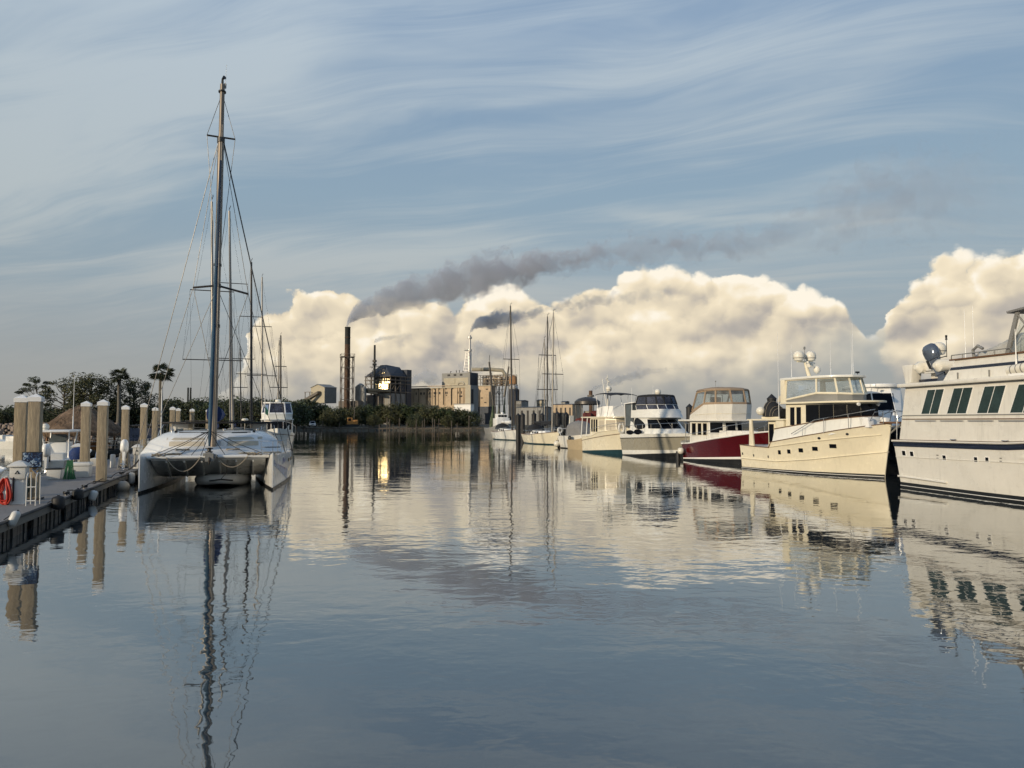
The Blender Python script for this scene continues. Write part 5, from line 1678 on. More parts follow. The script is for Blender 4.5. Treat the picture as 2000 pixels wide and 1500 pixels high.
# ---------------------------------------------------------------- large white motor yacht
B = Boat.heading('motor_yacht', 'large white motor yacht with navy band and four slanted saloon windows', 'motor yacht', on_z(1756, 951.5), (0.15, -0.989), 16, 2.4, GR)
R = B.root
B.shape([(-0.36, 2.11), (6, 2.18), (10, 2.45), (17, 3.0)],
        [(0, 2.36), (0.3, 2.5), (0.6, 2.45), (0.8, 1.9), (0.93, 0.95), (1, 0.03)],
        [(0, 2.28), (0.3, 2.35), (0.6, 2.0), (0.8, 1.2), (0.93, 0.45), (1, 0.02)], 1.1, -0.36, 1.3)
B.hull('hull', OFFW)
B.band('boot_stripe', BLACK, const(-0.3), const(0.24), 0.012)
B.band('waterline_stripe', WHITE, const(0.075), const(0.10), 0.02)
B.band('navy_band', NAVY, lambda t: B.zs(t) - 0.27, lambda t: B.zs(t) - 0.05, 0.03)
B.band('rub_rail', OFFW, lambda t: B.zs(t) - 0.06, lambda t: B.zs(t) + 0.02, 0.06)
B.band('cap_rail', TEAK, lambda t: B.zs(t) + 0.02, lambda t: B.zs(t) + 0.045, 0.05)
B.band('knuckle', OFFW, ramp_t((0, 1.36), (1, 1.6)), ramp_t((0, 1.385), (1, 1.63)), 0.02)
B.band('spray_rail', OFFW, ramp_t((0, 0.46), (0.2, 0.40)), ramp_t((0, 0.54), (0.2, 0.47)), 0.06, 0.0, 0.18)
for u, v in ((1765.5, 885), (1781, 886.5), (1844.5, 894), (1906, 897.5), (1928, 898)):
    B.port('portlight', GLASS, u, v, 6.5, 9, rim=WHITE)
for u, v in ((1831, 892), (1954.5, 898)):
    for dv in (-3, 3):
        B.port('exhaust_vent', BLACK, u, v + dv, 4, 1.6)
MB().slab([B.hp(0.395, 1.62, -1, 0.0), B.hp(0.60, 1.66, -1, 0.0), B.hp(0.60, 1.74, -1, 0.0), B.hp(0.395, 1.70, -1, 0.0)], (0, -0.03, 0)).build('hull_moulding', OFFW, R)
hs = Cabin(B, 'deckhouse', OFFW, sym([(0.02, -2.33), (11.5, -2.36), (13.0, -1.4)]), sym([(0.40, -2.24), (11.2, -2.26), (12.4, -1.3)]), 2.12, 4.52)
LW, TW = 11.48, 10.8


def frac(x, z):
    b = (z - 2.12) / 2.40
    xa, xb = lerp(0.02, 0.40, b), lerp(11.5, 11.2, b)
    return (x - xa) / (xb - xa), b


for xb_, xt_, wd in ((1.42, 1.80, 0.98), (2.92, 3.30, 1.02), (4.50, 4.88, 1.02), (6.06, 6.45, 1.1), (7.6, 7.98, 1.1), (9.2, 9.5, 1.1)):
    a0, b0 = frac(xb_, 3.30)
    a1, _ = frac(xb_ + wd, 3.30)
    c0, b1 = frac(xt_, 4.33)
    hs.win(0, a0, a1, b0, b1, GLASSG, frame=WHITE, slant=c0 - a0, mull=1, fw=0.025)
    hs.win(4, 1 - a1, 1 - a0, b0, b1, GLASSG, frame=WHITE, slant=-(c0 - a0), mull=1, fw=0.025)
for z, m_ in ((3.06, TEAK), (3.22, PLG)):
    b = (z - 2.12) / 2.40
    mb = MB()
    for i in (0, 4):
        p, n_ = hs.pt(i, 0.005, b)
        p2, _ = hs.pt(i, 0.995, b)
        mb.slab([p - n_ * 0.02, p2 - n_ * 0.02, p2 - n_ * 0.02 + Vector((0, 0, 0.035)), p - n_ * 0.02 + Vector((0, 0, 0.035))], n_ * 0.05)
    mb.build('side_moulding', m_, R)
plate(R, 'saloon_roof', OFFW, sym([(-0.15, -2.1), (0.2, -2.52), (11.5, -2.52), (12.8, -1.5)]), 4.50, 0.17, 0.05)
ud = Cabin(B, 'upper_deck_coaming', OFFW, sym([(2.55, -2.15), (10.5, -2.15), (11.5, -1.3)]), sym([(3.15, -2.05), (10.2, -2.05), (11.0, -1.2)]), 4.66, 5.50)
for i in (0, 4):
    a0, a1 = (0.004, 0.99) if i == 0 else (0.01, 0.996)
    ud.win(i, a0, a1, 0.52, 0.66, NAVY, 'navy_stripe')
B.rail('upper_rail', [(2.95, -2.05, 5.52), (3.0, -2.08, 5.72), (5.9, -2.08, 5.74), (6.1, -2.08, 5.55)], 0.022, PLG, posts=[((x, -2.08, 5.5), (x, -2.08, 5.73)) for x in (3.6, 4.4, 5.2)])
B.rail('boarding_gate', [(-0.2, -2.3, 2.15), (-0.15, -2.3, 3.1), (0.45, -2.2, 3.35), (0.5, -2.2, 3.3)], 0.022, posts=[])
tp = MB()
rs = []
for k in range(9):
    x = 3.3 + 3.6 * k / 8
    h = interp([(0, 0.2), (0.15, 0.55), (0.35, 0.75), (0.55, 1.1), (0.75, 1.05), (1, 0.5)], k / 8)
    rs.append([(x, 1.6 * math.cos(a), 5.48 + h * max(math.sin(a), 0) ** 0.6 + 0.03 * math.sin(7 * a + 3 * k)) for a in [math.pi * j / 12 for j in range(13)]])
tp.rings(rs).build('deck_tarp', TARP, R, smooth=70)
ws_ = MB()
for y in (-1.98, 1.98):
    ws_.slab([(5.55, y - 0.04, 5.36), (5.74, y - 0.04, 5.36), (6.30, y - 0.04, 7.10), (6.14, y - 0.04, 7.10)], (0, 0.08, 0))
    ws_.slab([(5.74, y - 0.03, 5.42), (6.65, y - 0.03, 5.50), (6.6, y - 0.03, 5.60), (5.74, y - 0.03, 5.54)], (0, 0.06, 0))
    ws_.path([(6.22, y, 6.95), (6.75, y, 6.25), (7.4, y, 5.55)], 0.03, 6).path([(5.95, y, 6.0), (6.5, y, 6.55)], 0.022, 6)
ws_.path([(5.64, -1.98, 5.5), (5.64, 1.98, 5.5)], 0.03, 6)
ws_.build('hardtop_frame', PLG, R)
MB().slab([(5.85, -2.12, 7.05), (9.5, -2.1, 7.32), (9.5, 2.1, 7.32), (5.85, 2.12, 7.05)], (0, 0, 0.09)).build('hardtop', CANG, R, bevel=0.02)
for y in (-1.95, 1.95):
    MB().slab([(5.85, y, 5.62), (8.2, y, 5.66), (7.4, y, 6.3), (6.35, y, 6.95)], (0, 0.012, 0)).build('side_screen', VINYL, R, smooth=0)
MB().bbox((2.9, -2.12, 5.50), (9.8, -2.02, 5.56)).build('coaming_cap', TEAK, R, smooth=0)
MB().path([(4.05, -1.95, 5.55), (4.0, -1.95, 5.85), (4.25, -1.95, 6.0), (4.5, -1.95, 5.86)], 0.06, 8).build('search_light', PLG, R)
for x in (3.4, 5.0):
    MB().bbox((x, -2.2, 4.72), (x + 0.02, -2.14, 4.98)).build('panel_seam', PLG, R, smooth=0)
# teak doors, grab rails and side fittings along the house
for x in (1.1, 2.6, 4.1, 5.6, 7.1):
    p0, n0 = hs.pt(0, frac(x, 3.0)[0], frac(x, 3.0)[1])
    MB().tube(p0 + n0 * 0.07, p0 + n0 * 0.07 + Vector((1.2, 0, 0)), 0.016, n=6).tube(p0, p0 + n0 * 0.07, 0.014, n=5).tube(p0 + Vector((1.2, 0, 0)), p0 + n0 * 0.07 + Vector((1.2, 0, 0)), 0.014, n=5).build('grab_rail', STEEL, R)
for x, z in ((3.3, 2.16), (5.9, 2.18)):
    p0 = B.hp((x + 0.36) / 17.4, z - 0.02, -1, -0.06)
    MB().path([p0 + Vector((-0.16, 0, 0.11)), p0 + Vector((-0.08, 0, 0.09)), p0 + Vector((0.08, 0, 0.09)), p0 + Vector((0.16, 0, 0.11))], [0.016, 0.025, 0.025, 0.016], 8).tube(p0 + Vector((-.06, 0, 0)), p0 + Vector((-.06, 0, .09)), 0.02).tube(p0 + Vector((.06, 0, 0)), p0 + Vector((.06, 0, .09)), 0.02).build('cleat', STEEL, R)
antenna(R, (6.35, -2.25, 4.9), 1.5, 0.022)
antenna(R, (6.2, -1.0, 7.1), 1.2)
antenna(R, (3.2, -1.2, 5.5), 2.3)
antenna(R, (2.75, -1.2, 5.4), 2.3)
MB().slab([(-0.2, -1.95, 5.55), (0.52, -1.95, 5.55), (0.36, -1.95, 4.72), (0.02, -1.95, 4.66)], (0, 0.5, 0)).build('wind_baffle', OFFW, R, bevel=0.03)
MB().bbox((0.45, -1.6, 4.66), (2.6, 1.6, 4.86)).build('upper_deck', NAVY, R)
bpy.context.view_layer.update()
q, rz = B.root.matrix_basis, B.root.rotation_euler.z
rf = thing('life_raft', 'white life raft canister strapped on roof edge of large motor yacht', 'life raft', q @ Vector((6.5, -2.28, 4.84)), rz)
MB().lathe([(0.12, -0.44), (0.19, -0.42), (0.2, -0.03), (0.2, 0.03), (0.19, 0.42), (0.12, 0.44)], (0, 0, 0.06), 16, axis=(1, 0, 0.1)).build('canister', DOME, rf)
for x in (-0.22, 0.02, 0.24):
    MB().lathe([(0.205, -0.02), (0.205, 0.02)], (x, 0, 0.06 + x * 0.1), 16, axis=(1, 0, 0.1)).build('strap', PLG, rf)
MB().bbox((-0.35, -0.15, -0.17), (0.35, 0.15, -0.09)).build('cradle', WHITE, rf)
td = thing('inflatable_tender', 'white inflatable tender with tilted grey outboard on yacht upper deck', 'tender', q @ Vector((1.4, -1.75, 5.05)), rz)
for sx in (-0.55, 0.62):
    MB().path([(sx, -0.35, 0.34), (sx, -0.15, 0.33), (sx, 1.6, 0.33), (sx * 0.75, 2.5, 0.36), (sx * 0.2, 3.0, 0.42)], [0.10, 0.27, 0.27, 0.25, 0.2], 14).build('tube', DOME, td)
MB().slab([(-0.4, 0.0, 0.05), (0.45, 0.0, 0.05), (0.4, 2.6, 0.1), (-0.35, 2.6, 0.1)], (0, 0, 0.12)).build('hull_floor', PLW, td)
MB().bbox((-0.35, 0.0, 0.1), (0.4, 0.08, 0.62)).build('transom', PLW, td)
for y in (0.4, 1.9):
    MB().bbox((-0.5, y, -0.22), (0.55, y + 0.12, 0.08)).build('chock', OFFW, td)


def outboard(root, p, tilt, ry, k=1.0, cowl=None, name='outboard_motor'):
    """engine: p is the clamp; tilt lifts the leg out backwards (radians)"""
    Rm = Matrix.Rotation(ry, 4, 'Z') @ Matrix.Rotation(tilt, 4, 'Y')
    T = lambda v: Vector(p) + (Rm @ (Vector(v) * k))
    cw = cowl or WHITE
    mb = MB()
    rs = []
    for z, w, l, dx_ in ((0.08, 0.15, 0.22, -0.05), (0.2, 0.19, 0.30, -0.08), (0.45, 0.19, 0.32, -0.10), (0.62, 0.16, 0.27, -0.10), (0.70, 0.10, 0.18, -0.09)):
        rs.append([T((dx_ - 0.05 + l * math.cos(a) * (1 if math.cos(a) > 0 else 1.0), w * math.sin(a), z)) for a in [2 * math.pi * j / 14 for j in range(14)]])
    o = mb.rings(rs).build(name, cw, root, smooth=60)
    lg = MB()
    lg.rings([[T((x, y, z)) for x, y in ((0.06, -w), (0.06, w), (-l, w * 0.7), (-l, -w * 0.7))] for z, w, l in ((0.1, 0.10, 0.26), (-0.25, 0.07, 0.22), (-0.62, 0.05, 0.20), (-0.95, 0.03, 0.14))])
    lg.rings([[T((0.18 - 0.55 * t, r * math.cos(a), -0.72 + r * math.sin(a))) for a in [2 * math.pi * j / 10 for j in range(10)]] for t, r in ((0, 0.015), (0.15, 0.055), (0.6, 0.065), (1.0, 0.04))])
    lg.slab([T((0.1, -0.13, -0.55)), T((0.1, 0.13, -0.55)), T((-0.34, 0.11, -0.55)), T((-0.34, -0.11, -0.55))], (T((0, 0, -0.02)) - T((0, 0, 0))))
    lg.build('leg', cw, o, smooth=35)
    pr = MB()
    for j in range(3):
        a = 2 * math.pi * j / 3
        pr.slab([T((-0.40, 0.02 * math.cos(a), -0.72 + 0.02 * math.sin(a))), T((-0.37, 0.15 * math.cos(a - 0.35), -0.72 + 0.15 * math.sin(a - 0.35))),
                 T((-0.42, 0.17 * math.cos(a + 0.3), -0.72 + 0.17 * math.sin(a + 0.3)))], T((0.015, 0, 0)) - T((0, 0, 0)))
    pr.build('propeller', STEEL, o, smooth=0)
    MB().slab([T((0.16, -0.12, -0.2)), T((0.16, 0.12, -0.2)), T((0.14, 0.12, 0.14)), T((0.14, -0.12, 0.14))], T((-0.1, 0, 0)) - T((0, 0, 0))).build('bracket', BLACK, o)
    return o


OBG = mat('grey_engine_cowl', (0.10, 0.125, 0.17), 0.18, var=0.15, metal=0.35, coat=0.5)
outboard(td, (0.22, -0.10, 0.48), math.radians(26), math.radians(200), 1.12, OBG)
dm_ = thing('satellite_dome', 'white satellite dome on post behind tender on large yacht', 'satellite dome', q @ Vector((1.42, -1.35, 4.86)), rz)
MB().tube((0, 0, 0), (0, 0, 1.05), 0.05).build('post', PLW, dm_)
radome(dm_, (0, 0, 1.3), 0.29, 'dome')
MB().tube((0.45, 0, 0.9), (0.45, 0, 1.85), 0.014).lathe([(0.045, 1.65), (0.045, 1.72), (0.02, 1.73), (0.045, 1.76), (0.045, 1.86)], (0.45, 0, 0), 10).tube((0, 0, 0.9), (0.45, 0, 0.95), 0.02).build('signal_light', BLACK, dm_)
fl = thing('ensign', 'faded red ensign hanging limp at stern of large yacht', 'flag', q @ Vector((0.1, -1.9, 3.35)), rz)
MB().tube((0, 0, -1.2), (0.0, 0, 1.1), 0.015).build('staff', TEAK, fl)
FLG = mat('faded_red_bunting', (0.30, 0.075, 0.04), 0.9, var=0.45, scale=5, col2=(0.16, 0.09, 0.07))
rs = []
for k in range(7):
    z = 0.9 - 0.13 * k
    rs.append([(0.02 - 0.30 * j / 6 * (0.6 + 0.08 * k), 0.04 * math.sin(j * 1.9 + k * 0.6), z - 0.05 * j) for j in range(7)])
mb = MB().rings([r_ + [(x, y + 0.012, z) for x, y, z in reversed(r_)] for r_ in rs])
mb.build('bunting', FLG, fl, smooth=60)
YACHT = B

# ---------------------------------------------------------------- white express boat with navy hull behind
hh = Vector((-0.25, -0.968)).normalized()
bw_ = on_z(1759, 929.0)
B = Boat('motor_cruiser', 'white express cruiser with navy hull between cream trawler and large yacht', 'motor cruiser',
         (bw_.x - hh.x * 9.0 + 1.5 * hh.y, bw_.y - hh.y * 9.0 - 1.5 * hh.x, 0), bw_, 1.5, GR)
R = B.root
B.shape([(-0.1, 1.7), (4, 1.95), (9.8, 2.75)], [(0, 1.5), (0.4, 1.65), (0.7, 1.4), (0.9, 0.7), (1, 0.03)], [(0, 1.45), (0.4, 1.5), (0.7, 1.0), (0.9, 0.35), (1, 0.02)], 0.6, -0.1, 1.4)
B.hull('hull', NAVY)
B.band('gunwale', WHITE, lambda t: B.zs(t) - 0.09, lambda t: B.zs(t) + 0.04, 0.03)
cb = Cabin(B, 'wheelhouse', WHITE, sym([(1.0, -1.45), (5.6, -1.45), (7.2, -0.6)]), sym([(1.0, -1.3), (4.2, -1.3), (5.0, -0.55)]), 1.8, 5.05)
for i, a0, a1, s_ in ((0, 0.28, 0.55, 0.05), (0, 0.58, 0.92, 0.02), (1, 0.05, 0.95, 0.0), (2, 0.03, 0.97, 0.0), (3, 0.05, 0.95, 0.0), (4, 0.08, 0.42, -0.02), (4, 0.45, 0.72, -0.05)):
    cb.win(i, a0, a1, 0.56, 0.88, GLASS, slant=s_)
plate(R, 'wheelhouse_roof', WHITE, sym([(0.6, -1.4), (4.2, -1.4), (5.1, -0.8), (5.4, -0.3)]), 5.03, 0.22, 0.06)
antenna(R, (2.6, -1.1, 5.2), 3.0)
B.rail('bow_rail', [(5.8, -1.4, 2.2), (6.2, -1.38, 3.0), (8.6, -0.62, 3.45), (9.85, -0.1, 3.5), (9.85, 0.1, 3.5), (8.6, 0.62, 3.45), (6.2, 1.38, 3.0), (5.8, 1.4, 2.2)], 0.02,
       posts=[((7.0, -1.2, 2.3), (7.0, -1.13, 3.15)), ((8.4, -0.75, 2.5), (8.4, -0.7, 3.42)), ((9.4, -0.3, 2.65), (9.4, -0.27, 3.48)), ((8.4, 0.75, 2.5), (8.4, 0.7, 3.42)), ((9.4, 0.3, 2.65), (9.4, 0.27, 3.48))])
MB().box((9.9, 0, 2.78), (0.7, 0.3, 0.09)).path([(10.2, 0, 2.72), (9.95, 0, 2.45), (9.8, 0, 2.2)], 0.05, 6).build('anchor_roller', BLACK, R)

# ================================================================ sailing boats and posts in the middle distance
class Sail:
    pass


def sailboat(name, label, cat, um, vtop, Y, L, half, hullm, mast_f=0.42, hd=None, spr=(), group=None, boot=NAVY, furl=None, cover=None, mastm=None, dodger=None, fb=1.15, mr=0.09, two=None, lean=0.0, rad=0, utop=None):
    """boat whose mast stands on the sight line of column um at distance Y; mast_f is its place from the bow"""
    h = Vector(hd or HD).normalized()
    p = at(um, 822, Y)
    bow = Vector((p.x, p.y)) + h * L * mast_f
    stern = bow - h * L
    B = Boat(name, label, cat, stern, bow, 0.0001, group)
    B.half = half
    R = B.root
    B.shape([(-0.5, fb * 0.95), (L * 0.4, fb * 0.9), (L + 0.7, fb * 1.25)], [(0, half * 0.7), (0.3, half * 0.97), (0.55, half), (0.8, half * 0.62), (1, 0.03)],
            [(0, half * 0.5), (0.3, half * 0.85), (0.55, half * 0.85), (0.8, half * 0.42), (1, 0.02)], 0.9, -0.5, 0.8)
    B.hull('hull', hullm)
    B.band('boot_stripe', boot, const(-0.3), const(0.13), 0.012)
    B.band('toe_rail', TEAK, lambda t: B.zs(t) - 0.02, lambda t: B.zs(t) + 0.05, 0.015)
    zc = fb * 0.95
    cb = Cabin(B, 'coachroof', WHITE, sym([(L * 0.28, -half * 0.62), (L * 0.62, -half * 0.55), (L * 0.74, -half * 0.25)]), sym([(L * 0.29, -half * 0.54), (L * 0.60, -half * 0.46), (L * 0.68, -half * 0.2)]), zc - 0.1, zc + 0.48)
    for i in (0, 4):
        for a0 in (0.15, 0.40, 0.65):
            cb.win(i, a0, a0 + 0.17, 0.4, 0.8, GLASS)
    xm = L * (1 - mast_f)
    tp_ = B.on_x(utop or um, vtop, xm)
    H, yt = tp_.z, tp_.y
    if utop is None:
        yt = 0.0
    mm = mastm or ALU
    MB().path([(xm, 0, zc + 0.3), (xm - lean * 0.5, yt * 0.55, H * 0.55), (xm - lean, yt, H)], [mr, mr * 0.95, mr * 0.7], 10).build('mast', mm, R)
    MB().tube((xm - 0.1, 0, zc + 1.35), (L * 0.16, 0, zc + 1.45), 0.06).build('boom', mm, R)
    if cover is not None:
        rs = [[(lerp(xm - 0.15, L * 0.18, k / 8), (0.17 - 0.06 * k / 8) * math.cos(a), zc + 1.52 + (0.30 - 0.12 * k / 8) * math.sin(a)) for a in [2 * math.pi * j / 10 for j in range(10)]] for k in range(9)]
        MB().rings(rs).build('sail_cover', cover, R, smooth=60)
    wr = MB()
    rw = 0.009 * max(1.0, Y / 60.0)
    head = (xm - lean, yt, H - 0.1)
    bowp, sternp = (L + 0.55, 0, fb * 1.22), (-0.3, 0, zc)
    if furl is not None:
        MB().path([Vector(bowp).lerp(Vector(head), 0.06), Vector(bowp).lerp(Vector(head), 0.4), Vector(bowp).lerp(Vector(head), 0.93)], [0.09, 0.08, 0.03], 8).build('furled_sail', furl, R)
    wr.tube(bowp, head, rw, n=4).tube(sternp, head, rw, n=4)
    prev = [(xm - 0.1, sd * half * 0.85, zc) for sd in (-1, 1)]
    for v, hpx in spr:
        zz = B.on_x(um, v, xm).z
        hw_ = hpx * Y / 1400.0
        xs = xm - lean * zz / H
        ys = yt * zz / H
        MB().tube((xs, ys - hw_, zz + 0.03), (xs, ys + hw_, zz + 0.03), 0.04 * max(1, Y / 70.0), n=6).build('spreader', ALUD, R)
        for i, sd in enumerate((-1, 1)):
            wr.tube(prev[i], (xs, ys + sd * hw_, zz), rw, n=4)
            wr.tube((xm - 0.3, sd * half * 0.8, zc), (xs, ys, zz - 0.1), rw, n=4)
            prev[i] = (xs, ys + sd * hw_, zz)
    for q_ in prev:
        wr.tube(q_, head, rw, n=4)
    s_ = wr.build('rigging', WIRE, R, smooth=0)
    mh = MB().tube(head, (head[0], yt, H + 0.35), 0.02, n=5).tube((head[0] - 0.25, yt, H + 0.25), (head[0] + 0.3, yt + 0.1, H + 0.3), 0.02, n=5).box((head[0] + 0.28, yt + 0.1, H + 0.36), (0.12, 0.05, 0.12))
    mh.build('wind_vane', ALUD, R)
    if dodger is not None:
        rs = [[(x, half * 0.62 * math.cos(a), zc + 0.35 + hh_ * math.sin(a)) for a in [math.pi * j / 10 for j in range(11)]] for x, hh_ in ((L * 0.34, 0.25), (L * 0.29, 0.9), (L * 0.20, 1.0), (L * 0.14, 0.95))]
        MB().rings(rs).build('dodger', dodger, R, smooth=60)
    if rad:
        MB().tube((L * 0.04, half * 0.5, zc), (L * 0.04, half * 0.5, zc + rad), 0.045).build('radar_pole', ALU, R)
        MB().lathe([(0.2, 0), (0.32, 0.05), (0.33, 0.16), (0.25, 0.24), (0.02, 0.26)], (L * 0.04, half * 0.5, zc + rad), 14).build('radar_dome', DOME, R)
    if two is not None:
        x2, H2 = two
        MB().tube((x2, 0, zc), (x2, 0, H2), mr * 0.8).build('mizzen_mast', mm, R)
    pl = []
    for sd in (-1, 1):
        t_ = [B.hp(t, B.zs(t), sd, -0.08) + Vector((0, 0, 0.55)) for t in (0.1, 0.3, 0.5, 0.7, 0.88, 0.98)]
        B.rail('lifeline', t_, 0.012 * max(1, Y / 60), posts=[(p - Vector((0, 0, 0.55)), p) for p in t_])
    return B


GS = 'sailing yachts moored across the basin'
sailboat('sailing_yacht', 'white sloop with single tall mast, farthest along the right row', 'sailboat', 1000.5, 597, 113, 10.0, 1.7, GEL, 0.30, spr=((702, 17),), group=GS, boot=TEALB, cover=WHITE, mastm=ALUD, mr=0.15, dodger=CANB, fb=1.35, utop=997)
sailboat('sailing_yacht', 'cream sloop with pale mast between dark piles and the small dinghy', 'sailboat', 1078.3, 610, 91, 9.5, 1.6, CREAM, 0.16, spr=((731, 22),), group=GS, boot=TEALB, cover=CANB, mastm=ALU, mr=0.11, dodger=CANB, fb=1.3, utop=1081)
sailboat('sailing_yacht', 'sloop with dark mast standing behind the cream sloop', 'sailboat', 1068.5, 618, 100, 10.0, 1.6, GEL, 0.36, spr=((694, 18), (761, 22)), group=GS, cover=CANB, mastm=ALUD, mr=0.11, fb=1.1, utop=1069.3)
sailboat('sailing_yacht', 'small sloop with short pale mast behind the dark masted sloop', 'sailboat', 1063.5, 662, 112, 8.5, 1.4, GEL, 0.4, spr=((761, 14),), group=GS, cover=CANBL, mastm=ALU, mr=0.10)

# dark round posts with black cones along the right hand docks
GP = 'black sleeved mooring posts of the right docks'
for u, vt, Y, lab in ((1012, 808, 104, 'black sleeved post just right of the white sloop'), (1021, 807, 103, 'black sleeved post, right one of the close pair'), (1043, 806, 99, 'black sleeved post behind bow of cream sloop'),
                      (1059, 807, 108, 'black sleeved post behind the dark masted sloop'), (1089, 805, 96, 'black sleeved post right of the cream sloop mast'), (1106, 806, 98, 'black sleeved post behind the small canopied sloop'),
                      (1508, 775, 55, 'black capped post behind flybridge of red trawler'), (1347, 792, 70, 'black capped post between cruiser and red trawler'), (1697, 772, 50, 'black capped post behind the express cruiser cabin')):
    p = at(u, 822, Y)
    o = thing('mooring_post', lab, 'post', (p.x, p.y, 0), 0, GP)
    zt_ = ML(vt + 4, Y)
    MB().lathe([(0.33, -1.0), (0.33, zt_)], n=16).build('shaft', RUB, o)
    MB().lathe([(0.36, zt_ - 0.05), (0.36, zt_ + 0.04), (0.02, zt_ + 0.38)], n=16).build('cap', RUB, o)
for u, v, lab in ((1324.5, 881, 'black wet piling stub at stern of red trawler'),):
    p = on_z(1324.5, 898)
    o = thing('mooring_post', lab, 'post', (p.x, p.y, 0), 0, GP)
    MB().lathe([(0.16, -1), (0.17, 0.55), (0.14, 0.66), (0.02, 0.70)], n=14).build('shaft', RUB, o)

# right hand dock walkway, mostly hidden behind the boats
DOCKT = mat('dock_timber', (0.16, 0.14, 0.12), 0.85, var=0.25, scale=1.2, stretch=(1, 5, 1), bump=0.006)
d = thing('walkway_dock', 'low grey floating walkway behind the right row of boats', 'dock', (24.6, 46, 0), math.atan2(0.944, -0.33))
MB().bbox((-22, -1.1, 0.34), (75, 1.1, 0.5)).build('deck', DOCKT, d, smooth=0)
MB().bbox((-22, -1.0, -0.3), (75, 1.0, 0.34)).build('float', RUB, d, smooth=0)
q = Matrix.Rotation(math.atan2(0.944, -0.33), 4, 'Z')

# shrimp trawler with raised outriggers
p = at(976, 822, 165)
s_ = thing('shrimp_trawler', 'rusty shrimp trawler with raised dark outriggers and green nets', 'fishing boat', (p.x, p.y, 0), math.radians(-75))
MB().rings([[(x, -w, z), (x, -w * 0.8, -0.3), (x, w * 0.8, -0.3), (x, w, z)] for x, w, z in ((-7, 2.2, 1.4), (-2, 2.6, 1.3), (3, 2.4, 1.7), (6, 1.2, 2.5), (7.6, 0.1, 3.1))]).build('hull', GREYW, s_)
wh = MB().bbox((-0.5, -1.5, 1.3), (3.2, 1.5, 3.6)).bbox((0.2, -1.2, 3.6), (2.6, 1.2, 4.6))
wh.build('wheelhouse', WHITE, s_, bevel=0.05)
for k in range(3):
    MB().bbox((2.6, -1.0 + 0.7 * k, 3.85), (2.64, -0.4 + 0.7 * k, 4.35)).build('window', GLASS, s_, smooth=0)
z_ = lambda v: ML(v, 165)
for sd, u0, u1, v0, v1 in ((-1, 964, 955.5, 792, 707), (1, 985, 993.5, 775, 716)):
    a, b_ = at(u0, v0, 164), at(u1, v1, 164)
    M_ = (Matrix.Translation(s_.location) @ Matrix.Rotation(math.radians(-75), 4, 'Z')).inverted()
    MB().tube(M_ @ a, M_ @ b_, 0.32, 0.22, n=6).build('outrigger', ALUD, s_)
    MB().tube(M_ @ b_, M_ @ (b_ + Vector((0.1, 0, 1.6))), 0.06, n=5).build('outrigger_tip', ALUD, s_)
    MB().path([M_ @ a.lerp(b_, 0.85), M_ @ at(975, 775, 164), M_ @ at(975, 800, 164)], 0.06, 4).build('stay', WIRE, s_)
mz = MB().tube((-0.6, 0, 1.3), (-0.6, 0, z_(755)), 0.16, n=7).tube((-4.5, 0, 1.3), (-4.5, 0, z_(770)), 0.12, n=7)
for k in range(5):
    mz.tube((-0.6, -1.4, z_(760) - k * 0.9), (-0.6, 1.4, z_(760) - k * 0.9), 0.06, n=4)
mz.tube((-4.5, 0, z_(770)), (-0.6, 0, z_(762)), 0.06, n=4)
mz.build('mast', ALUD, s_)
NET = mat('green_trawl_net', (0.10, 0.13, 0.075), 0.95, var=0.5, scale=2.5, col2=(0.05, 0.06, 0.04), bump=0.05)
for y, zt_ in ((-1.3, z_(773)), (0.2, z_(768)), (1.4, z_(776))):
    rs = [[(-2.0 + 0.2 * k + r_ * math.cos(a), y + r_ * math.sin(a) * 1.2, z) for a in [2 * math.pi * j / 9 for j in range(9)]] for k, (r_, z) in enumerate(((0.5, 1.5), (0.62, 2.6), (0.42, 4.0), (0.22, 5.4), (0.05, zt_)))]
    MB().rings(rs).build('net', NET, s_, smooth=60)
MB().path([(3.1, -1.4, 3.4), (3.1, 1.4, 3.4)], 0.1, 6).lathe([(0.3, 4.6), (0.35, 4.7), (0.35, 4.9), (0.1, 5.0)], (1.2, 0.3, 0), 10).build('radar', WHITE, s_)

# white bowed small sloop seen from astern with its grey canopy
B = Boat.heading('sailing_boat', 'small white boat with grey canvas canopy and stern fender', 'boat', on_z(1089, 875), (0.45, -0.9), 5.6, 1.35, 'small craft among the right docks')
R = B.root
B.shape([(-0.3, 1.35), (3, 1.4), (6, 1.7)], [(0, 1.2), (0.4, 1.4), (0.75, 1.0), (1, 0.03)], [(0, 0.9), (0.4, 1.15), (0.75, 0.6), (1, 0.02)], 0.6, -0.3, 0.7)
B.hull('hull', OFFW)
B.band('boot_stripe', BLACK, const(-0.3), const(0.1), 0.012)
rs = [[(x, 1.05 * math.cos(a), 1.4 + h_ * max(0.0, math.sin(a)) ** 0.6) for a in [math.pi * j / 10 for j in range(11)]] for x, h_ in ((1.2, 1.45), (2.2, 1.65), (3.4, 1.55), (4.2, 0.5))]
MB().rings(rs).build('canopy', CANG, R, smooth=50)
for k in range(2):
    MB().slab([(1.18, -0.8 + 0.85 * k, 1.6), (1.18, -0.1 + 0.85 * k, 1.6), (1.18, -0.15 + 0.8 * k, 2.5), (1.18, -0.7 + 0.8 * k, 2.5)], (-0.03, 0, 0)).build('window', GREYGLASS, R, smooth=0)
B.rail('stern_rail', [(0.6, -1.25, 1.35), (-0.2, -1.15, 2.1), (-0.3, 0, 2.15), (-0.2, 1.15, 2.1), (0.6, 1.25, 1.35)], 0.03, WHITE)
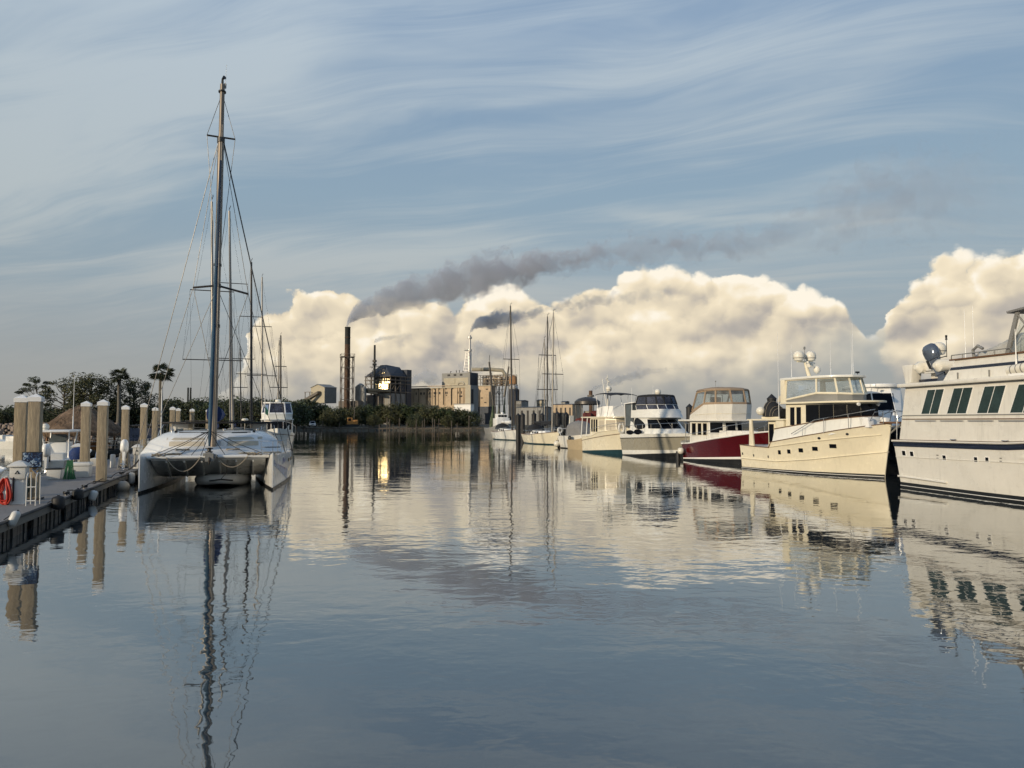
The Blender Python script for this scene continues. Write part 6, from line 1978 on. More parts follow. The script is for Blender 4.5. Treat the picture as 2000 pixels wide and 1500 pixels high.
for y, z in ((-0.85, 1.95), (0.5, 2.0)):
    MB().path([(-0.35, y + 0.28 * math.cos(a), z + 0.28 * math.sin(a)) for a in [2 * math.pi * k / 14 for k in range(15)]], 0.09, 6).build('life_ring', PLW, R)
MB().slab([(-0.2, 0.2, 2.1), (0.0, 0.2, 3.6), (0.1, 0.2, 3.6), (0.0, 0.2, 2.1)], (0, 0.5, 0)).build('solar_panel_mount', DOME, R)
bpy.context.view_layer.update()
q = B.root.matrix_basis
fender(q @ Vector((-0.35, -1.25, 0.45)), 0.34, 'round white fender at stern corner of small canopied boat', line_to=q @ Vector((-0.2, -1.1, 1.35)))
ORG = mat('tan_dinghy_hypalon', (0.42, 0.34, 0.22), 0.6, var=0.1)
o = thing('tan_dinghy', 'tan dinghy with dark outboard beside the small canopied boat', 'dinghy', on_z(1127, 878), math.atan2(-0.9, 0.45))
MB().rings([[(x, -w, z1_), (x, -w * 0.7, 0.0), (x, w * 0.7, 0.0), (x, w, z1_)] for x, w, z1_ in ((-1.2, 0.55, 1.0), (0.4, 0.6, 1.05), (1.4, 0.4, 1.2), (1.8, 0.05, 1.3))]).build('hull', ORG, o)
MB().bbox((-1.28, -0.35, 0.15), (-1.20, 0.35, 0.85)).build('transom', TEAK, o)
outboard(o, (-1.35, 0, 0.85), 0.0, 0.0, 0.8, BLACK)

# dark canopied workboat with red gear, behind the cream sedan cruiser
p = at(1150, 822, 92)
o = thing('workboat', 'dark domed workboat with red deck gear behind cream sedan cruiser', 'workboat', (p.x, p.y, 0), math.radians(-70))
MB().rings([[(x, -w, z), (x, -w * 0.8, -0.3), (x, w * 0.8, -0.3), (x, w, z)] for x, w, z in ((-4, 1.9, 1.6), (1, 2.0, 1.7), (3.5, 1.2, 2.2), (4.8, 0.1, 2.6))]).build('hull', BLACK, o)
MB().bbox((-3.2, -1.5, 1.6), (1.2, 1.5, 3.1)).build('house', SOOT, o, bevel=0.06)
MB().lathe([(1.55, 5.05), (1.7, 5.15), (1.65, 5.5), (1.2, 5.85), (0.5, 6.05), (0.02, 6.1)], (-0.4, 0, 0), 20).build('canopy_dome', ALUD, o)
for k in range(6):
    a = k * math.pi / 3
    MB().tube((-0.4 + 1.4 * math.cos(a), 1.4 * math.sin(a), 3.0), (-0.4 + 1.5 * math.cos(a), 1.5 * math.sin(a), 5.1), 0.06, n=6).build('dome_post', ALUD, o)
RDG = mat('dull_red_gear', (0.13, 0.025, 0.018), 0.7, var=0.4, scale=2)
for k, (x, y, z, r_) in enumerate(((1.6, -1.0, 3.6, 0.45), (1.4, 0.2, 3.8, 0.5), (1.7, 1.2, 3.5, 0.45), (0.9, -1.7, 3.0, 0.4))):
    MB().lathe([(r_ * 0.8, -0.5), (r_, -0.4), (r_, 0.4), (r_ * 0.8, 0.5)], (x, y, z), 12, axis=(0.3, 1, 0.1 * k)).build('winch_drum', RDG, o)
MB().bbox((0.9, -1.8, 2.2), (2.2, 1.6, 3.2)).build('winch_base', RDG, o, bevel=0.05)
MB().slab([(-2.5, -1.52, 2.2), (0.6, -1.52, 2.2), (0.6, -1.52, 2.9), (-2.5, -1.52, 2.9)], (0, -0.03, 0)).build('window', GLASS, o, smooth=0)
bpy.context.view_layer.update()

# ================================================================ floating dock on the left
CONC = mat('pile_concrete', (0.38, 0.31, 0.21), 0.85, var=0.40, scale=2.0, stretch=(3.5, 3.5, 0.35), bump=0.012, streak=0.65)
CAPW = mat('pile_cap_white', (0.80, 0.80, 0.78), 0.4, var=0.03)
DECKC = mat('dock_deck', (0.20, 0.19, 0.185), 0.8, var=0.12, scale=1.5, bump=0.004)
WHALE = mat('dock_fascia_timber', (0.185, 0.17, 0.145), 0.8, var=0.2, scale=1.2, stretch=(0.4, 3, 3), bump=0.004)
SLATM = mat('wet_dark_timber', (0.035, 0.032, 0.028), 0.55, var=0.35, scale=2, stretch=(1, 1, 0.5))
hD = Vector((-0.3261, 0.9453))
DK = Boat('floating_dock', 'grey floating dock with dark slatted side and concrete piles', 'dock', (-12.3, 17.2), (-12.3 + hD.x * 40, 17.2 + hD.y * 40), 0.0001)
D = DK.root
bpy.context.view_layer.update()
DM = Matrix.Translation(D.location) @ Matrix.Rotation(D.rotation_euler.z, 4, 'Z')
DRZ = D.rotation_euler.z
WD = 3.5


def dk(s, lat, z=0.5):
    return DM @ Vector((s, lat, z))


for k in range(20):
    MB().bbox((-9 + 3 * k, 0.06, 0.40), (-9 + 3 * k + 2.985, WD, 0.50)).build('deck_panel', DECKC, D, smooth=0, bevel=0.006)
for k in range(12):
    MB().bbox((-9 + 5 * k, 0.0, 0.27), (-9 + 5 * k + 4.97, 0.055, 0.485)).build('fascia_board', WHALE, D, smooth=0, bevel=0.008)
MB().path([(-9, 0.0, 0.50), (51, 0.0, 0.50)], 0.045, 6).build('rub_strip', RUB, D)
MB().bbox((-9, 0.30, -0.4), (51, WD - 0.1, 0.40)).build('float', SLATM, D, smooth=0)
slat = MB().bbox((-0.10, -0.025, -0.35), (0.10, 0.025, 0.275)).build('slat', SLATM, D, smooth=0)
slat.location = (-9, 0.10, 0)
for k in range(1, 150):
    if k % 13 in (5, 6):
        continue
    share(slat, D, (-9 + 0.27 * k, 0.10 + 0.015 * math.sin(k * 2.3), 0.01 * math.sin(k * 5.1)))
for k in range(10):
    MB().bbox((-9 + 3.5 * k - 0.1, 0.02, -0.5), (-9 + 3.5 * k + 0.1, 0.13, 0.27)).build('upright', SLATM, D, smooth=0)


def cleat(s, lat, lab):
    o = thing('dock_cleat', lab, 'cleat', dk(s, lat), DRZ, 'cleats on the dock edge')
    MB().path([(-0.19, 0, 0.115), (-0.1, 0, 0.10), (0.1, 0, 0.10), (0.19, 0, 0.115)], [0.018, 0.03, 0.03, 0.018], 8).build('horn', ALU, o)
    MB().tube((-0.06, 0, 0), (-0.05, 0, 0.1), 0.025).tube((0.06, 0, 0), (0.05, 0, 0.1), 0.025).build('base', ALU, o)
    MB().path([(0.16 * math.cos(a) * (0.7 + 0.3 * math.cos(2 * a)), 0.09 * math.sin(a), 0.04 + 0.02 * (k % 5)) for k, a in enumerate([2 * math.pi * j / 12 for j in range(40)])], 0.014, 5).build('rope_turns', ROPED, o)


cleat(0.5, 0.25, 'cleat beside the red hose pedestal')
cleat(7.6, 0.25, 'cleat with rope above the black fender')
cleat(10.2, 0.25, 'cleat with rope above the small white fender')
cleat(13.4, 0.2, 'cleat near foot of the second front pile')
cleat(17.5, 0.25, 'cleat carrying the catamaran bow line')


def pile(u, vapex, vbase, label, w=0.41, Y=None, apex=3.85, inwater=False):
    if Y is None:
        Y = 1400.0 * (apex - CAM_H) / (822.0 - vapex)
    w *= 0.80
    p = at(u, 822, Y)
    o = thing('concrete_pile', label, 'pile', (p.x, p.y, 0), DRZ, 'square concrete piles along the dock')
    zt = CAM_H + (822 - vapex) / 1400.0 * Y
    hc = w * 0.62
    MB().box((0, 0, (zt - hc - 2.0) / 2), (w, w, zt - hc + 2.0)).build('shaft', CONC, o, bevel=0.02)
    mb = MB()
    a = w / 2 + 0.02
    mb.rings([[(-a, -a, zt - hc - 0.04), (a, -a, zt - hc - 0.04), (a, a, zt - hc - 0.04), (-a, a, zt - hc - 0.04)], [(-a, -a, zt - hc + 0.1), (a, -a, zt - hc + 0.1), (a, a, zt - hc + 0.1), (-a, a, zt - hc + 0.1)],
              [(-.004, -.004, zt), (.004, -.004, zt), (.004, .004, zt), (-.004, .004, zt)]])
    mb.build('cap', CAPW, o, smooth=0)
    if not inwater:
        MB().box((0, 0, 0.53), (w + 0.16, w + 0.16, 0.06)).build('pile_guide', SLATM, o, smooth=0)
    MB().box((0, 0, 0.12), (w + 0.012, w + 0.012, 0.5)).build('tide_stain', SLATM, o, smooth=0)
    return o


pile(69, 769, 975, 'near pile carrying the framed picture panel', 0.43, 22.9)
pile(42, 771, 975, 'near pile standing half hidden behind the picture panel pile', 0.43, 23.8)
pile(168, 783, 930, 'pile rising behind the white dock box', 0.45, 34.0)
pile(201, 780, 937, 'pile at dock edge right of the dock box', 0.44, 29.6)
pile(245, 791, 910, 'pile left of the outboard motor and third pedestal', 0.41, 38.6)
pile(281, 787, 900, 'pile behind starboard bow of the catamaran', 0.41, 40.5)
pile(303, 795, 890, 'pile left of the white flagpole by catamaran', 0.40, 46.5)
pile(337, 794, 880, 'left pile of the close pair behind catamaran roof', 0.42, 50)
pile(348, 797, 880, 'right pile of the close pair behind catamaran roof', 0.36, 54)
pile(375, 798, 880, 'pile behind centre of catamaran bimini', 0.38, 55)
pile(406, 799, 880, 'pile just left of catamaran mast foot', 0.38, 58)

# framed picture panel on the near pile
PRINT = bpy.data.materials.new('boat_picture_print')
PRINT.use_nodes = True
PRINT.node_tree.nodes.clear()
g = NT(PRINT.node_tree)
co = g.n('ShaderNodeTexCoord').outputs['Object']
n1 = g.noise(co, 6.0, 5, 0.65, 0.6)
n2 = g.noise(g.n('ShaderNodeMapping', None, Vector=co, Location=(3, 1, 7)).outputs[0], 9.0, 3, 0.6)
c_ = g.ramp(n1, [(0.30, (0.01, 0.015, 0.04)), (0.46, (0.03, 0.07, 0.16)), (0.54, (0.35, 0.45, 0.55)), (0.62, (0.02, 0.03, 0.07)), (0.75, (0.22, 0.14, 0.10))], 'CONSTANT')
c_ = g.mix(g.smooth(n2, 0.55, 0.62), c_, (0.015, 0.02, 0.035))
g.n('ShaderNodeOutputMaterial', None, Surface=g.n('ShaderNodeBsdfPrincipled', None, Base_Color=c_, Roughness=0.25))
pp = at(63, 898, 22.62)
sg = thing('picture_panel', 'dark framed picture panel of boats fixed to near pile', 'sign', pp, DRZ)
# the panel looks back along the dock towards the viewer
MB().box((0, 0, 0), (0.04, 0.56, 0.50)).build('frame', BLACK, sg, bevel=0.006)
MB().box((-0.022, 0, 0), (0.008, 0.50, 0.44)).build('print', PRINT, sg, smooth=0)
tie = MB()
tie.path([(-0.03, -0.18, -0.27), (-0.05, -0.10, -0.36), (-0.03, -0.02, -0.29), (-0.04, -0.16, -0.45)], 0.018, 5)
tie.build('blue_tie', mat('faded_blue_cloth', (0.12, 0.18, 0.30), 0.9), sg)


# power pedestals
def pedestal(u, v, label, s=1.0, z=0.5, latmax=None):
    p = on_z(u, v, z)
    l = DK.local(p)
    if latmax is not None and l.y > latmax:
        p = dk(l.x, latmax)
    o = thing('power_pedestal', label, 'power pedestal', p, DRZ, 'white power pedestals on the dock')
    MB().rings([[(-.16 * k * s, -.16 * k * s, z_), (.16 * k * s, -.16 * k * s, z_), (.16 * k * s, .16 * k * s, z_), (-.16 * k * s, .16 * k * s, z_)] for k, z_ in ((1.15, 0), (1.1, 0.05), (0.98, 0.06), (0.92, 0.72 * s))]).build('post', PLW, o, bevel=0.01)
    MB().rings([[(-.2 * k * s, -.2 * k * s, z_), (.2 * k * s, -.2 * k * s, z_), (.2 * k * s, .2 * k * s, z_), (-.2 * k * s, .2 * k * s, z_)] for k, z_ in ((0.85, 0.72 * s), (1.0, 0.78 * s), (1.0, 1.08 * s))]).build('head', PLW, o, bevel=0.012)
    MB().rings([[(-.25 * k * s, -.25 * k * s, z_), (.25 * k * s, -.25 * k * s, z_), (.25 * k * s, .25 * k * s, z_), (-.25 * k * s, .25 * k * s, z_)] for k, z_ in ((1, 1.09 * s), (1.03, 1.13 * s), (0.5, 1.24 * s), (0.08, 1.28 * s))]).build('lid', PLW, o, bevel=0.01)
    x = -0.205 * s
    MB().slab([(x, -.07 * s, 0.89 * s), (x, .07 * s, 0.89 * s), (x, 0, 1.0 * s)], (-0.006, 0, 0)).build('warning_triangle', BLACK, o, smooth=0)
    MB().slab([(x - 0.004, -.018 * s, 0.905 * s), (x - 0.004, .018 * s, 0.905 * s), (x - 0.004, 0, 0.95 * s)], (-0.006, 0, 0)).build('warning_mark', PLW, o, smooth=0)
    MB().tube((-0.17 * s, 0.09 * s, 0.1), (-0.19 * s, 0.09 * s, 0.8 * s), 0.02, n=6).build('cable', RUB, o)
    return o


pedestal(36, 984, 'nearest power pedestal with red hose coil beside it', 1.02)
pedestal(121, 917, 'power pedestal behind bucket with green hose beside it', 1.05, latmax=3.1)
pedestal(268, 915, 'power pedestal with tangled cords by catamaran bow', 1.0)


def hose(label, p, m, loops, w, h, r, rz=DRZ, name='hose_coil', seed=1, fall=0.0):
    rg_ = random.Random(seed)
    o = thing(name, label, 'hose', p, rz)
    mb = MB()
    pts = []
    for i in range(loops):
        a0 = rg_.uniform(-.1, .1)
        ww, hh_ = w * rg_.uniform(0.7, 1.1), h * rg_.uniform(0.85, 1.08)
        ox = rg_.uniform(-.05, .05)
        for k in range(18):
            a = 2 * math.pi * k / 18
            zz = math.sin(a)
            pts.append((ox + 0.02 * i * math.cos(a), ww * math.cos(a) * (1.0 - 0.35 * zz) + a0 * 0.3, -hh_ * 0.5 + hh_ * 0.5 * zz))
    mb.path(pts, r, 6)
    mb.build('loops', m, o, smooth=70)
    return o


REDHOSE = mat('red_hose', (0.50, 0.035, 0.02), 0.5, var=0.15)
GRNHOSE = mat('green_hose', (0.025, 0.13, 0.05), 0.6, var=0.2)
DGRN = mat('dark_green_hose', (0.008, 0.035, 0.025), 0.5, var=0.2)
p = on_z(10, 986, 0.5)
hose('red hose coil hanging left of nearest pedestal', Vector((p.x, p.y, 1.30)), REDHOSE, 12, 0.16, 0.78, 0.022, seed=2)
o = thing('hose_rack', 'white rack post carrying the red hose coil', 'hose rack', p, DRZ)
MB().tube((0.06, 0, 0), (0.06, 0, 0.85), 0.03).tube((0.06, 0, 0.8), (-0.15, 0, 0.82), 0.025).build('post', PLW, o)
p = on_z(46, 978, 0.5)
hose('dark green hose loops hanging right of nearest pedestal', Vector((p.x, p.y, 1.22)), DGRN, 6, 0.13, 0.55, 0.018, seed=3)
o = thing('hose_rack', 'thin hook stand for the dark green hose', 'hose rack', p, DRZ)
MB().tube((0.05, 0, 0), (0.05, 0, 0.75), 0.015).tube((0.05, 0, 0.73), (-0.08, 0, 0.74), 0.015).build('post', PLG, o)
p = on_z(135.5, 937, 0.5)
o = thing('hose_bundle', 'bright green hose bundle draped between bucket and dock box', 'hose', p, DRZ)
mb = MB()
rg_ = random.Random(6)
for k in range(13):
    y = -0.2 + 0.4 * k / 12
    mb.path([(0.0, y * 0.45, 0.82), (-0.04, y * 0.75 + rg_.uniform(-.03, .03), 0.45), (-0.06 + rg_.uniform(-.05, .05), y * 1.15, 0.02)], 0.022, 5)
mb.build('strands', GRNHOSE, o)
MB().tube((0.04, 0, 0), (0.04, 0, 0.85), 0.025).build('stand', PLW, o)

# white pipe ladder at the near pile
p = on_z(60, 988, 0.5)
o = thing('dock_ladder', 'white tube dock ladder rails before the near pile', 'ladder', p, DRZ)
MB().path([(0, 0.12, -0.2), (0, 0.12, 0.85), (0.12, 0.12, 0.95), (0.4, 0.12, 0.95), (0.45, 0.12, 0)], 0.017, 8).path([(0, -0.12, -0.2), (0, -0.12, 0.85), (0.12, -0.12, 0.95), (0.4, -0.12, 0.95), (0.45, -0.12, 0)], 0.017, 8).build('rail', PLW, o)
for z in (0.15, 0.55):
    MB().tube((0, 0.12, z), (0, -0.12, z), 0.018).build('rung', PLW, o)

# dock box, planter bucket, posts
p = on_z(156, 932, 0.5)
o = thing('dock_box', 'white fibreglass dock box before the third pile', 'dock box', p, DRZ)
MB().rings([[(-.35 * a, -.42 * b_, z), (.35 * a, -.42 * b_, z), (.35 * a, .42 * b_, z), (-.35 * a, .42 * b_, z)] for a, b_, z in ((0.9, 0.95, 0), (1, 1, 0.5))]).build('body', PLW, o, bevel=0.02)
MB().rings([[(-.38 * a, -.45 * a, z), (.38 * a, -.45 * a, z), (.38 * a, .45 * a, z), (-.38 * a, .45 * a, z)] for a, z in ((1, 0.51), (1.02, 0.57), (0.93, 0.66))]).build('lid', PLW, o, bevel=0.015)
MB().box((-0.345, 0.18, 0.3), (0.012, 0.1, 0.1)).build('latch', PLG, o)
p = on_z(107, 936, 0.5)
o = thing('planter_tub', 'white square tub with dark rim beside green hose bundle', 'tub', p, DRZ)
MB().rings([[(-.22 * a, -.26 * a, z), (.22 * a, -.26 * a, z), (.22 * a, .26 * a, z), (-.22 * a, .26 * a, z)] for a, z in ((0.9, 0), (1.1, 0.42))]).build('body', PLW, o, bevel=0.02)
MB().rings([[(-.25 * a, -.3 * a, z), (.25 * a, -.3 * a, z), (.25 * a, .3 * a, z), (-.25 * a, .3 * a, z)] for a, z in ((1, 0.42), (1.04, 0.48), (0.6, 0.52))]).build('rim', BLACK, o, bevel=0.01)
p = on_z(220, 913, 0.5)
o = thing('bollard', 'slim white post with dark lamp beyond the second front pile', 'bollard', p, DRZ)
MB().lathe([(0.13, 0), (0.13, 0.66), (0.10, 0.70), (0.02, 0.71)], n=16).build('post', PLW, o)
p = on_z(147, 914, 0.5)
o = thing('covered_grill', 'blue covered round grill behind the white dock box', 'grill', dk(21.5, 2.9), DRZ)
MB().lathe([(0.36, 0.55), (0.42, 0.75), (0.40, 0.95), (0.26, 1.12), (0.02, 1.18)], n=18).build('cover', CANBL, o)
for a in (0.4, 2.5, 4.6):
    MB().tube((0.3 * math.cos(a), 0.3 * math.sin(a), 0), (0.25 * math.cos(a), 0.25 * math.sin(a), 0.5), 0.025).build('leg', BLACK, o)
p = on_z(181, 918, 0.5)
o = thing('wheelbarrow_cart', 'small white dock cart behind the pile and dock box', 'cart', dk(20.0, 1.7), DRZ)
MB().rings([[(-.45 * a, -.3 * a, z), (.45 * a, -.3 * a, z), (.45 * a, .3 * a, z), (-.45 * a, .3 * a, z)] for a, z in ((0.7, 0.28), (1.0, 0.66))]).build('tray', PLW, o, bevel=0.02)
for y in (-0.33, 0.33):
    MB().path([(0.24 * math.cos(a), y, 0.25 + 0.24 * math.sin(a)) for a in [2 * math.pi * k / 16 for k in range(17)]], 0.028, 6).build('wheel', RUB, o)
MB().path([(0.4, -0.25, 0.5), (0.8, -0.25, 0.95), (0.8, 0.25, 0.95), (0.4, 0.25, 0.5)], 0.018, 6).build('handle', STEEL, o)

# fenders and lines on the dock face
def dock_fender(u, v, r, lng, label, m, ax=(0, 0, 1)):
    q_ = DK.on_y(u, v, -r - 0.01)
    w = DM @ q_
    fender(w, r, label, m, lng, ax, line_to=DM @ Vector((q_.x, 0.1, 0.53)), group='fenders hung along the dock')


dock_fender(27, 1013, 0.105, 1.9, 'white cylinder fender nearest on the dock face', PLW, (0.35, 0.2, 1))
dock_fender(114, 982, 0.18, 1.15, 'black ball fender on dock face right of near piles', RUB)
dock_fender(152, 966, 0.17, 1.1, 'black ball fender between the black and white ones', RUB)
dock_fender(182, 968, 0.13, 1.5, 'small white fender hanging below the rope cleat', PLW, (0.3, 0.2, 1))
dock_fender(240, 951, 0.27, 1.0, 'large grey ball fender at catamaran side of dock', mat('grey_fender', (0.33, 0.32, 0.29), 0.5, var=0.15))
dock_fender(257, 934, 0.14, 2.0, 'white cylinder fender between grey ball and catamaran hull', PLW)
o = thing('mooring_line', 'dark line lying along the dock edge between cleats', 'rope', (0, 0, 0), 0)
mb = MB()
mb.path([dk(s, 0.2 + 0.06 * math.sin(s * 1.7), 0.53 + (0.12 * abs(math.sin(s * 1.05)))) for s in [7.6 + 0.4 * k for k in range(26)]], 0.018, 5)
mb.build('strand', ROPED, o)

# outboard on a stand, cords by the third pedestal
p = dk(21.2, 0.75)
o = thing('outboard_on_stand', 'white outboard motor on stand behind third pedestal', 'outboard motor', p, DRZ)
MB().path([(0.2, -0.25, 0), (0, -0.2, 0.85), (0, 0.2, 0.85), (0.2, 0.25, 0)], 0.03, 6).path([(-0.3, -0.25, 0), (0, -0.2, 0.85)], 0.03, 6).path([(-0.3, 0.25, 0), (0, 0.2, 0.85)], 0.03, 6).build('stand', PLG, o)
outboard(o, (-0.05, 0, 0.80), 0.25, 0.0, 1.0, WHITE)
p = on_z(268, 915, 0.5)
hose('tangled dark power cords hanging on third pedestal', Vector((p.x, p.y, 1.35)), RUB, 5, 0.2, 0.8, 0.018, name='cable_tangle', seed=8)

# boats inside the dock
B = Boat('centre_console', 'white centre console boat with hardtop behind the dock', 'motor boat', dk(25.0, 5.4, 0)[:2], dk(34.0, 5.4, 0)[:2], 0.0001)
R = B.root
B.half = 1.2
B.shape([(-0.2, 0.85), (5, 0.9), (9.5, 1.25)], [(0, 1.15), (0.5, 1.25), (0.8, 0.85), (1, 0.03)], [(0, 1.0), (0.5, 1.0), (0.8, 0.5), (1, 0.02)], 0.6, -0.2, 1.2)
B.hull('hull', GEL)
B.rail('gunwale', [B.hp(t, B.zs(t), -1, 0.0) for t in (0, .2, .4, .6, .8, .95)], 0.05, WHITE)
MB().bbox((3.0, -0.5, 0.6), (4.6, 0.5, 1.75)).build('console', WHITE, R, bevel=0.08)
MB().slab([(3.1, -0.45, 1.7), (3.1, 0.45, 1.7), (3.5, 0.4, 2.2), (3.5, -0.4, 2.2)], (0.02, 0, 0.02)).build('windscreen', GREYGLASS, R, smooth=0)
plate(R, 'hardtop', WHITE, sym([(1.6, -0.95), (4.8, -1.0), (5.4, -0.6)]), 2.36, 0.11, 0.04)
for x0, x1 in ((2.6, 2.9), (4.6, 4.3)):
    for y in (-0.7, 0.7):
        MB().path([(x0, y, 0.7), (x1, y * 0.9, 1.7), (x0, y, 2.38)], 0.04, 8).build('hardtop_leg', WHITE, R)
radome(R, (2.6, 0.5, 2.64), 0.2)
antenna(R, (3.2, -0.75, 2.45), 3.3, 0.02)
MB().bbox((0.6, -0.9, 0.5), (1.6, 0.9, 1.2)).build('leaning_seat', PLW, R, bevel=0.08)
outboard(R, (-0.35, -0.35, 1.0), 0.0, 0.0, 1.1, WHITE)
outboard(R, (-0.35, 0.4, 1.0), 0.0, 0.0, 1.1, WHITE)
B = Boat('skiff', 'low white skiff lying left of the near piles inside dock', 'motor boat', dk(9.5, 4.9, 0)[:2], dk(16.0, 4.9, 0)[:2], 0.0001)
R = B.root
B.half = 1.1
B.shape([(-0.2, 0.85), (7.2, 1.05)], [(0, 1.05), (0.5, 1.1), (0.8, 0.75), (1, 0.03)], [(0, 0.95), (0.5, 0.95), (0.8, 0.5), (1, 0.02)], 0.4, -0.2, 1.2)
B.hull('hull', GEL)
B.rail('gunwale', [B.hp(t, B.zs(t), -1, 0.0) for t in (0, .2, .4, .6, .8, .95)], 0.05, WHITE)
MB().bbox((1.0, -0.9, 0.8), (2.4, 0.9, 1.12)).build('seat_box', PLW, R, bevel=0.05)
MB().bbox((3.2, -0.45, 0.7), (4.1, 0.45, 1.55)).build('console', WHITE, R, bevel=0.06)
for k, (u, Y, lab, a) in enumerate(((12, 84, 'white runabout with outboard, farthest left by stone bank', 2.6), (29, 78, 'second white runabout left of the near piles', 2.9))):
    p = at(u, 822, Y)
    o = thing('runabout', lab, 'motor boat', (p.x, p.y, 0), a, 'small runabouts by the stone bank')
    MB().rings([[(x, -w, z), (x, -w * 0.75, -0.2), (x, w * 0.75, -0.2), (x, w, z)] for x, w, z in ((-2.6, 1.0, 0.75), (0.5, 1.1, 0.8), (2.2, 0.7, 0.95), (3.0, 0.05, 1.05))]).build('hull', GEL, o)
    MB().bbox((-0.6, -0.6, 0.75), (0.5, 0.6, 1.35)).build('console', PLW, o, bevel=0.05)
    outboard(o, (-2.75, 0, 0.85), 0.35, 0.0, 1.15, WHITE)

# thatched tiki boat
THATCH = mat('dry_palm_thatch', (0.20, 0.135, 0.085), 0.95, var=0.4, scale=3.5, stretch=(1, 1, 0.3), col2=(0.10, 0.065, 0.045), bump=0.03)
BAMB = mat('orange_varnished_wood', (0.30, 0.12, 0.03), 0.45, var=0.25, scale=3, stretch=(3, 3, 0.5))
pt = at(160, 822, 62)
o = thing('tiki_boat', 'round thatched tiki bar boat with varnished wooden counter', 'tiki boat', (pt.x, pt.y, 0), 0.3)
rs = []
NN = 56
rg_ = random.Random(3)
for r_, z in ((3.25, 1.75), (3.3, 2.0), (2.9, 2.42), (2.3, 2.95), (1.6, 3.5), (0.9, 3.98), (0.25, 4.32), (0.02, 4.45)):
    rs.append([((r_ + rg_.uniform(-.05, .05) * min(r_, 1.5)) * math.cos(2 * math.pi * k / NN), (r_ + rg_.uniform(-.05, .05) * min(r_, 1.5)) * math.sin(2 * math.pi * k / NN), z + rg_.uniform(-.07, .07) * min(r_, 1)) for k in range(NN)])
MB().rings(rs).build('thatched_roof', THATCH, o, smooth=20)
fr = MB()
for k in range(2600):
    a = rg_.random() * 2 * math.pi
    f = math.sqrt(rg_.random())
    r0 = 3.32 * f
    z0_ = interp([(0.02, 4.45), (0.25, 4.32), (0.9, 3.98), (1.6, 3.5), (2.3, 2.95), (2.9, 2.42), (3.3, 2.0)], r0) + 0.03
    dr, dzz_ = 0.34, -0.34 if r0 < 3.0 else -0.5
    if r0 > 3.0:
        dr = 0.08
    p0 = Vector((r0 * math.cos(a), r0 * math.sin(a), z0_))
    p1 = Vector(((r0 + dr) * math.cos(a + rg_.uniform(-.03, .03)), (r0 + dr) * math.sin(a + rg_.uniform(-.03, .03)), z0_ + dzz_ * rg_.uniform(.8, 1.2)))
    sd = Vector((-math.sin(a), math.cos(a), 0)) * 0.025
    fr.add([p0 - sd, p0 + sd, p1 + sd * 0.4, p1 - sd * 0.4], [(0, 1, 2, 3)])
s_ = fr.build('thatch_fringe', THATCH, o, smooth=0)
s_['kind'] = 'stuff'
for k in range(8):
    a = 2 * math.pi * k / 8 + 0.2
    MB().tube((2.5 * math.cos(a), 2.5 * math.sin(a), 0.5), (2.5 * math.cos(a), 2.5 * math.sin(a), 2.75), 0.09).build('post', BAMB, o)
MB().lathe([(3.3, 0.1), (3.35, 0.2), (3.35, 0.5), (3.2, 0.52), (0.1, 0.52)], n=28).build('platform', SOOT, o)
for r_, z0_, z1_, nm, m_ in ((2.0, 0.55, 1.02, 'counter_front', BAMB), (2.25, 1.02, 1.10, 'counter_top', BAMB)):
    MB().lathe([(r_ - 0.3, z0_), (r_, z0_), (r_, z1_), (r_ - 0.3, z1_), (r_ - 0.3, z0_)], n=28).build(nm, m_, o)
for k in range(9):
    a = 2 * math.pi * k / 9
    c_ = (2.62 * math.cos(a), 2.62 * math.sin(a), 0)
    st = MB().lathe([(0.2, 1.2), (0.2, 1.25)], c_, 12)
    for j in range(4):
        b_ = a + math.pi / 4 + j * math.pi / 2
        st.tube((c_[0] + 0.14 * math.cos(b_), c_[1] + 0.14 * math.sin(b_), 1.2), (c_[0] + 0.2 * math.cos(b_), c_[1] + 0.2 * math.sin(b_), 0.52), 0.025, n=5)
    st.path([(c_[0] + 0.18 * math.cos(a), c_[1] + 0.18 * math.sin(a), 1.22), (c_[0] + 0.26 * math.cos(a), c_[1] + 0.26 * math.sin(a), 1.65)], 0.03, 5)
    st.build('bar_stool', SOOT, o)
rl = MB()
for z in (0.9, 1.3):
    rl.path([(3.2 * math.cos(2 * math.pi * k / 28), 3.2 * math.sin(2 * math.pi * k / 28), z) for k in range(29)], 0.03, 5)
for k in range(14):
    a = 2 * math.pi * k / 14
    rl.tube((3.2 * math.cos(a), 3.2 * math.sin(a), 0.5), (3.2 * math.cos(a), 3.2 * math.sin(a), 1.3), 0.03, n=5)
rl.build('railing', ALU, o)

# dark canopied pontoon boat
p = at(293, 822, 66)
o = thing('pontoon_boat', 'black canopied pontoon boat behind piles left of catamaran', 'pontoon boat', (p.x, p.y, 0), DRZ)
for y in (-0.9, 0.9):
    MB().lathe([(0.05, -3.2), (0.35, -2.9), (0.35, 2.6), (0.1, 3.3)], (0, y, 0.15), 12, axis=(1, 0, 0)).build('pontoon', ALU, o)
MB().bbox((-3.1, -1.25, 0.5), (3.0, 1.25, 0.62)).build('deck', PLG, o)
for y in (-1.22, 1.22):
    MB().bbox((-3.0, y - 0.02, 0.65), (2.9, y + 0.02, 1.25)).build('side_panel', BLACK, o)
MB().slab([(-2.8, -1.3, 2.5), (2.2, -1.3, 2.55), (2.2, 1.3, 2.55), (-2.8, 1.3, 2.5)], (0, 0, 0.12)).build('canopy', CANB, o, bevel=0.03)
for x in (-2.6, -0.4, 2.0):
    for y in (-1.2, 1.2):
        MB().path([(x - 0.5, y, 0.65), (x, y, 2.52)], 0.03, 6).build('canopy_pole', ALU, o)
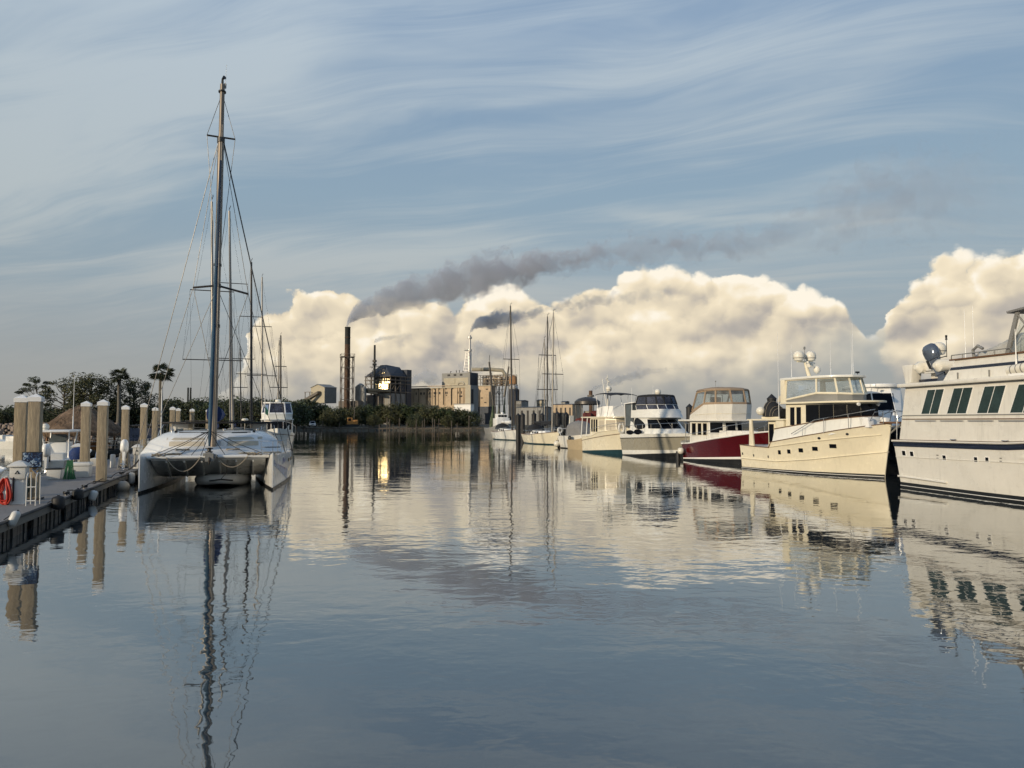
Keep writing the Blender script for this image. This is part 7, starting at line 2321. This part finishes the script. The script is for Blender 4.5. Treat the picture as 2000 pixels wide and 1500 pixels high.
MB().slab([(-2.95, -1.2, 1.25), (-2.95, 1.2, 1.25), (-2.7, 1.2, 2.4), (-2.7, -1.2, 2.4)], (0.02, 0, 0)).build('rear_curtain', SMOKEV, o, smooth=0)
p = at(315, 822, 47)
o = thing('flagpole', 'slim white flagpole standing by the dock behind catamaran', 'flagpole', (p.x, p.y, 0.4), 0)
MB().tube((0, 0, 0), (0, 0, CAM_H - 0.4 + (822 - 745) / 1400 * 47), 0.05, 0.03).build('pole', WHITE, o)

# ================================================================ catamaran
B = Boat('catamaran', 'white sailing catamaran with blue furled sail moored bow out', 'catamaran', (-16.776, 41.80), (-12.863, 30.457), 0.0001)
R = B.root
LC = 12.0
CATW = mat('catamaran_gelcoat', (0.72, 0.73, 0.72), 0.25, var=0.03, scale=0.7, coat=0.3, streak=0.12)
CATG = mat('catamaran_deck_grip', (0.62, 0.62, 0.60), 0.7, var=0.08, scale=2)


def chw(x, lo=False):
    f = 1 - max(0.0, (x - 4.8) / 7.2) ** 1.2
    return (0.88 if lo else 0.92) * max(f, 0.02) * (1.0 if x > 1.5 else lerp(0.85, 1, x / 1.5))


def chc(x):
    return lerp(2.72, 2.60, sm((x - 4) / 8))


xs = [0, 0.8, 1.6, 3, 4.5, 6, 7.2, 8.2, 9.2, 10, 10.7, 11.2, 11.6, 11.85, 12.0]
for sd, nm in ((-1, 'starboard'), (1, 'port')):
    rows = []
    for x in xs:
        c_, w, wl = chc(x), chw(x), chw(x, True)
        zt = lerp(1.42, 1.53, x / 12)
        rows.append([(x, sd * (c_ + a), z) for a, z in ((-wl * 0.35, -0.45), (-wl * 0.85, -0.12), (-wl, 0.1), (-lerp(wl, w, .6), 0.75), (-w, zt - 0.10), (-w * 0.94, zt - 0.02), (-w * 0.5, zt + 0.05), (0, zt + 0.07), (w * 0.5, zt + 0.05), (w * 0.94, zt - 0.02), (w, zt - 0.10), (lerp(wl, w, .6), 0.75), (wl, 0.1), (wl * 0.85, -0.12), (wl * 0.35, -0.45))])
    h_ = MB().rings(rows).build('hull', CATW, R, smooth=50)
    st = MB()
    rr_ = []
    for x in xs:
        c_, wl = chc(x), chw(x, True) + 0.012
        rr_.append([(x + 0.01, sd * (c_ - wl), 0.1), (x + 0.01, sd * (c_ - wl), -0.05), (x + 0.012, sd * (c_ + wl), -0.05), (x + 0.012, sd * (c_ + wl), 0.1)])
    st.rings(rr_, cap=True, closed=False).build('boot_stripe', BLACK, h_, smooth=30)
    # blue swoosh on the outer side
    BLUS = mat('pale_blue_graphic', (0.22, 0.34, 0.52), 0.3, var=0.1)
    DBLU = mat('mid_blue_graphic', (0.04, 0.09, 0.28), 0.3, var=0.1)

    def outer(x, z, off=0.012):
        wl, w = chw(x, True), chw(x)
        return Vector((x, sd * (chc(x) + lerp(wl, w, min(max(z / 1.4, 0), 1)) + off), z))
    for lo_, hi_, m_ in ((lambda t: lerp(1.05, 0.12, t), lambda t: lerp(1.30, 0.55, t ** 0.7), BLUS), (lambda t: lerp(1.12, 0.50, t), lambda t: lerp(1.18, 0.62, t), DBLU)):
        rs = []
        for k in range(15):
            t = k / 14
            x = lerp(11.6, 7.2, t)
            kk = 4
            rs.append([outer(x, lerp(lo_(t), hi_(t), j / kk)) for j in range(kk + 1)] + [outer(x, lerp(lo_(t), hi_(t), j / kk), -0.02) for j in range(kk, -1, -1)])
        MB().rings(rs).build('hull_graphic', m_, h_, smooth=50)
    for x0, x1, z0_, z1_ in ((8.9, 8.75, 0.95, 1.25), (8.72, 8.55, 1.05, 1.25), (8.5, 8.2, 0.98, 1.16), (8.15, 7.95, 1.02, 1.2)):
        MB().rings([[outer(x, z0_), outer(x, z1_), outer(x, z1_, -0.02), outer(x, z0_, -0.02)] for x in (x0, x1)]).build('hull_mark', DBLU, h_, smooth=0)
    for x in (5.2, 6.6):
        MB().rings([[outer(x + dx_, 0.95), outer(x + dx_, 1.12), outer(x + dx_, 1.12, -0.03), outer(x + dx_, 0.95, -0.03)] for dx_ in (-0.3, 0.3)]).build('portlight', GLASS, h_, smooth=0)

# bridge deck with sloped front and foredeck
MB().rings([[(x, y, z) for y, z in ((-2.3, zt), (-2.3, zb), (2.3, zb), (2.3, zt))] for x, zt, zb in ((0.3, 1.5, 0.45), (8.2, 1.55, 0.42), (9.0, 1.52, 0.52), (11.0, 1.47, 1.30))]).build('bridge_deck', CATW, R, smooth=20)
fd = []
for x, zc_, ze in ((8.3, 1.95, 1.60), (9.3, 1.80, 1.56), (10.3, 1.60, 1.52), (11.12, 1.48, 1.46)):
    fd.append([(x, y, lerp(zc_, ze, (abs(y) / 2.35) ** 2)) for y in [-2.35 + 4.7 * j / 12 for j in range(13)]] + [(x, 2.35, 1.35), (x, -2.35, 1.35)])
MB().rings(fd).build('foredeck', CATG, R, smooth=50)
MB().path([(11.15, -2.45, 1.44), (11.15, 2.45, 1.44)], 0.075, 12).build('cross_beam', CATW, R)
for k in range(6):
    y = -1.75 + 0.70 * k
    MB().slab([(9.2, y, 0.60), (10.95, y, 1.29), (10.95, y, 1.20), (9.3, y, 0.46)], (0, 0.06, 0)).build('bridge_rib', CATW, R, smooth=0)
lev = [([(0.4, 3.25), (7.9, 3.2), (8.8, 2.3), (9.1, 0.9)], 1.45), ([(0.4, 2.85), (7.6, 2.8), (8.5, 1.95), (8.8, 0.8)], 2.08), ([(0.5, 2.45), (7.2, 2.35), (7.95, 1.7), (8.2, 0.7)], 2.38),
       ([(0.6, 2.2), (6.7, 2.05), (7.2, 1.5), (7.4, 0.6)], 2.49), ([(0.9, 1.8), (6.0, 1.6), (6.5, 1.0), (6.6, 0.4)], 2.52)]
cr = []
for pts, z in lev:
    oo = [(x, -y) for x, y in pts] + [(x, y) for x, y in reversed(pts)]
    # finer outline
    fine = []
    for i in range(len(oo)):
        a, b_ = oo[i], oo[(i + 1) % len(oo)]
        n_ = 4 if i < len(oo) - 1 else 1
        for k in range(n_):
            fine.append((lerp(a[0], b_[0], k / n_), lerp(a[1], b_[1], k / n_), z))
    cr.append(fine)
MB().rings(cr).build('coachroof', CATW, R, smooth=60)


def front_x(y, z):
    def at_level(i):
        pts = [(y_, x_) for x_, y_ in reversed(lev[i][0])]
        return interp(pts, abs(y))
    for i in range(len(lev) - 1):
        if z <= lev[i + 1][1]:
            t = (z - lev[i][1]) / (lev[i + 1][1] - lev[i][1])
            return lerp(at_level(i), at_level(i + 1), t)
    return at_level(len(lev) - 1)


def patch(name, m, y0, y1, z0_, z1_, off=0.02, ny=8, nz=4, sag=0.0):
    gr1 = [[Vector((front_x(lerp(y0, y1, i / ny), lerp(z0_, z1_, j / nz)) + off, lerp(y0, y1, i / ny), lerp(z0_, z1_, j / nz))) for j in range(nz + 1)] for i in range(ny + 1)]
    mb = MB()
    rows = [r_ + [p - Vector((0.05, 0, 0)) for p in reversed(r_)] for r_ in gr1]
    return mb.rings(rows).build(name, m, R, smooth=50)


patch('window_cover', COVER, -2.05, -0.38, 1.84, 2.22)
patch('window_cover', COVER, 0.62, 2.15, 1.84, 2.24)
MB().bbox((8.55, 0.30, 1.75), (8.95, 0.60, 2.08)).build('mast_step_box', CATW, R, bevel=0.03)
for y0, y1 in ((-0.62, -0.30), (0.75, 1.45)):
    patch('hatch', BLACK, y0, y1, 2.41, 2.45, 0.02, 4, 1)
B.rail('roof_line', [(front_x(-1.6, 2.44) + 0.05, -1.6, 2.46), (front_x(0, 2.44) + 0.05, 0, 2.44), (front_x(1.6, 2.44) + 0.05, 1.6, 2.46)], 0.022, ROPED)
for y in (-1.75, 1.75):
    MB().box((front_x(y, 2.45), y, 2.48), (0.18, 0.12, 0.12)).build('block', BLACK, R)
for y in (-2.2, 2.2):
    B.rail('roof_handrail', [(4.5, y, 2.58), (4.6, y, 2.72), (6.4, y * 0.95, 2.70), (6.5, y * 0.95, 2.55)], 0.018)
plate(R, 'bimini', CANB, sym([(0.2, -2.6), (3.6, -2.85), (4.4, -1.6)]), 2.86, 0.09, 0.02)
plate(R, 'bimini_panel', ALUD, sym([(0.5, -1.6), (3.9, -1.7)]), 2.97, 0.05, 0.01)
for x in (0.5, 3.4):
    for y in (-2.35, 2.35):
        MB().tube((x, y, 1.5), (x, y, 2.95), 0.025).build('bimini_pole', STEEL, R)

# gear on the coachroof and behind the bimini
for x, y, dx_, dy_, dz_ in ((6.2, -1.7, 0.5, 0.3, 0.10), (6.0, 1.5, 0.6, 0.4, 0.09), (5.2, -0.6, 0.7, 0.5, 0.07), (5.0, 1.0, 0.7, 0.5, 0.07)):
    MB().box((x, y, 2.52 + dz_ / 2), (dx_, dy_, dz_)).build('deck_hatch', GREYGLASS, R, bevel=0.02)
for y in (-0.35, 0.35, 1.9, -2.0):
    MB().lathe([(0.09, 0), (0.075, 0.06), (0.085, 0.13), (0.06, 0.15)], (6.6, y, 2.46), 12).build('winch', STEEL, R)
for sd in (-1, 1):
    MB().bbox((0.6, sd * 1.9 - 0.35, 2.4), (1.2, sd * 1.9 + 0.35, 2.86)).build('helm_seat', PLW, R, bevel=0.05)
    MB().bbox((3.0, sd * 2.0 - 0.4, 2.45), (3.3, sd * 2.0 + 0.4, 2.85)).build('instrument_pod', WHITE, R, bevel=0.04)
    MB().path([(3.4, sd * 2.7, 2.9), (5.0, sd * 2.75, 2.5), (6.2, sd * 2.7, 2.15)], 0.02, 6).build('side_rail', STEEL, R)
for y in (-1.2, 0.9):
    MB().path([(10.2, y + 0.3 * math.cos(a), 1.66 + 0.015 * (i % 4)) if False else (9.9 + 0.28 * math.cos(a), y + 0.28 * math.sin(a), 1.69 + 0.012 * (i % 5)) for i, a in enumerate([0.45 * k for k in range(40)])], 0.02, 5).build('rope_coil', ROPE, R)
# seams across the foredeck net lockers
for y in (-1.5, 1.5):
    MB().box((10.3, y, 1.605), (0.9, 0.7, 0.02)).build('locker_lid', GEL, R, bevel=0.006)

# spar and rigging
XM = 9.05
zz = lambda v: B.on_x(430, v, XM).z
TOPY = B.on_x(434.5, 165, XM).y
YL = lambda z: TOPY * max(0.0, (z - 1.7)) / 17.0
ZT, ZS, ZH, ZL = zz(165), zz(267), zz(279), zz(562)
SPAR = mat('old_bronze_spar', (0.24, 0.20, 0.16), 0.4, metal=0.45, var=0.3, scale=1.2, stretch=(3, 3, 0.25))
ms = MB()
ms.rings([[(XM + 0.19 * k * math.cos(a), YL(z) + 0.135 * k * math.sin(a), z) for a in [2 * math.pi * j / 14 for j in range(14)]] for k, z in ((1.15, 1.72), (1.1, 8), (1.05, ZH), (0.85, ZH + 0.4), (0.8, ZT))])
mast_o = ms.build('mast', SPAR, R, smooth=60)
for z, h_ in ((ZH, 0.22), (ZL, 0.16), (zz(640), 0.14), (zz(520), 0.1), (zz(180), 0.05)):
    MB().rings([[(XM + 0.23 * math.cos(a), YL(z) + 0.175 * math.sin(a), z + s_) for a in [2 * math.pi * j / 14 for j in range(14)]] for s_ in (0, h_)]).build('mast_band', ALUD, mast_o)
MB().path([(XM - 0.02, TOPY, ZT), (XM - 0.02, TOPY, ZT + 0.28), (XM + 0.1, TOPY + 0.1, ZT + 0.34)], [0.06, 0.05, 0.09], 8).tube((XM - 0.1, TOPY + 0.12, ZT - 0.1), (XM - 0.1, TOPY + 0.12, ZT + 0.12), 0.05).build('masthead_light', BLACK, mast_o)
MB().tube((XM, TOPY + 0.13, ZT - 0.2), (XM, TOPY + 0.16, ZT + 1.0), 0.012, 0.006, n=5).build('vhf_antenna', WHITE, mast_o)
lw = (-1.02, 1.35)
sp_ = MB().tube((XM, YL(ZS) - 0.62, ZS), (XM, YL(ZS) + 0.62, ZS - 0.04), 0.045, n=8)
sp_.build('upper_spreader', ALUD, R)
MB().path([(XM - 0.25, YL(ZL) - 1.05, ZL - 0.02), (XM, YL(ZL), ZL + 0.10), (XM - 0.25, YL(ZL) + 1.36, ZL - 0.18)], 0.05, 8).build('lower_spreader', ALUD, R)
wr = MB()
T = lambda a, b_, r_=0.013: wr.tube((a[0], a[1] + YL(a[2]), a[2]), (b_[0], b_[1] + YL(b_[2]), b_[2]), r_, n=5)
T((XM, 0, zz(182)), (XM, -0.62, ZS)); T((XM, 0, zz(182)), (XM, 0.62, ZS - 0.04))
T((XM, -0.62, ZS), (XM, -0.12, ZH - 5.2)); T((XM, 0.62, ZS - .04), (XM, 0.12, ZH - 5.2))
T((XM, -0.12, ZH), (6.8, -3.55, 1.45), 0.017)
T((XM, 0.12, ZH), (6.6, 3.6, 1.45), 0.02); T((XM, 0.14, ZH + 0.02), (6.1, 3.62, 1.45), 0.02)
T((XM, -0.1, ZH), (XM - 0.25, -1.05, ZL)); T((XM - 0.25, -1.05, ZL), (7.4, -3.2, 1.45))
T((XM, 0.1, ZH), (XM - 0.25, 1.36, ZL - .16)); T((XM - 0.25, 1.36, ZL - .16), (7.4, 3.2, 1.45))
T((XM, 0, ZL), (7.2, -3.1, 1.45)); T((XM, 0, ZL), (7.2, 3.1, 1.45))
T((XM - 0.25, -1.05, ZL), (XM, 0, zz(760))); T((XM - 0.25, 1.36, ZL - .16), (XM, 0, zz(760)))
T((XM + 0.2, 0.05, ZT - 2), (XM + 0.22, 0.06, 1.9), 0.012); T((XM - 0.2, -0.08, ZT - 1), (XM - 0.24, -0.1, 1.9), 0.012)
wr.build('rigging', WIRE, R, smooth=0)
f0, f1 = Vector((11.15, -0.02, 1.62)), Vector((XM + 0.18, YL(zz(300)), zz(300)))
pts = [f0.lerp(f1, t) for t in (0.02, 0.05, 0.15, 0.35, 0.6, 0.8, 0.97)]
MB().path(pts, [0.04, 0.075, 0.09, 0.085, 0.07, 0.055, 0.03], 10).build('furled_headsail', SAILBL, R)
MB().path([pts[4] + Vector((0.06, 0.05, 0)), pts[5] + Vector((0.06, 0.04, 0)), pts[6] + Vector((0.03, 0.02, 0))], 0.05, 6).build('furled_sail_edge', NAVY, R)
MB().lathe([(0.09, 0), (0.16, 0.02), (0.16, 0.05), (0.08, 0.06), (0.08, 0.16), (0.16, 0.17), (0.16, 0.2), (0.06, 0.22)], f0, 14, axis=(f1 - f0)).build('furling_drum', BLACK, R)
MB().box((11.25, 0, 1.42), (0.3, 0.34, 0.34)).path([(11.3, -0.25, 1.55), (11.35, 0, 1.6), (11.3, 0.3, 1.5), (11.32, 0.1, 1.25)], 0.06, 6).build('anchor_roller', PLG, R)
MB().path([(11.3, 0.0, 1.5), (11.45, 0.02, 1.3), (11.42, 0.0, 1.12)], [0.05, 0.06, 0.03], 6).build('anchor', ALUD, R)
fork = f0.lerp(f1, 0.068) + Vector((0.05, 0, 0))
ln = MB()
for p in ((10.9, -1.25, 1.5), (11.0, -0.75, 1.5), (11.1, 0.62, 1.52), (11.1, 1.62, 1.5), (11.3, 2.25, 1.55), (11.4, -1.9, 1.55), (10.9, -2.25, 1.55), (11.2, -0.35, 1.5)):
    ln.path([fork, fork.lerp(Vector(p), 0.55) + Vector((0, 0, -0.05)), p], 0.014, 5)
ln.build('bridle_lines', ROPED, R)
sw = MB()
for (y0, y1, sag) in ((-1.7, -0.35, 0.60), (0.3, 1.55, 0.46)):
    sw.path([(11.25, lerp(y0, y1, k / 14), 1.44 - sag * (1 - (2 * k / 14 - 1) ** 2)) for k in range(15)], 0.022, 6)
sw.build('slack_rope', ROPE, R)
for yy in ((-2.1, -1.9), (1.7, 2.0)):
    ct_ = MB()
    for y in yy:
        ct_.path([(11.15 + 0.1 * math.cos(a), y + 0.16 * math.cos(a * 1.3), 1.55 + 0.05 * math.sin(a * 2)) for a in [0.5 * k for k in range(26)]], 0.02, 5)
    ct_.build('rope_bundle', ROPE, R)
bx = MB().path([(11.6, 2.15, 1.55), (11.55, 2.1, 2.12), (11.3, 3.0, 2.12), (11.0, 3.15, 1.55)], 0.02, 6).tube((11.55, 2.12, 1.85), (11.25, 2.95, 1.85), 0.016, n=6).tube((11.4, 2.6, 1.55), (11.4, 2.6, 2.12), 0.014, n=6)
bx.build('bow_pulpit', STEEL, R)
MB().bbox((11.15, 2.15, 1.82), (11.5, 2.9, 1.86)).build('pulpit_seat', BLACK, R)
MB().bbox((10.9, 2.2, 1.56), (11.4, 2.95, 1.63)).build('deck_hatch', PLG, R, bevel=0.02)
for sd in (-1, 1):
    tt = [(x, sd * (chc(x) + chw(x) * 0.9), 1.5) for x in (1.0, 3.0, 5.0, 7.0, 9.0, 10.4)]
    for z in (2.05, 1.8):
        B.rail('lifeline', [(x, y, z) for x, y, _ in tt], 0.010, WIRE)
    for x, y, z in tt:
        MB().tube((x, y, z - 0.05), (x, y, 2.08), 0.016, n=6).build('stanchion', STEEL, R)
MB().tube((XM - 0.25, 0, 3.1), (3.0, 0, 3.25), 0.09).build('boom', SPAR, R)
rs = [[(lerp(XM - 0.3, 3.4, k / 9), 0.02 * math.sin(k * 2.2) + (0.34 - 0.12 * k / 9) * math.cos(a), 3.32 + (0.42 - 0.18 * k / 9) * math.sin(a) + 0.03 * math.sin(3 * a + k)) for a in [2 * math.pi * j / 14 for j in range(14)]] for k in range(10)]
MB().rings(rs).build('mainsail_cover', CANBL, R, smooth=60)

# tender floating between the hulls
bpy.context.view_layer.update()
q = B.root.matrix_basis
o = thing('inflatable_dinghy', 'white and grey inflatable dinghy floating between catamaran hulls', 'dinghy', q @ Vector((7.2, 0.42, 0.0)), B.root.rotation_euler.z)
RIBW = mat('white_hypalon', (0.62, 0.62, 0.60), 0.5, var=0.08, scale=2)
pts = [(-2.0, -1.0, 0.22), (0.6, -1.02, 0.22), (1.6, -0.85, 0.26), (2.3, -0.45, 0.33), (2.5, 0.0, 0.36), (2.3, 0.45, 0.33), (1.6, 0.85, 0.26), (0.6, 1.02, 0.22), (-2.0, 1.0, 0.22)]
MB().path(pts, [0.2, 0.26, 0.26, 0.24, 0.22, 0.24, 0.26, 0.26, 0.2], 14).build('tube', RIBW, o, smooth=70)
MB().slab([(-1.9, -0.8, 0.1), (1.6, -0.7, 0.1), (2.2, 0, 0.2), (1.6, 0.7, 0.1), (-1.9, 0.8, 0.1)], (0, 0, 0.08)).build('floor', PLG, o)
MB().bbox((-1.95, -0.8, 0.1), (-1.87, 0.8, 0.62)).build('transom', PLW, o)
MB().bbox((0.8, -0.6, 0.2), (1.9, 0.5, 0.50)).build('bow_locker', WHITE, o, bevel=0.06)
MB().path([(2.62, -0.5, 0.3), (2.72, 0, 0.36), (2.62, 0.5, 0.3)], 0.03, 6).path([(2.7, 0, 0.38), (3.4, 0.25, 0.7), (3.9, 0.3, 1.3)], 0.014, 5).build('painter', ROPED, o)

# lines from the catamaran to the dock
ln = thing('mooring_line', 'slack dock lines from catamaran bow to dock cleats', 'rope', (0, 0, 0), 0)
a = q @ Vector((11.5, -2.6, 1.55))
for s_, l_ in ((17.5, 0.25), (19.2, 0.3)):
    e = dk(s_, l_, 0.6)
    MB().path([a.lerp(e, t) - Vector((0, 0, 0.5 * t * (1 - t) * 4 * 0.3)) for t in [k / 10 for k in range(11)]], 0.018, 5).build('strand', ROPED, ln)

# ---------------------------------------------------------------- yachts moored behind the catamaran
GL = 'sailing yachts moored behind the catamaran'
HL = (0.326, -0.945)
sailboat('sailing_yacht', 'sloop whose mast stands just left of the catamaran mast', 'sailboat', 418.5, 394, 52, 10, 1.7, GEL, 0.42, HL, ((569, 40), (704, 54)), GL, mastm=ALU, cover=CANBL, mr=0.11, utop=413.5)
sailboat('sailing_yacht', 'sloop with pale mast right behind the catamaran mast', 'sailboat', 455.5, 412, 66, 10.5, 1.75, GEL, 0.42, HL, ((554, 32), (701, 43)), GL, mastm=ALU, cover=CANBL, mr=0.13, dodger=CANG, rad=1.9, furl=CANG, utop=448)
sailboat('sailing_yacht', 'dark masted sloop with twin crosstrees right of catamaran mast', 'sailboat', 491.5, 512, 84, 10.5, 1.7, GEL, 0.42, HL, ((619, 22), (731, 28)), GL, mastm=ALUD, cover=CANB, mr=0.15, furl=CANB, utop=491)
sailboat('sailing_yacht', 'slim sloop with mast radar, third mast right of catamaran', 'sailboat', 512.5, 541, 98, 10.5, 1.7, GEL, 0.42, HL, ((638, 18), (734, 28)), GL, mastm=ALU, cover=CANB, mr=0.12, utop=512)
sailboat('sailing_yacht', 'short dark masted sloop before the cloud edge', 'sailboat', 548.5, 655, 112, 9, 1.5, GEL, 0.42, HL, ((716, 11), (757, 13)), GL, mastm=ALUD, cover=CANB, mr=0.15, utop=548.4)
sailboat('sailing_yacht', 'short pale masted sloop left beside the short dark masted one', 'sailboat', 542.5, 664, 124, 9, 1.5, GEL, 0.42, HL, ((757, 16),), GL, mastm=ALU, cover=CANBL, mr=0.13)
sailboat('sailing_yacht', 'small far sloop with thin dark mast seen between rigging', 'sailboat', 472, 681, 116, 8.5, 1.5, GEL, 0.42, HL, ((757, 13),), GL, mastm=ALUD, cover=CANB, mr=0.11, utop=469)

# white flybridge trawler behind the catamaran stern
p = at(541, 822, 74)
h = Vector(HL).normalized()
bow = Vector((p.x, p.y)) + h * 4.5
B = Boat('trawler_yacht', 'white flybridge trawler moored behind catamaran port side', 'trawler', bow - h * 10, bow, 0.0001)
B.half = 1.8
R = B.root
B.shape([(-0.2, 1.3), (5, 1.5), (10.5, 2.3)], [(0, 1.7), (0.3, 1.85), (0.6, 1.75), (0.8, 1.3), (0.93, 0.7), (1, 0.03)], [(0, 1.6), (0.3, 1.7), (0.6, 1.4), (0.8, 0.8), (0.93, 0.3), (1, 0.02)], 0.5, -0.2, 1.4)
B.hull('hull', GEL)
B.band('boot_stripe', BLACK, const(-0.3), const(0.15), 0.012)
B.band('rub_rail', TEAK, ramp_t((0, 1.0), (1, 1.7)), ramp_t((0, 1.05), (1, 1.75)), 0.04)
cb = Cabin(B, 'saloon', OFFW, sym([(1.5, -1.45), (6.2, -1.45), (6.9, -0.6)]), sym([(1.5, -1.4), (6.0, -1.4), (6.6, -0.58)]), 1.3, 3.1)
for i in (1, 2, 3):
    cb.win(i, 0.06, 0.94, 0.45, 0.9, GLASS, 'windshield_pane', frame=TEAK)
for i in (0, 4):
    for a0 in (0.12, 0.42, 0.70):
        cb.win(i, a0, a0 + 0.2, 0.42, 0.88, GLASS, frame=CREAM)
plate(R, 'saloon_roof', GEL, sym([(-0.3, -1.6), (6.2, -1.62), (7.0, -0.8)]), 3.1, 0.1, 0.03)
fo, ft = sym([(2.5, -1.45), (5.2, -1.5), (6.0, -0.8)]), sym([(2.4, -1.48), (5.3, -1.55), (6.2, -0.8)])
Cabin(B, 'flybridge_coaming', GEL, fo, ft, 3.2, 3.75)
et = sym([(2.6, -1.25), (4.6, -1.3), (5.2, -0.7)])
enclosure(R, fo, 3.78, 4.85, et, WHITE, SMOKEV, post=0.12)
plate(R, 'hardtop', WHITE, scale_out(et, 1.08), 4.85, 0.1, 0.04)
MB().lathe([(0.2, 4.95), (0.3, 5.02), (0.3, 5.2), (0.02, 5.28)], (4.0, 0.1, 0), 14).build('radar_dome', DOME, R)
MB().tube((4.0, -0.4, 4.95), (4.0, -0.4, 5.6), 0.03).build('mast_light', WHITE, R)
GFL = mat('green_flag_cloth', (0.02, 0.14, 0.08), 0.8, var=0.2)
MB().tube((7.6, -1.2, 2.0), (7.6, -1.2, 6.0), 0.035).build('signal_pole', WHITE, R)
MB().slab([(7.6, -1.15, 3.7), (7.6, -0.85, 3.5), (7.6, -0.9, 4.0), (7.6, -1.15, 4.5)], (0.02, 0, 0)).build('green_flag', GFL, R)
for y in (-1.5, 1.5):
    MB().bbox((6.0, y - 0.05, 1.6), (6.2, y + 0.05, 3.1)).build('roof_post', OFFW, R)
rp = [(5.8, 1.85, 2.4), (8.0, 1.35, 2.75), (9.6, 0.55, 2.95), (10.5, 0, 3.0)]
B.rail('hand_rail', rp, 0.025, posts=[((x, y, z - 0.8), (x, y, z)) for x, y, z in rp])
B.rail('hand_rail', [(x, -y, z) for x, y, z in rp], 0.025, posts=[((x, -y, z - 0.8), (x, -y, z)) for x, y, z in rp])
